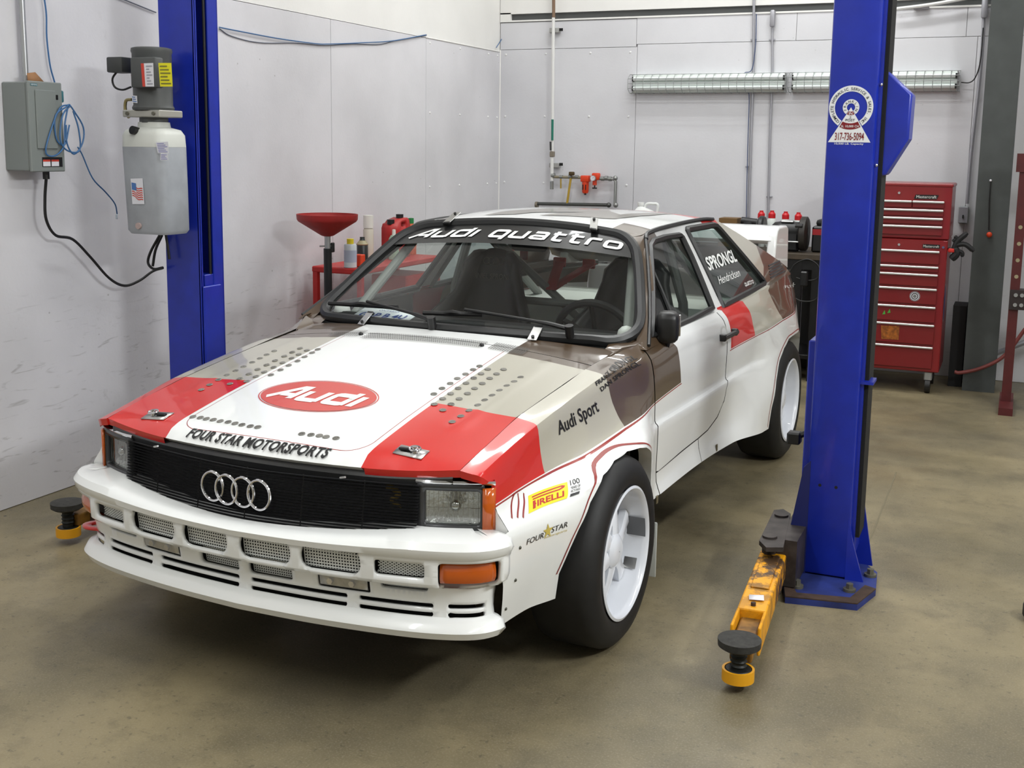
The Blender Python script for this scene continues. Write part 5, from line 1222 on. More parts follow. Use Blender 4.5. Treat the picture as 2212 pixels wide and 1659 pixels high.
# decal on the post
dc = at((1838.5, 232), 1, Y0); s_ = .0735 / 280.0 * 1.0; DX = lambda a, b, d=.0012: Vector((dc[0] + a * s_, Y0 - d, dc[2] + b * s_))
DW = mat('decal_white', (222, 224, 226), .4); DR = mat('decal_red', (120, 16, 24), .4); DK = mat('decal_text', (58, 58, 64), .4)
dec = empty('lift_decal', (0, 0, 0), 0, shift=False); dec.parent = rp; dec.location = (0, 0, 0); SHIFT[dec.name] = np.array((1.36, .92, 0))
def ringp(r0, r1, a0, a1, n=40):
    A = [math.radians(a0 + (a1 - a0) * i / n) for i in range(n + 1)]; return [(r1 * math.cos(a), r1 * math.sin(a)) for a in A] + [(r0 * math.cos(a), r0 * math.sin(a)) for a in A[::-1]]
def dface(nm, pl, m, d=.0012): mb = MB(); mb.add([DX(a, b, d) for a, b in pl], [tuple(range(len(pl)))]); return obj(nm, mb, m, dec)
def dstrip(nm, r0, r1, a0, a1, m, d=.0012, n=40):
    A = [math.radians(a0 + (a1 - a0) * i / n) for i in range(n + 1)]; mb = MB(); mb.strip([DX(r1 * math.cos(a), r1 * math.sin(a), d) for a in A], [DX(r0 * math.cos(a), r0 * math.sin(a), d) for a in A]); return obj(nm, mb, m, dec)
dstrip('decal_ring', 205, 280, -57, 237, DW); dstrip('decal_ring', 52, 105, -55, 235, DW)
h60 = math.tan(math.radians(31))
dface('decal_triangle', [(0, 0), (-450 * h60, -450), (450 * h60, -450)], DW)
dstrip('decal_band', 55, 100, 242, 298, DR, .0018, 10); dstrip('decal_band', 205, 285, 242, 298, DR, .0018, 14)
def arc_text(s, R, a0, a1, h, m=DK, up=True, d=.0024, bold=.01):
    n = len(s)
    for i, ch in enumerate(s):
        if ch == ' ': continue
        a = math.radians(a0 + (a1 - a0) * (i + .5) / n); v, f = text2d(ch, h, bold, 0, 1, True); ca, sa = math.cos(a), math.sin(a)
        mb = MB()
        if up: mb.add([DX(ca * (R + y) + sa * x, sa * (R + y) - ca * x, d) for x, y in v], f)
        else: mb.add([DX(ca * (R - y) - sa * x, sa * (R - y) + ca * x, d) for x, y in v], f)
        obj('decal_letter', mb, m, dec)
arc_text('COMPLETE HYDRAULIC SERVICE & SALES, INC', 222, 233, -53, 50); arc_text('FRANKLIN', 62, 222, -42, 44)
def flat_text(s, cx, y, w, h, m, d=.0024, bold=.01):
    v, f = fit(text2d(s, 1, bold), cx - w / 2, y, w, h); mb = MB(); mb.add([DX(a, b, d) for a, b in v], f); obj('decal_lettering', mb, m, dec)
flat_text('IN', 0, -95, 46, 34, DW); flat_text('2', 0, -142, 22, 30, DK); flat_text('POST', 0, -180, 120, 32, DK); flat_text('SL 10,000 CH', 0, -262, 226, 34, DW, .0028); flat_text('317-736-5094', 0, -424, 370, 100, DR); flat_text('10,000 LB. Capacity', 0, -488, 370, 32, DW)
# ---- left post
lp = empty('lift_post', (-1.50, .88, 0)); tag(lp, 'blue lift post standing by the left wall with cables inside', 'lift post')
A0, A1, C0, C1 = -1.605, -1.412, .795, .962
mb = MB(); mb.rbox(((A0 + A1) / 2, C0 + .006, 1.85), (A1 - A0, .012, 3.7), .004, 1); obj('column_face', mb, BLUE, lp)
mb = MB(); mb.rbox((A0 + .006, (C0 + C1) / 2, 1.85), (.012, C1 - C0 - .002, 3.7), .003, 1); obj('column_back', mb, BLUE, lp)
mb = MB(); mb.rbox(((A0 + A1) / 2, C1 - .006, 1.85), (A1 - A0, .012, 3.7), .003, 1); obj('column_face', mb, BLUE, lp)
mb = MB(); mb.rbox((A1 - .006, .924, 1.85), (.012, .068, 3.7), .003, 1); obj('column_lip', mb, BLUE, lp)
mb = MB(); mb.rbox((A1 - .006, C0 + .010, 1.85), (.012, .02, 3.7), .003, 1); obj('column_lip', mb, BLUE, lp)
mb = MB(); mb.b2((A0 + .013, C0 + .013, .02), (A0 + .05, C1 - .013, 3.65)); obj('column_inside', mb, DARK, lp)
mb = MB(); mb.rbox((A1 - .05, .872, .48), (.09, .08, .98), .004, 1); car_l = obj('carriage', mb, BLUE, lp)
mb = MB(); mb.rbox((A1 + .004, .865, .46), (.012, .125, .92), .004, 1); obj('carriage_plate', mb, BLUE, lp)
mb = MB(); mb.cyl((A1 - .03, .838, .95), (A1 - .03, .838, 3.6), .007, 8); obj('lift_cable', mb, STEEL, lp)
mb = MB(); mb.cyl((A1 - .012, .878, .86), (A1 - .012, .878, 3.6), .006, 8); obj('lift_cable', mb, BLKR, lp)
mb = MB(); mb.b2((A0 - .05, C0 - .1, 0), (A1 + .05, C1 + .15, .022)); obj('base_plate', mb, MATS['base_blue_grimy'], lp)
mb = MB(); mb.b2((A1 + .01, .70, .04), (A1 + .08, .95, .20)); obj('pivot_block', mb, MATS['pivot_steel'], lp, smooth=0)
arm = empty('swing_arm', (0, 0, 0)); arm.parent = lp; SHIFT[arm.name] = np.array((-1.50, .88, 0))
pv, pd = Vector((-1.36, .66, 0)), Vector((-1.405, -.055, 0)); ad = (pd - pv).normalized(); an = Vector((ad.y, -ad.x, 0)); an = -an if an.x < 0 else an
armbox(.02, .40, -.046, .046, .055, .145, 'arm_tube', YELW, arm); armbox(.35, .70, -.033, .033, .065, .115, 'inner_arm', MATS['inner_arm_grime'], arm)
armbox(.36, .50, -.046, -.036, .055, .155, 'arm_cheek', YELW, arm); armbox(.36, .50, .036, .046, .055, .155, 'arm_cheek', YELW, arm)
mb = MB(); q = AP(.62, .055, .10); mb.cyl(q - ad * .03, q + ad * .02, .04, 16); obj('arm_knob', mb, RUST, arm)
pad(AP(.72, 0, 0), .165, arm)
# ---- hydraulic power unit in front of the left post
YB = .645
pu = empty('hydraulic_power_unit', (-1.53, YB, 1.15)); tag(pu, 'hydraulic power unit with grey motor over a translucent white tank', 'power unit')
TANK = mat('tank_plastic', (196, 198, 192), .45, noise=.05, nscale=8); TANKD = mat('tank_oil_grey', (158, 162, 168), .45, noise=.16, nscale=7); MOT = mat('motor_grey', (72, 74, 74), .5)
def sect(pts, w, d, cx, cy, z, r): return [(cx + a, cy + b, z) for a, b in rrect(-w / 2, -d / 2, w / 2, d / 2, r)]
def loft(rows, nm, m, par, **k):
    mb = MB(); mb.grid(rows, closed=True); n = len(rows[0]); mb.add(rows[0], [tuple(range(n))[::-1]]); mb.add(rows[-1], [tuple(range(n))]); return obj(nm, mb, m, par, **k)
tx = -1.522
loft([sect(0, .205, .16, tx + .012, YB, 1.165, .035), sect(0, .225, .18, tx + .012, YB, 1.18, .04), sect(0, .228, .185, tx + .008, YB, 1.35, .04), sect(0, .230, .188, tx + .003, YB, 1.535, .04)], 'tank', TANKD, pu, smooth=50)
loft([sect(0, .230, .188, tx + .003, YB, 1.5355, .04), sect(0, .226, .184, tx + .002, YB, 1.585, .04), sect(0, .205, .165, tx, YB, 1.607, .04), sect(0, .13, .12, tx + .005, YB, 1.618, .045), sect(0, .125, .115, tx + .005, YB, 1.64, .045)], 'tank_shoulder', TANK, pu, smooth=50)
q = at((291, 285), 1, YB - .09); mb = MB(); mb.cyl((q[0], q[1] + .03, q[2] - .0), (q[0] - .004, q[1] - .012, q[2] + .008), .018, 14); obj('filler_cap', mb, BLKP, pu)
q = at((299, 488), 1, YB - .095); mb = MB(); mb.cyl((q[0], q[1] + .03, q[2]), (q[0], q[1] - .004, q[2]), .014, 12); obj('drain_plug', mb, mat('plug_pink', (170, 150, 146), .5), pu)
mb = MB(); mb.cyl((tx + .005, YB, 1.638), (tx + .005, YB, 1.66), .06, 24); obj('pump_neck', mb, MOT, pu)
mb = MB(); mb.rbox((tx + .0, YB, 1.675), (.20, .15, .03), .004, 1); vb = obj('valve_block', mb, mat('block_steel', (178, 176, 168), .4, .5), pu)
for a in (-.07, .07):
    mb = MB(); mb.cyl((tx + a, YB - .074, 1.675), (tx + a, YB - .082, 1.675), .008, 8); obj('block_bolt', mb, mat('bolt_dull', (110, 108, 96), .5, .6), vb)
mb = MB(); mb.lathe([(.001, 1.69), (.085, 1.69), (.088, 1.70), (.082, 1.712), (.082, 1.925), (.086, 1.935), (.084, 1.948), (.07, 1.952), (.001, 1.952)], (tx + .005, YB, 0), 'z', 32); obj('motor', mb, MOT, pu)
mb = MB(); mb.rbox((tx + .05, YB - .085, 1.842), (.135, .05, .125), .008, 2); cbx = obj('control_box', mb, MOT, pu)
mb = MB(); q = at((262, 140), 1, YB); mb.rbox((q[0], YB, q[2] - .002), (.085, .09, .065), .006, 2); obj('capacitor_box', mb, mat('box_dark_grey', (58, 60, 60), .5), pu)
mb = MB(); P = [at(c, 1, YB - .02) for c in ((255, 152), (243, 170), (248, 188), (265, 194), (283, 188))]; mb.tube(bez(P, 5), .0045, 6); obj('motor_lead', mb, BLKR, pu)
mb = MB(); P = [at(c, 1, YB - .05) for c in ((285, 215), (272, 218), (271, 240), (279, 254))]; mb.tube(bez(P, 4), .007, 6); obj('hydraulic_elbow', mb, mat('brass_fitting', (150, 138, 96), .4, .7), pu)
def sticker(nm, px4, yv, m, par, off=0.0):
    P = [at(c, 1, yv) for c in px4]; mb = MB(); mb.add(P, [(0, 1, 2, 3)]); return obj(nm, mb, m, par)
STW = mat('sticker_white', (214, 214, 220), .5); STR = mat('sticker_red', (196, 60, 44), .5); STY = mat('sticker_yellow', (222, 214, 20), .5); STB = mat('sticker_blue', (70, 110, 170), .5)
def printed(px4, yv, m, par, lines, lm, nm='warning_sticker'):
    P = [np.array(at(c, 1, yv)) for c in px4]; mb = MB(); mb.add(P, [(0, 1, 2, 3)]); s = obj(nm, mb, m, par); mb = MB()
    for v0, v1, u0, u1 in lines:
        f = lambda u, v: tuple((P[0] * (1 - u) + P[1] * u) * (1 - v) + (P[3] * (1 - u) + P[2] * u) * v - np.array((0, .0012, 0)))
        mb.add([f(u0, v0), f(u1, v0), f(u1, v1), f(u0, v1)], [(0, 1, 2, 3)])
    o = obj('sticker_print', mb, lm, s); o['kind'] = 'stuff'; return s
ln = lambda n, u0=.1, u1=.9, a=.06, b=.94: [(a + (b - a) * (i + .25) / n, a + (b - a) * (i + .65) / n, u0, u1 - .12 * (i % 3)) for i in range(n)]
yb = YB - .1115
printed([(308, 187), (333, 187), (331, 136), (304, 137)], yb, STW, pu, ln(7, .42, .9), mat('fine_print', (150, 150, 160), .6)); sticker('warning_band', [(308, 187.2), (314, 187.2), (310.5, 136.8), (304, 137)], yb - .0006, STR, pu)
printed([(346, 187), (373, 187), (370, 136), (342, 136)], yb, STY, pu, ln(6), mat('fine_print_dark', (120, 116, 40), .6))
printed([(287, 183), (296, 183), (295, 159), (281, 159)], YB - .083, STW, pu, ln(4), STR); printed([(286, 221), (297, 223), (296, 207), (284, 206)], YB - .083, STW, pu, ln(3), STB)
yt = YB - .0955
printed([(341, 331), (365, 331), (363, 306), (336, 307)], yt, STW, pu, ln(6), mat('fine_print_blue', (140, 140, 190), .6)); printed([(346, 346), (364, 346), (362, 332), (347, 331)], yt, STW, pu, ln(4), MATS['fine_print_blue'])
flg = sticker('flag_label', [(286, 441), (312, 441), (308, 385), (282, 386)], yt, STW, pu)
P = [np.array(at(c, 1, yt - .001)) for c in ((286, 441), (312, 441), (308, 385), (282, 386))]; fm = lambda u, v: tuple((P[0] * (1 - u) + P[1] * u) * (1 - v) + (P[3] * (1 - u) + P[2] * u) * v)
for i in range(6):
    mb = MB(); A = [(u, .78 - .085 * i - .22 * u + .04 * math.sin(u * 9)) for u in np.linspace(.05 if i > 2 else .4, .92, 9)]; mb.strip([fm(u, v) for u, v in A], [fm(u, v - .04) for u, v in A]); obj('flag_stripe', mb, STR, flg)
mb = MB(); A = [(u, .86 - .12 * u) for u in np.linspace(.05, .42, 5)]; mb.strip([fm(u, v) for u, v in A], [fm(u, v - .28) for u, v in A]); obj('flag_canton', mb, STB, flg)
# hoses below the tank
for k, pts in enumerate((((345, 508), (325, 545), (320, 568), (332, 581), (352, 578)), ((350, 508), (336, 540), (330, 575)), ((358, 506), (362, 530), (366, 560)))):
    P = [at(c, 1, .76) for c in pts]; mb = MB(); mb.tube(bez(P, 6), .006, 8); obj('hydraulic_hose', mb, BLKR, pu)
# ================================================================== THINGS ON THE LEFT WALL
GREYB = mat('enclosure_grey', (124, 130, 128), .45); CONDM = mat('conduit_steel', (176, 178, 180), .35, .8); BLUC = mat('blue_cable', (54, 100, 148), .5)
eb = empty('disconnect_box', (WX + .075, .34, 1.43)); tag(eb, 'grey steel electrical disconnect box on the left wall', 'electrical box')
bx0, bx1, by0, by1, bz0, bz1 = WX, WX + .145, .238, .412, 1.432, 1.792
mb = MB(); mb.rbox(((bx0 + bx1) / 2 - .008, (by0 + by1) / 2, (bz0 + bz1) / 2), (bx1 - bx0 - .016, by1 - by0, bz1 - bz0), .004, 1); obj('box_body', mb, GREYB, eb)
mb = MB(); mb.rbox((bx1 - .008, (by0 + by1) / 2 + .004, (bz0 + bz1) / 2), (.016, by1 - by0 + .01, bz1 - bz0 + .008), .004, 1); bd = obj('box_door', mb, GREYB, eb)
mb = MB(); mb.rbox((bx1 + .003, (by0 + by1) / 2, (bz0 + bz1) / 2 + .03), (.006, .11, .24), .003, 1); obj('door_embossing', mb, GREYB, bd)
mb = MB(); mb.rbox((bx1 - .02, by1 + .015, 1.74), (.03, .02, .05), .006, 2); hnd = obj('switch_handle', mb, mat('handle_teal', (58, 110, 118), .4), eb)
mb = MB(); mb.rbox((bx1 - .03, by1 + .012, 1.495), (.02, .014, .03), .003, 1); obj('latch', mb, BLKP, eb)
mb = MB(); mb.add([(bx1 + .001, by0 + .055, 1.448), (bx1 + .001, by1 - .008, 1.448), (bx1 + .001, by1 - .008, 1.488), (bx1 + .001, by0 + .055, 1.488)], [(0, 1, 2, 3)]); lb = obj('hazard_label', mb, BLKP, eb)
for a, c, m in ((.058, .098, STW), (.104, .145, STW)):
    mb = MB(); mb.add([(bx1 + .002, by0 + a, 1.451), (bx1 + .002, by0 + c, 1.451), (bx1 + .002, by0 + c, 1.478), (bx1 + .002, by0 + a, 1.478)], [(0, 1, 2, 3)]); obj('label_panel', mb, m, lb)
    mb = MB(); mb.add([(bx1 + .0025, by0 + a, 1.470), (bx1 + .0025, by0 + c, 1.470), (bx1 + .0025, by0 + c, 1.478), (bx1 + .0025, by0 + a, 1.478)], [(0, 1, 2, 3)]); obj('label_band', mb, STR, lb)
mb = MB(); mb.add([(bx1 + .001, by1 - .028, 1.725), (bx1 + .001, by1 - .016, 1.725), (bx1 + .001, by1 - .016, 1.745), (bx1 + .001, by1 - .028, 1.745)], [(0, 1, 2, 3)]); obj('on_mark', mb, BLKP, bd)
mb = MB(); mb.add([(bx1 + .001, by0 + .012, 1.776), (bx1 + .001, by0 + .048, 1.776), (bx1 + .001, by0 + .048, 1.786), (bx1 + .001, by0 + .012, 1.786)], [(0, 1, 2, 3)]); obj('maker_plate', mb, MATS['handle_teal'], bd)
f_ = fit(text2d('SIEMENS', 1), by0 + .014, 1.778, .032, .006); mb = MB(); mb.add([(bx1 + .0016, a, b) for a, b in f_[0]], f_[1]); obj('maker_lettering', mb, STW, bd)
mb = MB(); cg = at((100, 383), 0, WX + .075); mb.cyl((cg[0], cg[1], 1.434), (cg[0], cg[1], 1.395), .014, 10); obj('cord_grip', mb, BLKP, eb)
mb = MB(); cx_ = .36; mb.cyl((WX + .03, cx_ - .02, 1.79), (WX + .03, cx_ - .03, RH - .01), .0125, 12); o = thing('electrical_conduit', mb, CONDM, 'thin steel conduit rising from the grey disconnect box', 'conduit')
mb = MB(); P = [at(c, 0, WX + .09) for c in ((60, 182), (58, 158), (75, 156), (97, 180))]; mb.add(P, [(0, 1, 2, 3)]); o = thing('cardboard_scrap', mb, mat('cardboard_brown', (150, 108, 72), .7), 'brown cardboard scrap stuck on top of the disconnect box', 'cardboard'); solid(o, .003)
def wall_line(px, x, r, nm, m, label, cat, n=6, grp=None):
    P = [at(c, 0, x) for c in px]; mb = MB(); mb.tube(bez(P, n), r, 6); return thing(nm, mb, m, label, cat, grp)
wall_line([(100, 383), (97, 430), (100, 475), (120, 508), (157, 517), (195, 555), (235, 600), (268, 617), (300, 607), (330, 586), (352, 579)], WX + .075, .0065, 'power_cable', BLKR, 'black power cord sagging from the disconnect box to the lift post', 'cord')
wall_line([(93, -20), (100, 30), (101, 80), (108, 140), (118, 178)], WX + .02, .0035, 'network_cable', BLUC, 'blue cable running down the wall to the disconnect box', 'cable')
wall_line([(474, 59), (520, 68), (600, 83), (680, 94), (713, 95), (790, 92), (850, 88), (921, 75)], WX + .013, .0035, 'network_cable', BLUC, 'blue cable sagging along the top of the left wall panels', 'cable')
wall_line([(474, 62), (500, 78), (560, 92), (640, 93), (700, 98), (760, 95), (820, 96), (860, 86), (921, 77)], WX + .004, .0028, 'network_cable', mat('grey_cable', (96, 102, 116), .5), 'grey cable looped just under the blue cable on the left wall', 'cable')
wall_line([(240, -12), (290, 8), (337, 27)], WX + .008, .003, 'network_cable', MATS['grey_cable'], 'short grey cable entering behind the left post top', 'cable')
# coil of blue cable on the switch handle
cc = empty('cable_coil', (WX + .15, .43, 1.50)); tag(cc, 'coil of blue network cable hung on the disconnect box', 'cable')
for loopp in ([(150, 226), (128, 236), (104, 300), (100, 332), (120, 336), (138, 315), (140, 270), (146, 235)], [(150, 226), (160, 240), (180, 275), (178, 310), (160, 333), (145, 310), (143, 270)], [(152, 228), (135, 250), (130, 300), (145, 325), (172, 325), (170, 280), (158, 240)], [(148, 228), (120, 250), (122, 300), (140, 312), (150, 270)]):
    mb = MB(); mb.tube(bez([at(c, 0, WX + .155 + .006 * random.random()) for c in loopp], 5), .0035, 6); obj('cable_loop', mb, BLUC, cc)
mb = MB(); mb.tube(bez([at(c, 0, WX + .15 - .01 * i) for i, c in enumerate(((168, 318), (178, 335), (200, 385), (228, 415), (248, 440), (253, 462)))], 5), .0032, 6); obj('cable_tail', mb, BLUC, cc)
q = at((252, 468), 0, WX + .10); mb = MB(); mb.rbox(q, (.008, .01, .022), .002, 1); obj('cable_plug', mb, mat('plug_clear', (190, 200, 210), .3), cc)
wall_line([(1106, 50), (1096, 62), (1085, 82), (1072, 103)], WX + .01, .003, 'network_cable', BLUC, 'short blue cable hanging in the back corner of the room', 'cable')
# ================================================================== DRAIN FUNNEL
fx, fy = -1.60, 2.13
fu = empty('oil_drain_funnel', (fx, fy, 0)); tag(fu, 'red oil drain funnel on a black and silver stand', 'drain funnel')
RED2 = mat('red_dusty_plastic', (150, 30, 28), .55, noise=.12, nscale=20)
FZ = 1.175
mb = MB(); mb.lathe([(.166, FZ), (.170, FZ), (.168, FZ - .028), (.160, FZ - .04), (.035, FZ - .118), (.022, FZ - .122), (.018, FZ - .118), (.03, FZ - .112), (.155, FZ - .036), (.163, FZ - .026)], (fx, fy, 0), 'z', 40, close=True); obj('funnel_bowl', mb, RED2, fu)
mb = MB(); mb.cyl((fx, fy, FZ - .19), (fx, fy, FZ - .118), .017, 14); obj('inner_tube', mb, STEEL, fu)
mb = MB(); mb.cyl((fx, fy, .06), (fx, fy, FZ - .19), .023, 14); obj('outer_tube', mb, BLKP, fu)
mb = MB(); mb.rbox((fx + .02, fy + .02, FZ - .185), (.012, .03, .055), .004, 1); obj('clamp', mb, BLKP, fu); mb = MB(); mb.tube([(fx - .04, fy - .02, FZ - .178), (fx + .02, fy + .01, FZ - .176)], .005, 6); obj('clamp_bolt', mb, STEEL, fu)
mb = MB(); mb.lathe([(.001, .06), (.19, .05), (.20, .03), (.20, .0), (.001, 0)], (fx, fy, 0), 'z', 28); obj('stand_base', mb, RED2, fu)
# ================================================================== RED CART WITH CANS
ct = empty('service_cart', (-1.68, 2.75, 0)); tag(ct, 'low red service cart against the left wall behind the windscreen', 'cart')
REDC = mat('cart_red', (182, 34, 30), .45)
cz = .855; x0, x1, y0, y1 = -1.86, -1.52, 2.36, 3.36
for z in (cz, .42):
    mb = MB(); mb.rbox(((x0 + x1) / 2, (y0 + y1) / 2, z - .02), (x1 - x0, y1 - y0, .035), .006, 1); obj('tray', mb, REDC, ct)
for x in (x0 + .02, x1 - .02):
    for y in (y0 + .02, y1 - .02):
        mb = MB(); mb.b2((x - .015, y - .015, .06), (x + .015, y + .015, cz - .02)); obj('leg', mb, REDC, ct); mb = MB(); mb.cyl((x - .012, y, .03), (x + .012, y, .03), .03, 12); obj('caster', mb, BLKP, ct)
mb = MB(); mb.rbox((x1 - .17, y1 - .22, .60), (.26, .34, .30), .01, 1); obj('drawer_box', mb, REDC, ct)
def can(nm, c, prof, parts, label, cat):
    t = empty(nm, c); tag(t, label, cat)
    for pn, pr, m in parts:
        mb = MB(); mb.lathe(pr, c, 'z', 20); obj(pn, mb, m, t)
    return t
def on_cart(px, x): q = at(px, 0, x); return (q[0], q[1], cz)
WCAN = mat('can_white', (196, 202, 206), .4); YCAP = mat('cap_yellow', (212, 190, 30), .45); GCAP = mat('cap_green', (28, 120, 62), .45); ORG = mat('orange_plastic', (204, 62, 24), .5); DKB = mat('bottle_dark', (38, 42, 42), .3)
pr = lambda r, h, n=.4, nh=.03: [(.001, 0), (r, 0), (r, h - nh), (r * n, h), (.001, h)]
can('solvent_can', on_cart((757, 577), -1.62), 0, [('can_body', pr(.037, .135, .9, .008), WCAN), ('cap', [(.001, .136), (.02, .136), (.02, .165), (.001, .167)], YCAP), ('label_band', [(.0375, .03), (.0375, .10)], mat('label_blue_grey', (170, 178, 196), .5))], 'white solvent can with yellow cap on the red cart', 'can')
can('oil_bottle', on_cart((783, 572), -1.70), 0, [('bottle', [(.001, 0), (.034, 0), (.034, .11), (.015, .14), (.015, .155), (.001, .155)], DKB), ('neck_band', [(.030, .10), (.037, .112), (.018, .135)], mat('band_tan', (150, 140, 108), .5))], 'dark bottle beside the white solvent can on the cart', 'bottle')
can('spray_can', on_cart((796, 565), -1.76), 0, [('can_body', pr(.032, .195, .8, .01), mat('can_tan', (188, 182, 168), .45)), ('cap', [(.001, .196), (.031, .196), (.031, .275), (.001, .276)], mat('cap_offwhite', (214, 214, 206), .5))], 'tall pale spray can behind the dark bottle on the cart', 'can')
q = on_cart((773, 577), -1.60); mb = MB(); mb.rbox((q[0], q[1] + .02, cz + .035), (.05, .05, .07), .004, 1); thing('parts_tray', mb, ORG, 'small orange plastic bin on the edge of the cart', 'bin')
q = on_cart((851, 545), -1.64); can('spray_can', (q[0], q[1], cz), 0, [('can_body', pr(.032, .15, .6, .02), mat('can_green_white', (150, 176, 156), .4)), ('cap', [(.001, .15), (.012, .15), (.010, .185), (.001, .187)], mat('cap_offwhite', (214, 214, 206), .5))], 'green and white spray can before the red fuel jug', 'can')
q = on_cart((880, 530), -1.72); can('coolant_bottle', (q[0] , q[1] + .05, cz), 0, [('bottle', pr(.035, .20, .5, .04), mat('bottle_orange', (190, 80, 30), .4)), ('cap', [(.001, .20), (.018, .20), (.018, .235), (.001, .237)], GCAP)], 'orange bottle with green cap behind the red fuel jug', 'bottle')
# red fuel jug
jq = on_cart((840, 560), -1.74); jg = empty('fuel_jug', jq); tag(jg, 'red plastic fuel jug with black caps on the cart', 'jug')
jy = jq[1] + .02
jr = [(-.09, 0), (-.095, .02), (-.095, .19), (-.08, .215), (-.05, .22), (-.03, .235), (.06, .25), (.085, .235), (.095, .20), (.095, .02), (.09, 0)]
mb = cdt(jr, [rrect(-.02, .195, .035, .222, .01)], .05, lambda a, b: (jq[0] + .04, jy + a, cz + b)); o = obj('jug_body', mb, mat('jug_red', (168, 30, 28), .5), jg); solid(o, .10, 0)
for a, b in ((-.065, .222), (.05, .25)):
    mb = MB(); mb.cyl((jq[0] + .04, jy + a, cz + b - .01), (jq[0] + .04, jy + a, cz + b + .02), .024, 14); obj('jug_cap', mb, BLKP, jg)
# ================================================================== BACK WALL: air line
def bw(px, d): return Vector(at(px, 1, WY - d))
PIPEG = mat('pipe_galvanised', (150, 152, 150), .4, .75); PIPEW = mat('pipe_white', (218, 218, 216), .4); BRASS = mat('brass_yellow', (168, 140, 60), .35, .8); ORNG = mat('filter_orange', (214, 62, 24), .4)
al = empty('air_line', (-1.49, WY - .05, 1.10)); tag(al, 'compressed air pipe with orange filter and regulator on the back wall', 'air pipe')
dx = .06
mb = MB(); mb.tube([bw((1196, -60), dx), bw((1196, 38), dx)], .0125, 10); obj('pipe', mb, mat('pipe_rust', (120, 96, 76), .6), al)
mb = MB(); mb.tube([bw((1195.5, 38), dx), bw((1193, 330), dx)], .0125, 10); obj('pipe', mb, PIPEW, al)
mb = MB(); mb.tube([bw((1193.5, 258), dx + .012), bw((1193, 303), dx + .012)], .010, 8); obj('valve_tag', mb, mat('tag_green', (18, 110, 92), .5), al)
mb = MB(); mb.tube([bw((1189, 306), dx + .02), bw((1189.5, 325), dx + .02)], .007, 6); obj('valve_lever', mb, BLKP, al)
mb = MB(); mb.rbox(bw((1193, 333), dx), (.035, .035, .045), .005, 1); obj('ball_valve', mb, mat('valve_body', (140, 132, 118), .4, .6), al)
mb = MB(); mb.tube([bw((1192.5, 340), dx), bw((1192, 390), dx)], .0135, 10); obj('pipe', mb, PIPEW, al)
mb = MB(); mb.tube([bw((1192, 392), dx), bw((1192, 409), dx)], .015, 10); obj('drip_leg', mb, PIPEG, al)
for y_ in (66, 357):
    mb = MB(); q = bw((1199, y_), .029); mb.rbox(q, (.085, .042, .035), .003, 1); obj('strut_bracket', mb, mat('strut_grey', (170, 170, 168), .45, .5), al)
    mb = MB(); q = bw((1212, y_ - 2), .0525); mb.rbox(q, (.03, .004, .022), .001, 1); obj('strut_slot', mb, DARK, al)
hz = [(1192, 381), (1217, 382), (1240, 384), (1258, 384)]
mb = MB(); mb.tube([bw((1192, 382), dx), bw((1258, 384), dx)], .011, 8); obj('pipe', mb, mat('pipe_brassy', (150, 142, 120), .4, .7), al)
for px, r in (((1195, 379), .019), ((1212, 382), .014), ((1232, 382), .017), ((1246, 382), .014)):
    q = bw(px, dx); mb = MB(); mb.cyl(q - Vector((.014, 0, 0)), q + Vector((.014, 0, 0)), r, 8); obj('pipe_fitting', mb, PIPEG, al)
mb = MB(); q = bw((1235, 375), dx + .02); mb.rbox(q, (.045, .03, .03), .008, 2); obj('coupler', mb, mat('coupler_brown', (84, 70, 44), .4, .6), al)
mb = MB(); mb.tube([bw((1211.5, 386), dx), bw((1211.5, 407), dx)], .006, 6); obj('brass_drain', mb, BRASS, al)
mb = MB(); mb.tube(bez([bw((1233, 385), dx + .01), bw((1229, 412), dx + .012), bw((1225, 440), dx + .012)], 4), .0095, 8); obj('yellow_hose', mb, mat('hose_yellow', (170, 140, 44), .5), al)
q = bw((1265, 386), dx); mb = MB(); mb.rbox(q + Vector((0, 0, .0)), (.068, .06, .05), .008, 2); fl = obj('filter_head', mb, ORNG, al)
mb = MB(); mb.lathe([(.001, -.115), (.02, -.112), (.026, -.10), (.027, -.025), (.027, 0)], q, 'z', 20); obj('filter_bowl', mb, ORNG, al); mb = MB(); mb.cyl(q + Vector((0, 0, -.125)), q + Vector((0, 0, -.112)), .009, 8); obj('filter_drain', mb, BLKP, al)
for k in (-.012, .012): mb = MB(); mb.b2(tuple(q + Vector((k - .003, -.029, -.085))), tuple(q + Vector((k + .003, -.026, -.045)))); obj('bowl_slot', mb, DARK, al)
q2 = bw((1285, 383), dx); mb = MB(); mb.rbox(q2 + Vector((.01, 0, .006)), (.06, .05, .055), .01, 2); obj('regulator', mb, ORNG, al)
mb = MB(); mb.cyl(q2 + Vector((.0, 0, -.06)), q2 + Vector((.0, 0, -.01)), .017, 14); obj('regulator_spring', mb, ORNG, al); mb = MB(); mb.cyl(q2 + Vector((.0, 0, -.08)), q2 + Vector((.0, 0, -.06)), .005, 8); mb.cyl(q2 + Vector((.0, 0, -.088)), q2 + Vector((.0, 0, -.078)), .019, 14); obj('regulator_knob', mb, BLKP, al)
g = bw((1282, 385), dx + .04); mb = MB(); mb.cyl(g, g + Vector((0, -.018, 0)), .021, 20); gg = obj('gauge', mb, STEEL, al); mb = MB(); mb.cyl(g + Vector((0, -.018, 0)), g + Vector((0, -.0195, 0)), .018, 20); obj('gauge_dial', mb, STW, gg); mb = MB(); mb.tube([g + Vector((0, -.0205, 0)), g + Vector((.008, -.0205, .010))], .0012, 4); obj('gauge_needle', mb, BLKP, gg)
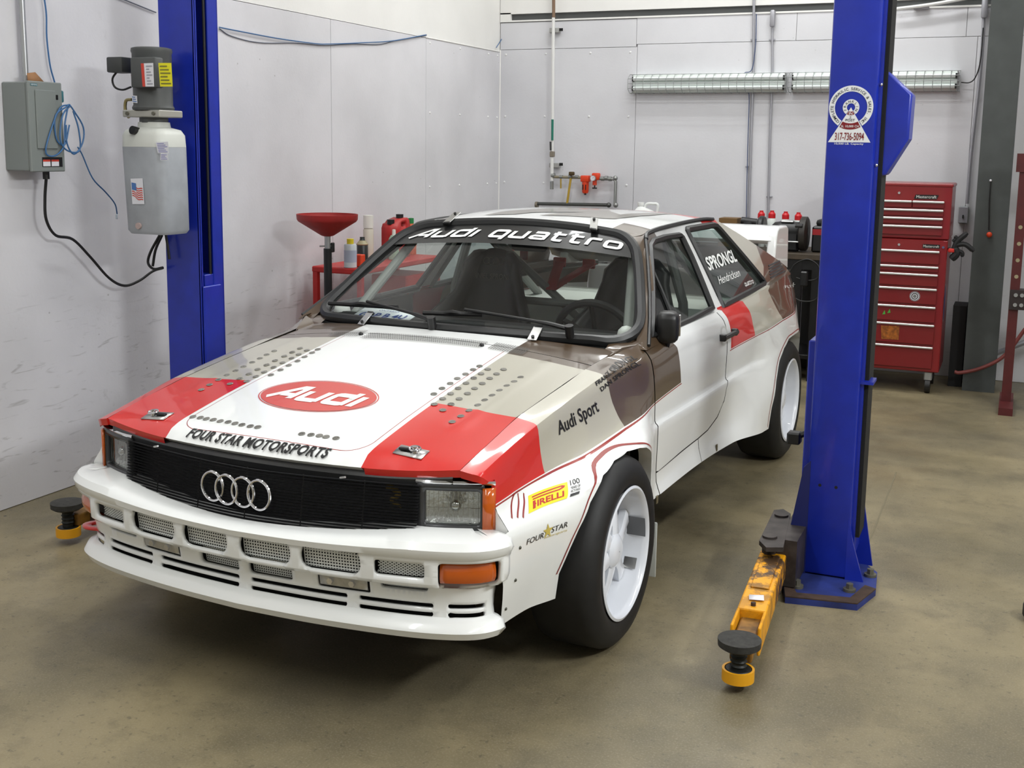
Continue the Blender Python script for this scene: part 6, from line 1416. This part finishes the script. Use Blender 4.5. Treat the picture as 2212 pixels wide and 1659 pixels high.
mb = MB(); mb.tube([bw((1296, 386), dx), bw((1326, 387), dx), bw((1330, 392), dx), bw((1328.5, 442), dx)], .0125, 10); obj('pipe', mb, PIPEG, al)
for px in ((1302, 386), (1310, 385), (1318, 386.5)):
    q = bw(px, dx); mb = MB(); mb.cyl(q - Vector((.012, 0, 0)), q + Vector((.012, 0, 0)), .018, 8); obj('pipe_fitting', mb, PIPEG, al)
for px in ((1329, 385), (1330, 443)): mb = MB(); mb.sphere(bw(px, dx), .02, 6); obj('pipe_elbow', mb, PIPEG, al)
mb = MB(); mb.tube([bw((1159, 440), dx + .01), bw((1318, 443), dx + .01)], .014, 10); mf = obj('manifold_pipe', mb, mat('pipe_dark', (86, 88, 86), .4, .7), al)
mb = MB(); q = bw((1159, 442), dx + .01); mb.cyl(q - Vector((.008, 0, 0)), q + Vector((.012, 0, 0)), .024, 12); obj('manifold_cap', mb, mat('valve_body', (140, 132, 118), .4, .6), mf); mb = MB(); mb.sphere(bw((1315, 443), dx + .01), .02, 6); obj('manifold_end', mb, MATS['pipe_dark'], mf)
# ---- wall lights with wire guards
def wall_light(xa, xb, label):
    t = empty('caged_wall_light', ((xa + xb) / 2, WY - .08, 1.965)); tag(t, label, 'wall light', 'caged tube lights on the back wall'); zc = 2.040; yf = WY - .075
    m = mat('reflector_metal', (230, 238, 234), .25, .35); mb = MB()
    pf = [(0.0, -.066), (-.045, -.066), (-.060, -.048), (-.050, -.022), (-.058, 0), (-.050, .022), (-.060, .048), (-.045, .066), (0, .066)]
    mb.grid([[(x, WY - .002 + a, zc + b) for a, b in pf] for x in (xa + .02, xb - .02)]); obj('reflector', mb, m, t, smooth=40)
    for s in (-.035, .035):
        mb = MB(); mb.cyl((xa + .03, WY - .072, zc + s), (xb - .03, WY - .072, zc + s), .015, 12); obj('tube', mb, mat('tube_glass_off', (226, 232, 230), .2), t)
        for x in (xa + .025, xb - .025): mb = MB(); mb.rbox((x, WY - .066, zc + s), (.012, .03, .034), .003, 1); obj('tube_socket', mb, BLKP, t)
    for x in (xa + .018, xb - .018): mb = MB(); mb.rbox((x, WY - .03, zc), (.006, .06, .135), .001, 1); obj('end_plate', mb, STEEL, t)
    n = 21; gp = [(-.005, -.070), (-.07, -.068), (-.115, -.035), (-.115, .035), (-.07, .068), (-.005, .070)]; WIRE = mat('guard_wire', (168, 172, 172), .4, .7)
    for i in range(n):
        x = xa + (xb - xa) * i / (n - 1); mb = MB(); mb.tube([(x, WY + a, zc + b) for a, b in gp], .0022, 4); obj('guard_wire', mb, WIRE, t)
    for a, b in gp[1:-1] + [(-.115, 0)]: mb = MB(); mb.tube([(xa, WY + a, zc + b), (xb, WY + a, zc + b)], .0024, 4); obj('guard_wire', mb, WIRE, t)
wall_light(-.845, .33, 'unlit tube light in a wire cage, left of the pair'); wall_light(.345, 1.485, 'unlit tube light in a wire cage, right one passing behind the blue post')
# ---- conduits on the back wall
def bline(px, d, r, nm, m, label, cat, n=4): P = [bw(c, d) for c in px]; mb = MB(); mb.tube(bez(P, n), r, 8); return thing(nm, mb, m, label, cat)
GALV = mat('conduit_grey', (158, 158, 164), .45, .4)
cda = bline([(1629, -30), (1628, 60), (1627, 160), (1622, 300), (1617, 470)], .02, .010, 'electrical_conduit', GALV, 'left of two thin grey conduits on the back wall', 'conduit', 3)
bline([(1634, 30), (1632, 100), (1624, 150), (1608, 158), (1602, 178), (1608, 198), (1618, 205), (1615, 320), (1612, 470)], .035, .003, 'network_cable', mat('dark_blue_cable', (52, 70, 110), .5), 'dark blue cable looping in front of the wall light', 'cable', 5)
cdb = bline([(1668, 60), (1668, 160), (1663, 300), (1659, 470)], .018, .0085, 'electrical_conduit', GALV, 'right of two thin grey conduits on the back wall', 'conduit', 3)
mb = MB(); q = bw((1669, 40), .03); mb.rbox(q, (.035, .045, .12), .012, 2); thing('junction_fitting', mb, GALV, 'grey conduit fitting at the top of the thin conduit', 'fitting')
for px in ((1628, 86), (1668, 86), (1617, 360), (1662, 425)):
    mb = MB(); mb.rbox(bw(px, .012), (.045, .008, .012), .002, 1); obj('pipe_strap', mb, GALV, cda if px[0] < 1640 else cdb)
q0 = bw((2085, 447), .04)
bline([(2126, 20), (2122, 100), (2113, 200), (2098, 330), (2089, 440)], .04, .012, 'electrical_conduit', GALV, 'grey conduit dropping to the switch box by the column', 'conduit', 4)
mb = MB(); q = bw((2127, 18), .045); mb.rbox(q, (.04, .05, .13), .012, 2); thing('junction_fitting', mb, GALV, 'grey conduit fitting beside the top of the column', 'fitting')
bline([(2124, 60), (2118, 130), (2108, 165), (2095, 178), (2076, 178)], .05, .004, 'power_cable', BLKR, 'short black cord feeding the right end of the wall light', 'cord', 5)
sb = empty('switch_box', tuple(bw((2081, 483), .03))); tag(sb, 'grey switch box at the end of the conduit above the gloves', 'switch'); c = bw((2081, 464), .03)
mb = MB(); mb.rbox(c, (.062, .055, .115), .005, 1); obj('box', mb, GREYB, sb); mb = MB(); mb.rbox(c + Vector((0, -.03, 0)), (.058, .005, .11), .002, 1); obj('cover_plate', mb, GALV, sb); mb = MB(); mb.rbox(c + Vector((0, -.038, -.01)), (.01, .014, .024), .003, 1); obj('toggle', mb, BLKP, sb)
bline([(1930, 20), (2010, 10), (2100, -6)], .06, .012, 'electrical_conduit', PIPEW, 'pale bent pipe above the back wall ledge at right', 'pipe', 4)
mb = MB(); q = bw((1990, 17), .03); mb.rbox(q, (.10, .04, .02), .003, 1); thing('ledge_junction', mb, GALV, 'small flat junction box on the back wall ledge', 'box')
# ---- steel column
mb = MB(); mb.b2((1.655, 4.75, 0), (1.855, 4.762, RH)); mb2_ = MB(); sc = struct(obj('trim_1', mb, mat('column_grey', (66, 70, 69), .55, noise=.12, nscale=10)))
mb = MB(); mb.b2((1.749, 4.762, 0), (1.761, 5.05, RH)); obj('column_web', mb, MATS['column_grey'], sc); mb = MB(); mb.b2((1.655, 5.05, 0), (1.855, 5.062, RH)); obj('column_flange', mb, MATS['column_grey'], sc)
pc = empty('pull_cord', (1.75, 4.735, 1.0)); tag(pc, 'black cord with orange end hanging on the grey column', 'pull cord')
P = [at(c, 1, 4.742) for c in ((2140, 392), (2137, 440), (2136, 497))]; mb = MB(); mb.tube(P, .004, 6); obj('cord', mb, BLKR, pc); q = at((2137, 507), 1, 4.735); mb = MB(); mb.sphere(q, .018, 6); obj('orange_grip', mb, ORG, pc); q = at((2140, 390), 1, 4.744); mb = MB(); mb.sphere(q, .008, 5); obj('hook_screw', mb, STW, pc)
# ================================================================== TOOL CHEST
TR = mat('tool_chest_red', (128, 20, 24), .38, coat=.3, noise=.05, nscale=5); TRD = mat('tool_chest_drawer', (118, 18, 22), .42, coat=.2); HND = mat('drawer_trim_silver', (216, 216, 212), .3, .4)
YF = 4.50; XL, XR = .88, 1.515
rc = empty('roller_cabinet', ((XL + XR) / 2, YF + .22, 0)); tag(rc, 'tall red roller tool cabinet with silver drawer trims', 'tool cabinet')
mb = MB(); mb.rbox(((XL + XR) / 2, YF + .235, .575), (XR - XL, .45, .86), .006, 1); obj('cabinet_body', mb, TR, rc)
zs = [.970, .935, .835, .785, .690, .573, .457, .313, .150]
def drawer(x0, x1, z1, z0, par, nm='drawer'):
    mb = MB(); mb.rbox(((x0 + x1) / 2, YF + .003, (z0 + z1) / 2), (x1 - x0, .016, z1 - z0 - .008), .003, 1); d = obj(nm, mb, TRD, par)
    mb = MB(); mb.rbox(((x0 + x1) / 2, YF - .012, z1 - .010), (x1 - x0, .018, .012), .003, 1); obj('drawer_trim', mb, HND, d); return d
DR_ = [drawer(XL + .03, XR - .045, a, b, rc) for a, b in zip([.940, .840, .790, .697, .580, .463, .318], [.845, .795, .702, .585, .468, .323, .165])]
def printc(s, x, z, w, h, m, par, y=YF - .0068, bold=.01):
    v, f = fit(text2d(s, 1, bold), x, z, w, h); mb = MB(); mb.add([(a, y, b) for a, b in v], f); return obj('lettering', mb, m, par)
mb = MB(); mb.b2((1.365, YF + .004, .953), (1.468, YF + .010, .977)); nb = obj('name_plate', mb, BLKP, rc); printc('Mastercraft', 1.369, .957, .095, .016, HND, nb, YF + .003)
for x, z, r in ((1.22, .968, .008), (1.49, .962, .008)): mb = MB(); mb.cyl((x, YF + .012, z), (x, YF - .002, z), r, 12); obj('lock', mb, CHROME, rc)
q = at((1976, 640), 1, YF - .006); 
mb = MB(); mb.lathe([(.001, YF - .0065), (.032, YF - .0065)], (q[0], 0, q[2]), 'y', 28); rs = obj('round_sticker', mb, STW, rc)
for r0, r1 in ((.027, .030), (.016, .021)): mb = MB(); mb.lathe([(r0, YF - .0075), (r1, YF - .0075)], (q[0], 0, q[2]), 'y', 28); obj('sticker_ring', mb, BLKP, rs)
mb = MB(); mb.lathe([(.001, YF - .0075), (.011, YF - .0075)], (q[0], 0, q[2]), 'y', 20); obj('sticker_centre', mb, mat('sticker_grey', (120, 122, 120), .5), rs)
P = [at(c, 1, YF - .0065) for c in ((1903, 703), (1943, 704), (1941, 734), (1904, 732))]; mb = MB(); mb.add(P, [(0, 1, 2, 3)]); st = obj('square_sticker', mb, mat('sticker_orange_brown', (150, 84, 24), .5, noise=.5, nscale=60), DR_[5])
for c in ((1910, 675), (1921, 672)): q = at(c, 1, YF - .0065); mb = MB(); mb.add([(q[0] - .012, YF - .0068, q[2] - .014), (q[0] + .008, YF - .0068, q[2] - .01), (q[0] + .002, YF - .0068, q[2] + .016)], [(0, 1, 2)]); obj('green_mark', mb, mat('sticker_green', (70, 160, 60), .5), DR_[4])
q = at((1898, 529), 1, YF - .002); mb = MB(); mb.lathe([(.001, YF - .002), (.014, YF - .002)], (q[0], 0, q[2]), 'y', 14); obj('fruit_sticker', mb, mat('sticker_pale_grey', (196, 196, 196), .5), rc)
mb = MB(); A = np.linspace(0, 2 * math.pi, 29)[:-1]; mb.add([(XR + .0015, YF + .06 + .055 * math.cos(a), .60 + .125 * math.sin(a)) for a in A], [tuple(range(28))]); os_ = obj('side_sticker', mb, STW, rc); mb = MB(); mb.add([(XR + .0025, YF + .06 + .047 * math.cos(a), .60 + .115 * math.sin(a)) for a in A], [tuple(range(28))]); obj('sticker_field', mb, mat('sticker_navy', (40, 48, 120), .5), os_)
for x in (XL + .06, XR - .065):
    for y in (YF + .06, YF + .40):
        mb = MB(); mb.cyl((x - .016, y, .05), (x + .016, y, .05), .05, 20); w = obj('caster_wheel', mb, BLKP, rc); mb = MB(); mb.rbox((x, y, .115), (.05, .06, .06), .006, 1); obj('caster_fork', mb, STEEL, w)
tc_ = empty('top_chest', ((XL + XR) / 2, YF + .22, 1.006)); tag(tc_, 'red top tool chest standing on the roller cabinet', 'tool chest')
mb = MB(); mb.rbox(((XL + XR) / 2 - .005, YF + .225, 1.187), (XR - XL + .02, .43, .355), .006, 1); obj('chest_body', mb, TR, tc_)
mb = MB(); mb.rbox(((XL + XR) / 2 - .005, YF + .225, 1.352), (XR - XL + .03, .44, .022), .006, 1); obj('chest_lid', mb, TR, tc_)
for a, b in ((.90, 1.10), (1.104, 1.282), (1.286, 1.478)): drawer(a, b, 1.257, 1.205, tc_)
for a, b in ((1.203, 1.152), (1.150, 1.100), (1.098, 1.030)): drawer(.90, 1.476, a, b, tc_)
mb = MB(); mb.cyl((1.20, YF + .012, 1.30), (1.20, YF - .002, 1.30), .008, 12); obj('lock', mb, CHROME, tc_)
mb = MB(); mb.prism([(1.292, 1.265), (1.43, 1.265), (1.44, 1.292), (1.302, 1.292)], lambda a, b, h: (a, YF + h, b), .002, .012); nb = obj('name_plate', mb, BLKP, tc_); printc('Mastercraft', 1.306, 1.27, .122, .018, HND, nb, YF + .001)
# gloves hung at the cabinet's side
gl = empty('work_gloves', (1.57, 4.52, .93)); tag(gl, 'black work gloves with red cuff hung beside the tool chest', 'gloves')
GLV = mat('glove_black', (20, 20, 22), .7)
for pts, r in (((( 2058, 545), (2068, 522), (2090, 503)), .017), (((2062, 530), (2085, 528), (2104, 543)), .016), (((2060, 540), (2078, 545), (2078, 555)), .012), (((2055, 560), (2066, 548), (2062, 535)), .024), (((2058, 522), (2066, 515), (2062, 510)), .012)):
    P = bez([at(c, 1, 4.53) for c in pts], 4); mb = MB(); mb.tube(P, [r * .8] + [r] * (len(P) - 2) + [r * .6], 8); obj('glove_finger', mb, GLV, gl)
q = at((2055, 541), 1, 4.52); mb = MB(); mb.rbox(q, (.04, .03, .025), .006, 1); obj('glove_cuff', mb, mat('cuff_red', (196, 40, 30), .6), gl)
mb = MB(); mb.rbox((1.53, 4.54, .95), (.03, .03, .02), .004, 1); obj('hook', mb, BLKP, gl)
# ================================================================== WORKBENCH AND WHAT STANDS ON IT
wbn = empty('workbench', (-.05, 4.85, 0)); tag(wbn, 'dark grimy workbench along the back wall behind the car', 'workbench')
BT_, BF = .872, 4.56
mb = MB(); mb.rbox((-.15, (BF + 5.19) / 2, BT_ - .02), (1.9, 5.19 - BF, .04), .004, 1); obj('bench_top', mb, mat('bench_wood_dark', (66, 56, 44), .7, noise=.3, nscale=12), wbn)
mb = MB(); mb.rbox((-.15, BF + .04, BT_ - .075), (1.86, .04, .07), .003, 1); obj('apron', mb, BLKP, wbn)
for x in (-1.02, -.2, .56, .70):
    for y in (BF + .05, 5.12): mb = MB(); mb.b2((x - .035, y - .035, 0), (x + .035, y + .035, BT_ - .04)); obj('leg', mb, BLKP, wbn)
mb = MB(); mb.rbox((-.15, BF + .3, .16), (1.8, .5, .03), .003, 1); obj('lower_shelf', mb, BLKP, wbn)
# bench grinder
gr = empty('bench_grinder', (.47, 4.72, BT_)); tag(gr, 'black bench grinder with a large wheel on the workbench', 'grinder')
gc = Vector(at((1705, 498), 1, 4.74)); GRK = mat('grinder_black', (26, 26, 28), .4)
mb = MB(); mb.lathe([(.001, -.12), (.035, -.12), (.055, -.10), (.062, -.06), (.062, .06), (.055, .10), (.03, .13), (.001, .13)], gc, 'x', 24); obj('motor_housing', mb, GRK, gr)
mb = MB(); mb.rbox((gc.x, gc.y, (BT_ + gc.z) / 2 + .001), (.15, .12, gc.z - BT_), .015, 1); obj('pedestal', mb, GRK, gr)
mb = MB(); mb.rbox(gc + Vector((-.01, -.01, .062)), (.085, .06, .012), .004, 1); obj('name_plate', mb, ALU, gr)
wc = Vector(at((1737, 505), 1, 4.74)); mb = MB(); mb.lathe([(.001, -.026), (.105, -.026), (.118, -.018), (.118, .018), (.105, .026), (.001, .026)], wc, 'x', 32); wh = obj('wheel_guard', mb, mat('guard_dark', (38, 34, 30), .55, noise=.3, nscale=30), gr)
mb = MB(); mb.cyl(gc, wc, .024, 12); obj('shaft', mb, GRK, gr)
lc = Vector((gc.x - .19, gc.y, gc.z)); mb = MB(); mb.lathe([(.001, -.022), (.085, -.022), (.095, -.01), (.095, .01), (.085, .022), (.001, .022)], lc, 'x', 28); obj('wheel_guard', mb, GRK, gr); mb = MB(); mb.cyl(gc, lc, .02, 10); obj('shaft', mb, GRK, gr)
mb = MB(); mb.rbox(wc + Vector((-.02, -.10, .06)), (.05, .03, .02), .004, 1, Matrix.Rotation(.6, 3, 'X')); obj('eye_shield', mb, GRK, gr)
mb = MB(); mb.rbox(wc + Vector((-.06, -.10, -.05)), (.09, .05, .008), .002, 1); obj('tool_rest', mb, ALU, gr)
# white squeeze bottles with red caps
for i, (px, lab) in enumerate((((1645, 456), 'leftmost white bottle with red cap on the workbench'), ((1668, 456), 'second white bottle with red cap from the left on the workbench'), ((1697.5, 458), 'third white bottle with red cap from the left, behind the grinder'), ((1725, 460), 'rightmost white bottle with red cap, behind the grinding wheel'))):
    q = at(px, 1, 5.02); t = empty('fluid_bottle', (q[0], 5.02, BT_)); tag(t, lab, 'bottle', 'white bottles with red caps on the workbench'); zt = q[2]
    mb = MB(); mb.lathe([(.001, BT_), (.034, BT_), (.036, BT_ + .02), (.036, zt - .10), (.032, zt - .065), (.024, zt - .05), (.001, zt - .05)], (q[0], 5.02, 0), 'z', 20); obj('bottle_body', mb, mat('bottle_white', (216, 222, 218), .4), t)
    mb = MB(); mb.lathe([(.026, zt - .05), (.026, zt - .02), (.016, zt - .006), (.001, zt - .006)], (q[0], 5.02, 0), 'z', 16); mb.cyl((q[0], 5.02, zt - .006), (q[0], 5.02, zt + .004), .014, 10); obj('cap', mb, mat('cap_red', (196, 22, 30), .45), t)
# battery charger box, brown box, vise, white jug
bc = empty('battery_charger', (.72, 4.80, BT_)); tag(bc, 'black and red charger case half hidden behind the blue post', 'charger'); q = at((1766, 515), 1, 4.72)
mb = MB(); mb.rbox((q[0] + .06, 4.80, BT_ + .09), (.20, .16, .18), .012, 1); bb = obj('case', mb, BLKP, bc); mb = MB(); mb.rbox((q[0] + .06, 4.80, BT_ + .20), (.16, .12, .05), .02, 2); obj('case_top', mb, BLKP, bc); mb = MB(); mb.add([(q[0] - .035, 4.718, BT_ + .12), (q[0] + .15, 4.718, BT_ + .12), (q[0] + .15, 4.718, BT_ + .16), (q[0] - .035, 4.718, BT_ + .16)], [(0, 1, 2, 3)]); obj('red_band', mb, mat('band_red', (150, 24, 30), .5), bb)
vq = at((1618, 480), 1, 4.9); vs_ = empty('bench_vise', (vq[0], 4.9, BT_)); tag(vs_, 'dark bench vise behind the rear spoiler', 'vise')
mb = MB(); mb.rbox((vq[0], 4.9, BT_ + .06), (.12, .14, .12), .012, 1); obj('vise_base', mb, GRK, vs_); mb = MB(); mb.rbox((vq[0], 4.9, vq[2] - .015), (.08, .10, .07), .02, 2); obj('vise_jaw', mb, GRK, vs_); mb = MB(); mb.cyl((vq[0] - .05, 4.88, vq[2] + .01), (vq[0] + .06, 4.88, vq[2]), .028, 12); obj('vise_screw', mb, GRK, vs_)
mb = MB(); q = at((1594, 483), 1, 4.9); mb.b2((q[0] - .12, 4.82, BT_), (q[0] + .01, 4.98, q[2] + .04)); thing('parts_carton', mb, mat('carton_brown', (110, 82, 44), .7), 'small brown carton beside the bench vise', 'box')
jq = at((1397, 445), 1, 4.95); jt = empty('white_jug', (jq[0], 4.95, BT_)); tag(jt, 'white plastic jug with a big handle seen over the car roof', 'jug')
JW = mat('jug_white', (226, 228, 226), .45)
zj = jq[2] + .018
loft([sect(0, .17, .12, jq[0], 4.95, BT_, .03), sect(0, .17, .12, jq[0], 4.95, zj - .10, .03), sect(0, .13, .10, jq[0] - .02, 4.95, zj - .05, .03), sect(0, .045, .045, jq[0] - .045, 4.95, zj - .025, .02), sect(0, .045, .045, jq[0] - .045, 4.95, zj - .012, .02)], 'jug_body', JW, jt)
mb = MB(); mb.tube(bez([(jq[0] - .02, 4.95, zj - .05), (jq[0] + .0, 4.95, zj - .005), (jq[0] + .05, 4.95, zj), (jq[0] + .085, 4.95, zj - .01), (jq[0] + .08, 4.95, zj - .09)], 5), .011, 8); obj('jug_handle', mb, JW, jt); mb = MB(); mb.cyl((jq[0] - .045, 4.95, zj - .012), (jq[0] - .045, 4.95, zj + .008), .026, 14); obj('jug_cap', mb, JW, jt)
# cords hanging under the bench
for lab, pts in (('black cord looped under the right end of the workbench', ((1705, 590), (1718, 570), (1745, 560), (1768, 575), (1766, 600), (1745, 606), (1720, 600))), ('second black cord hanging below the workbench', ((1712, 640), (1730, 650), (1755, 650), (1770, 640)))):
    P = [at(c, 1, BF - .03) for c in pts]; mb = MB(); mb.tube(bez(P, 5), .005, 6); thing('hanging_cable', mb, BLKR, lab, 'cord')
mb = MB(); mb.rbox(tuple(at((1737, 602), 1, BF - .05)), (.05, .05, .10), .008, 1); thing('power_strip', mb, BLKP, 'small black power strip with red switch on the bench leg', 'power strip')
# ================================================================== RIGHT EDGE: shop press and hoses
pr_ = empty('shop_press', (1.96, 4.3, 0)); tag(pr_, 'dark red shop press frame at the right edge of the photo', 'press')
PRD = mat('press_red', (78, 20, 21), .5, noise=.15, nscale=15)
t0, b0 = at((2199, 378), 1, 4.28), at((2174, 862), 1, 4.28)
mb = MB(); mb.b2((1.90, 4.28, .04), (1.955, 4.36, 1.50)); up = obj('upright', mb, PRD, pr_)
for z in (1.12, 1.02, .92, .82): mb = MB(); mb.cyl((1.93, 4.279, z), (1.93, 4.284, z), .012, 12); obj('pin_hole', mb, mat('hole_pale', (150, 140, 110), .6), up)
mb = MB(); mb.b2((1.90, 4.26, .62), (2.9, 4.38, .74)); cb = obj('crossbeam', mb, mat('beam_dark', (40, 30, 30), .5), pr_)
for x, z in ((1.935, .71), (1.97, .71), (1.935, .65), (1.97, .65)): mb = MB(); mb.cyl((x, 4.26, z), (x, 4.25, z), .012, 8); obj('beam_bolt', mb, STEEL, cb)
mb = MB(); mb.b2((2.85, 4.28, .04), (2.905, 4.36, 1.50)); obj('upright', mb, PRD, pr_); mb = MB(); mb.b2((1.88, 4.27, 1.45), (2.93, 4.37, 1.56)); obj('top_beam', mb, PRD, pr_)
for x in (1.93, 2.88): mb = MB(); mb.b2((x - .04, 4.06, 0), (x + .04, 4.58, .045)); obj('foot', mb, PRD, pr_)
P = [at(c, 1, 4.72) for c in ((2062, 803), (2075, 805), (2120, 795), (2170, 768), (2215, 710))]; mb = MB(); mb.tube(bez(P, 6), .012, 8); thing('red_hose', mb, mat('hose_dull_red', (120, 56, 52), .6), 'dull red air hose sagging past the foot of the column', 'hose')
P = [at(c, 1, 5.1) for c in ((2150, 764), (2225, 735))]; mb = MB(); mb.tube(P, .018, 8); thing('floor_pipe', mb, GALV, 'pale grey pipe low on the wall right of the column', 'pipe')
mb = MB(); q = at((2212, 1335), 2, .0); mb.lathe([(.001, 0), (.05, 0), (.062, .015), (.062, .05), (.05, .065), (.001, .065)], (q[0] + .055, q[1], 0), 'z', 20); thing('rubber_chock', mb, BLACK, 'black rubber block on the floor at the right edge', 'block')
mb = MB(); mb.b2((1.56, 4.86, 0), (1.645, 5.1, .55)); thing('dark_bin', mb, mat('bin_black', (12, 12, 13), .7), 'tall black bin between the tool chest and the column', 'bin')
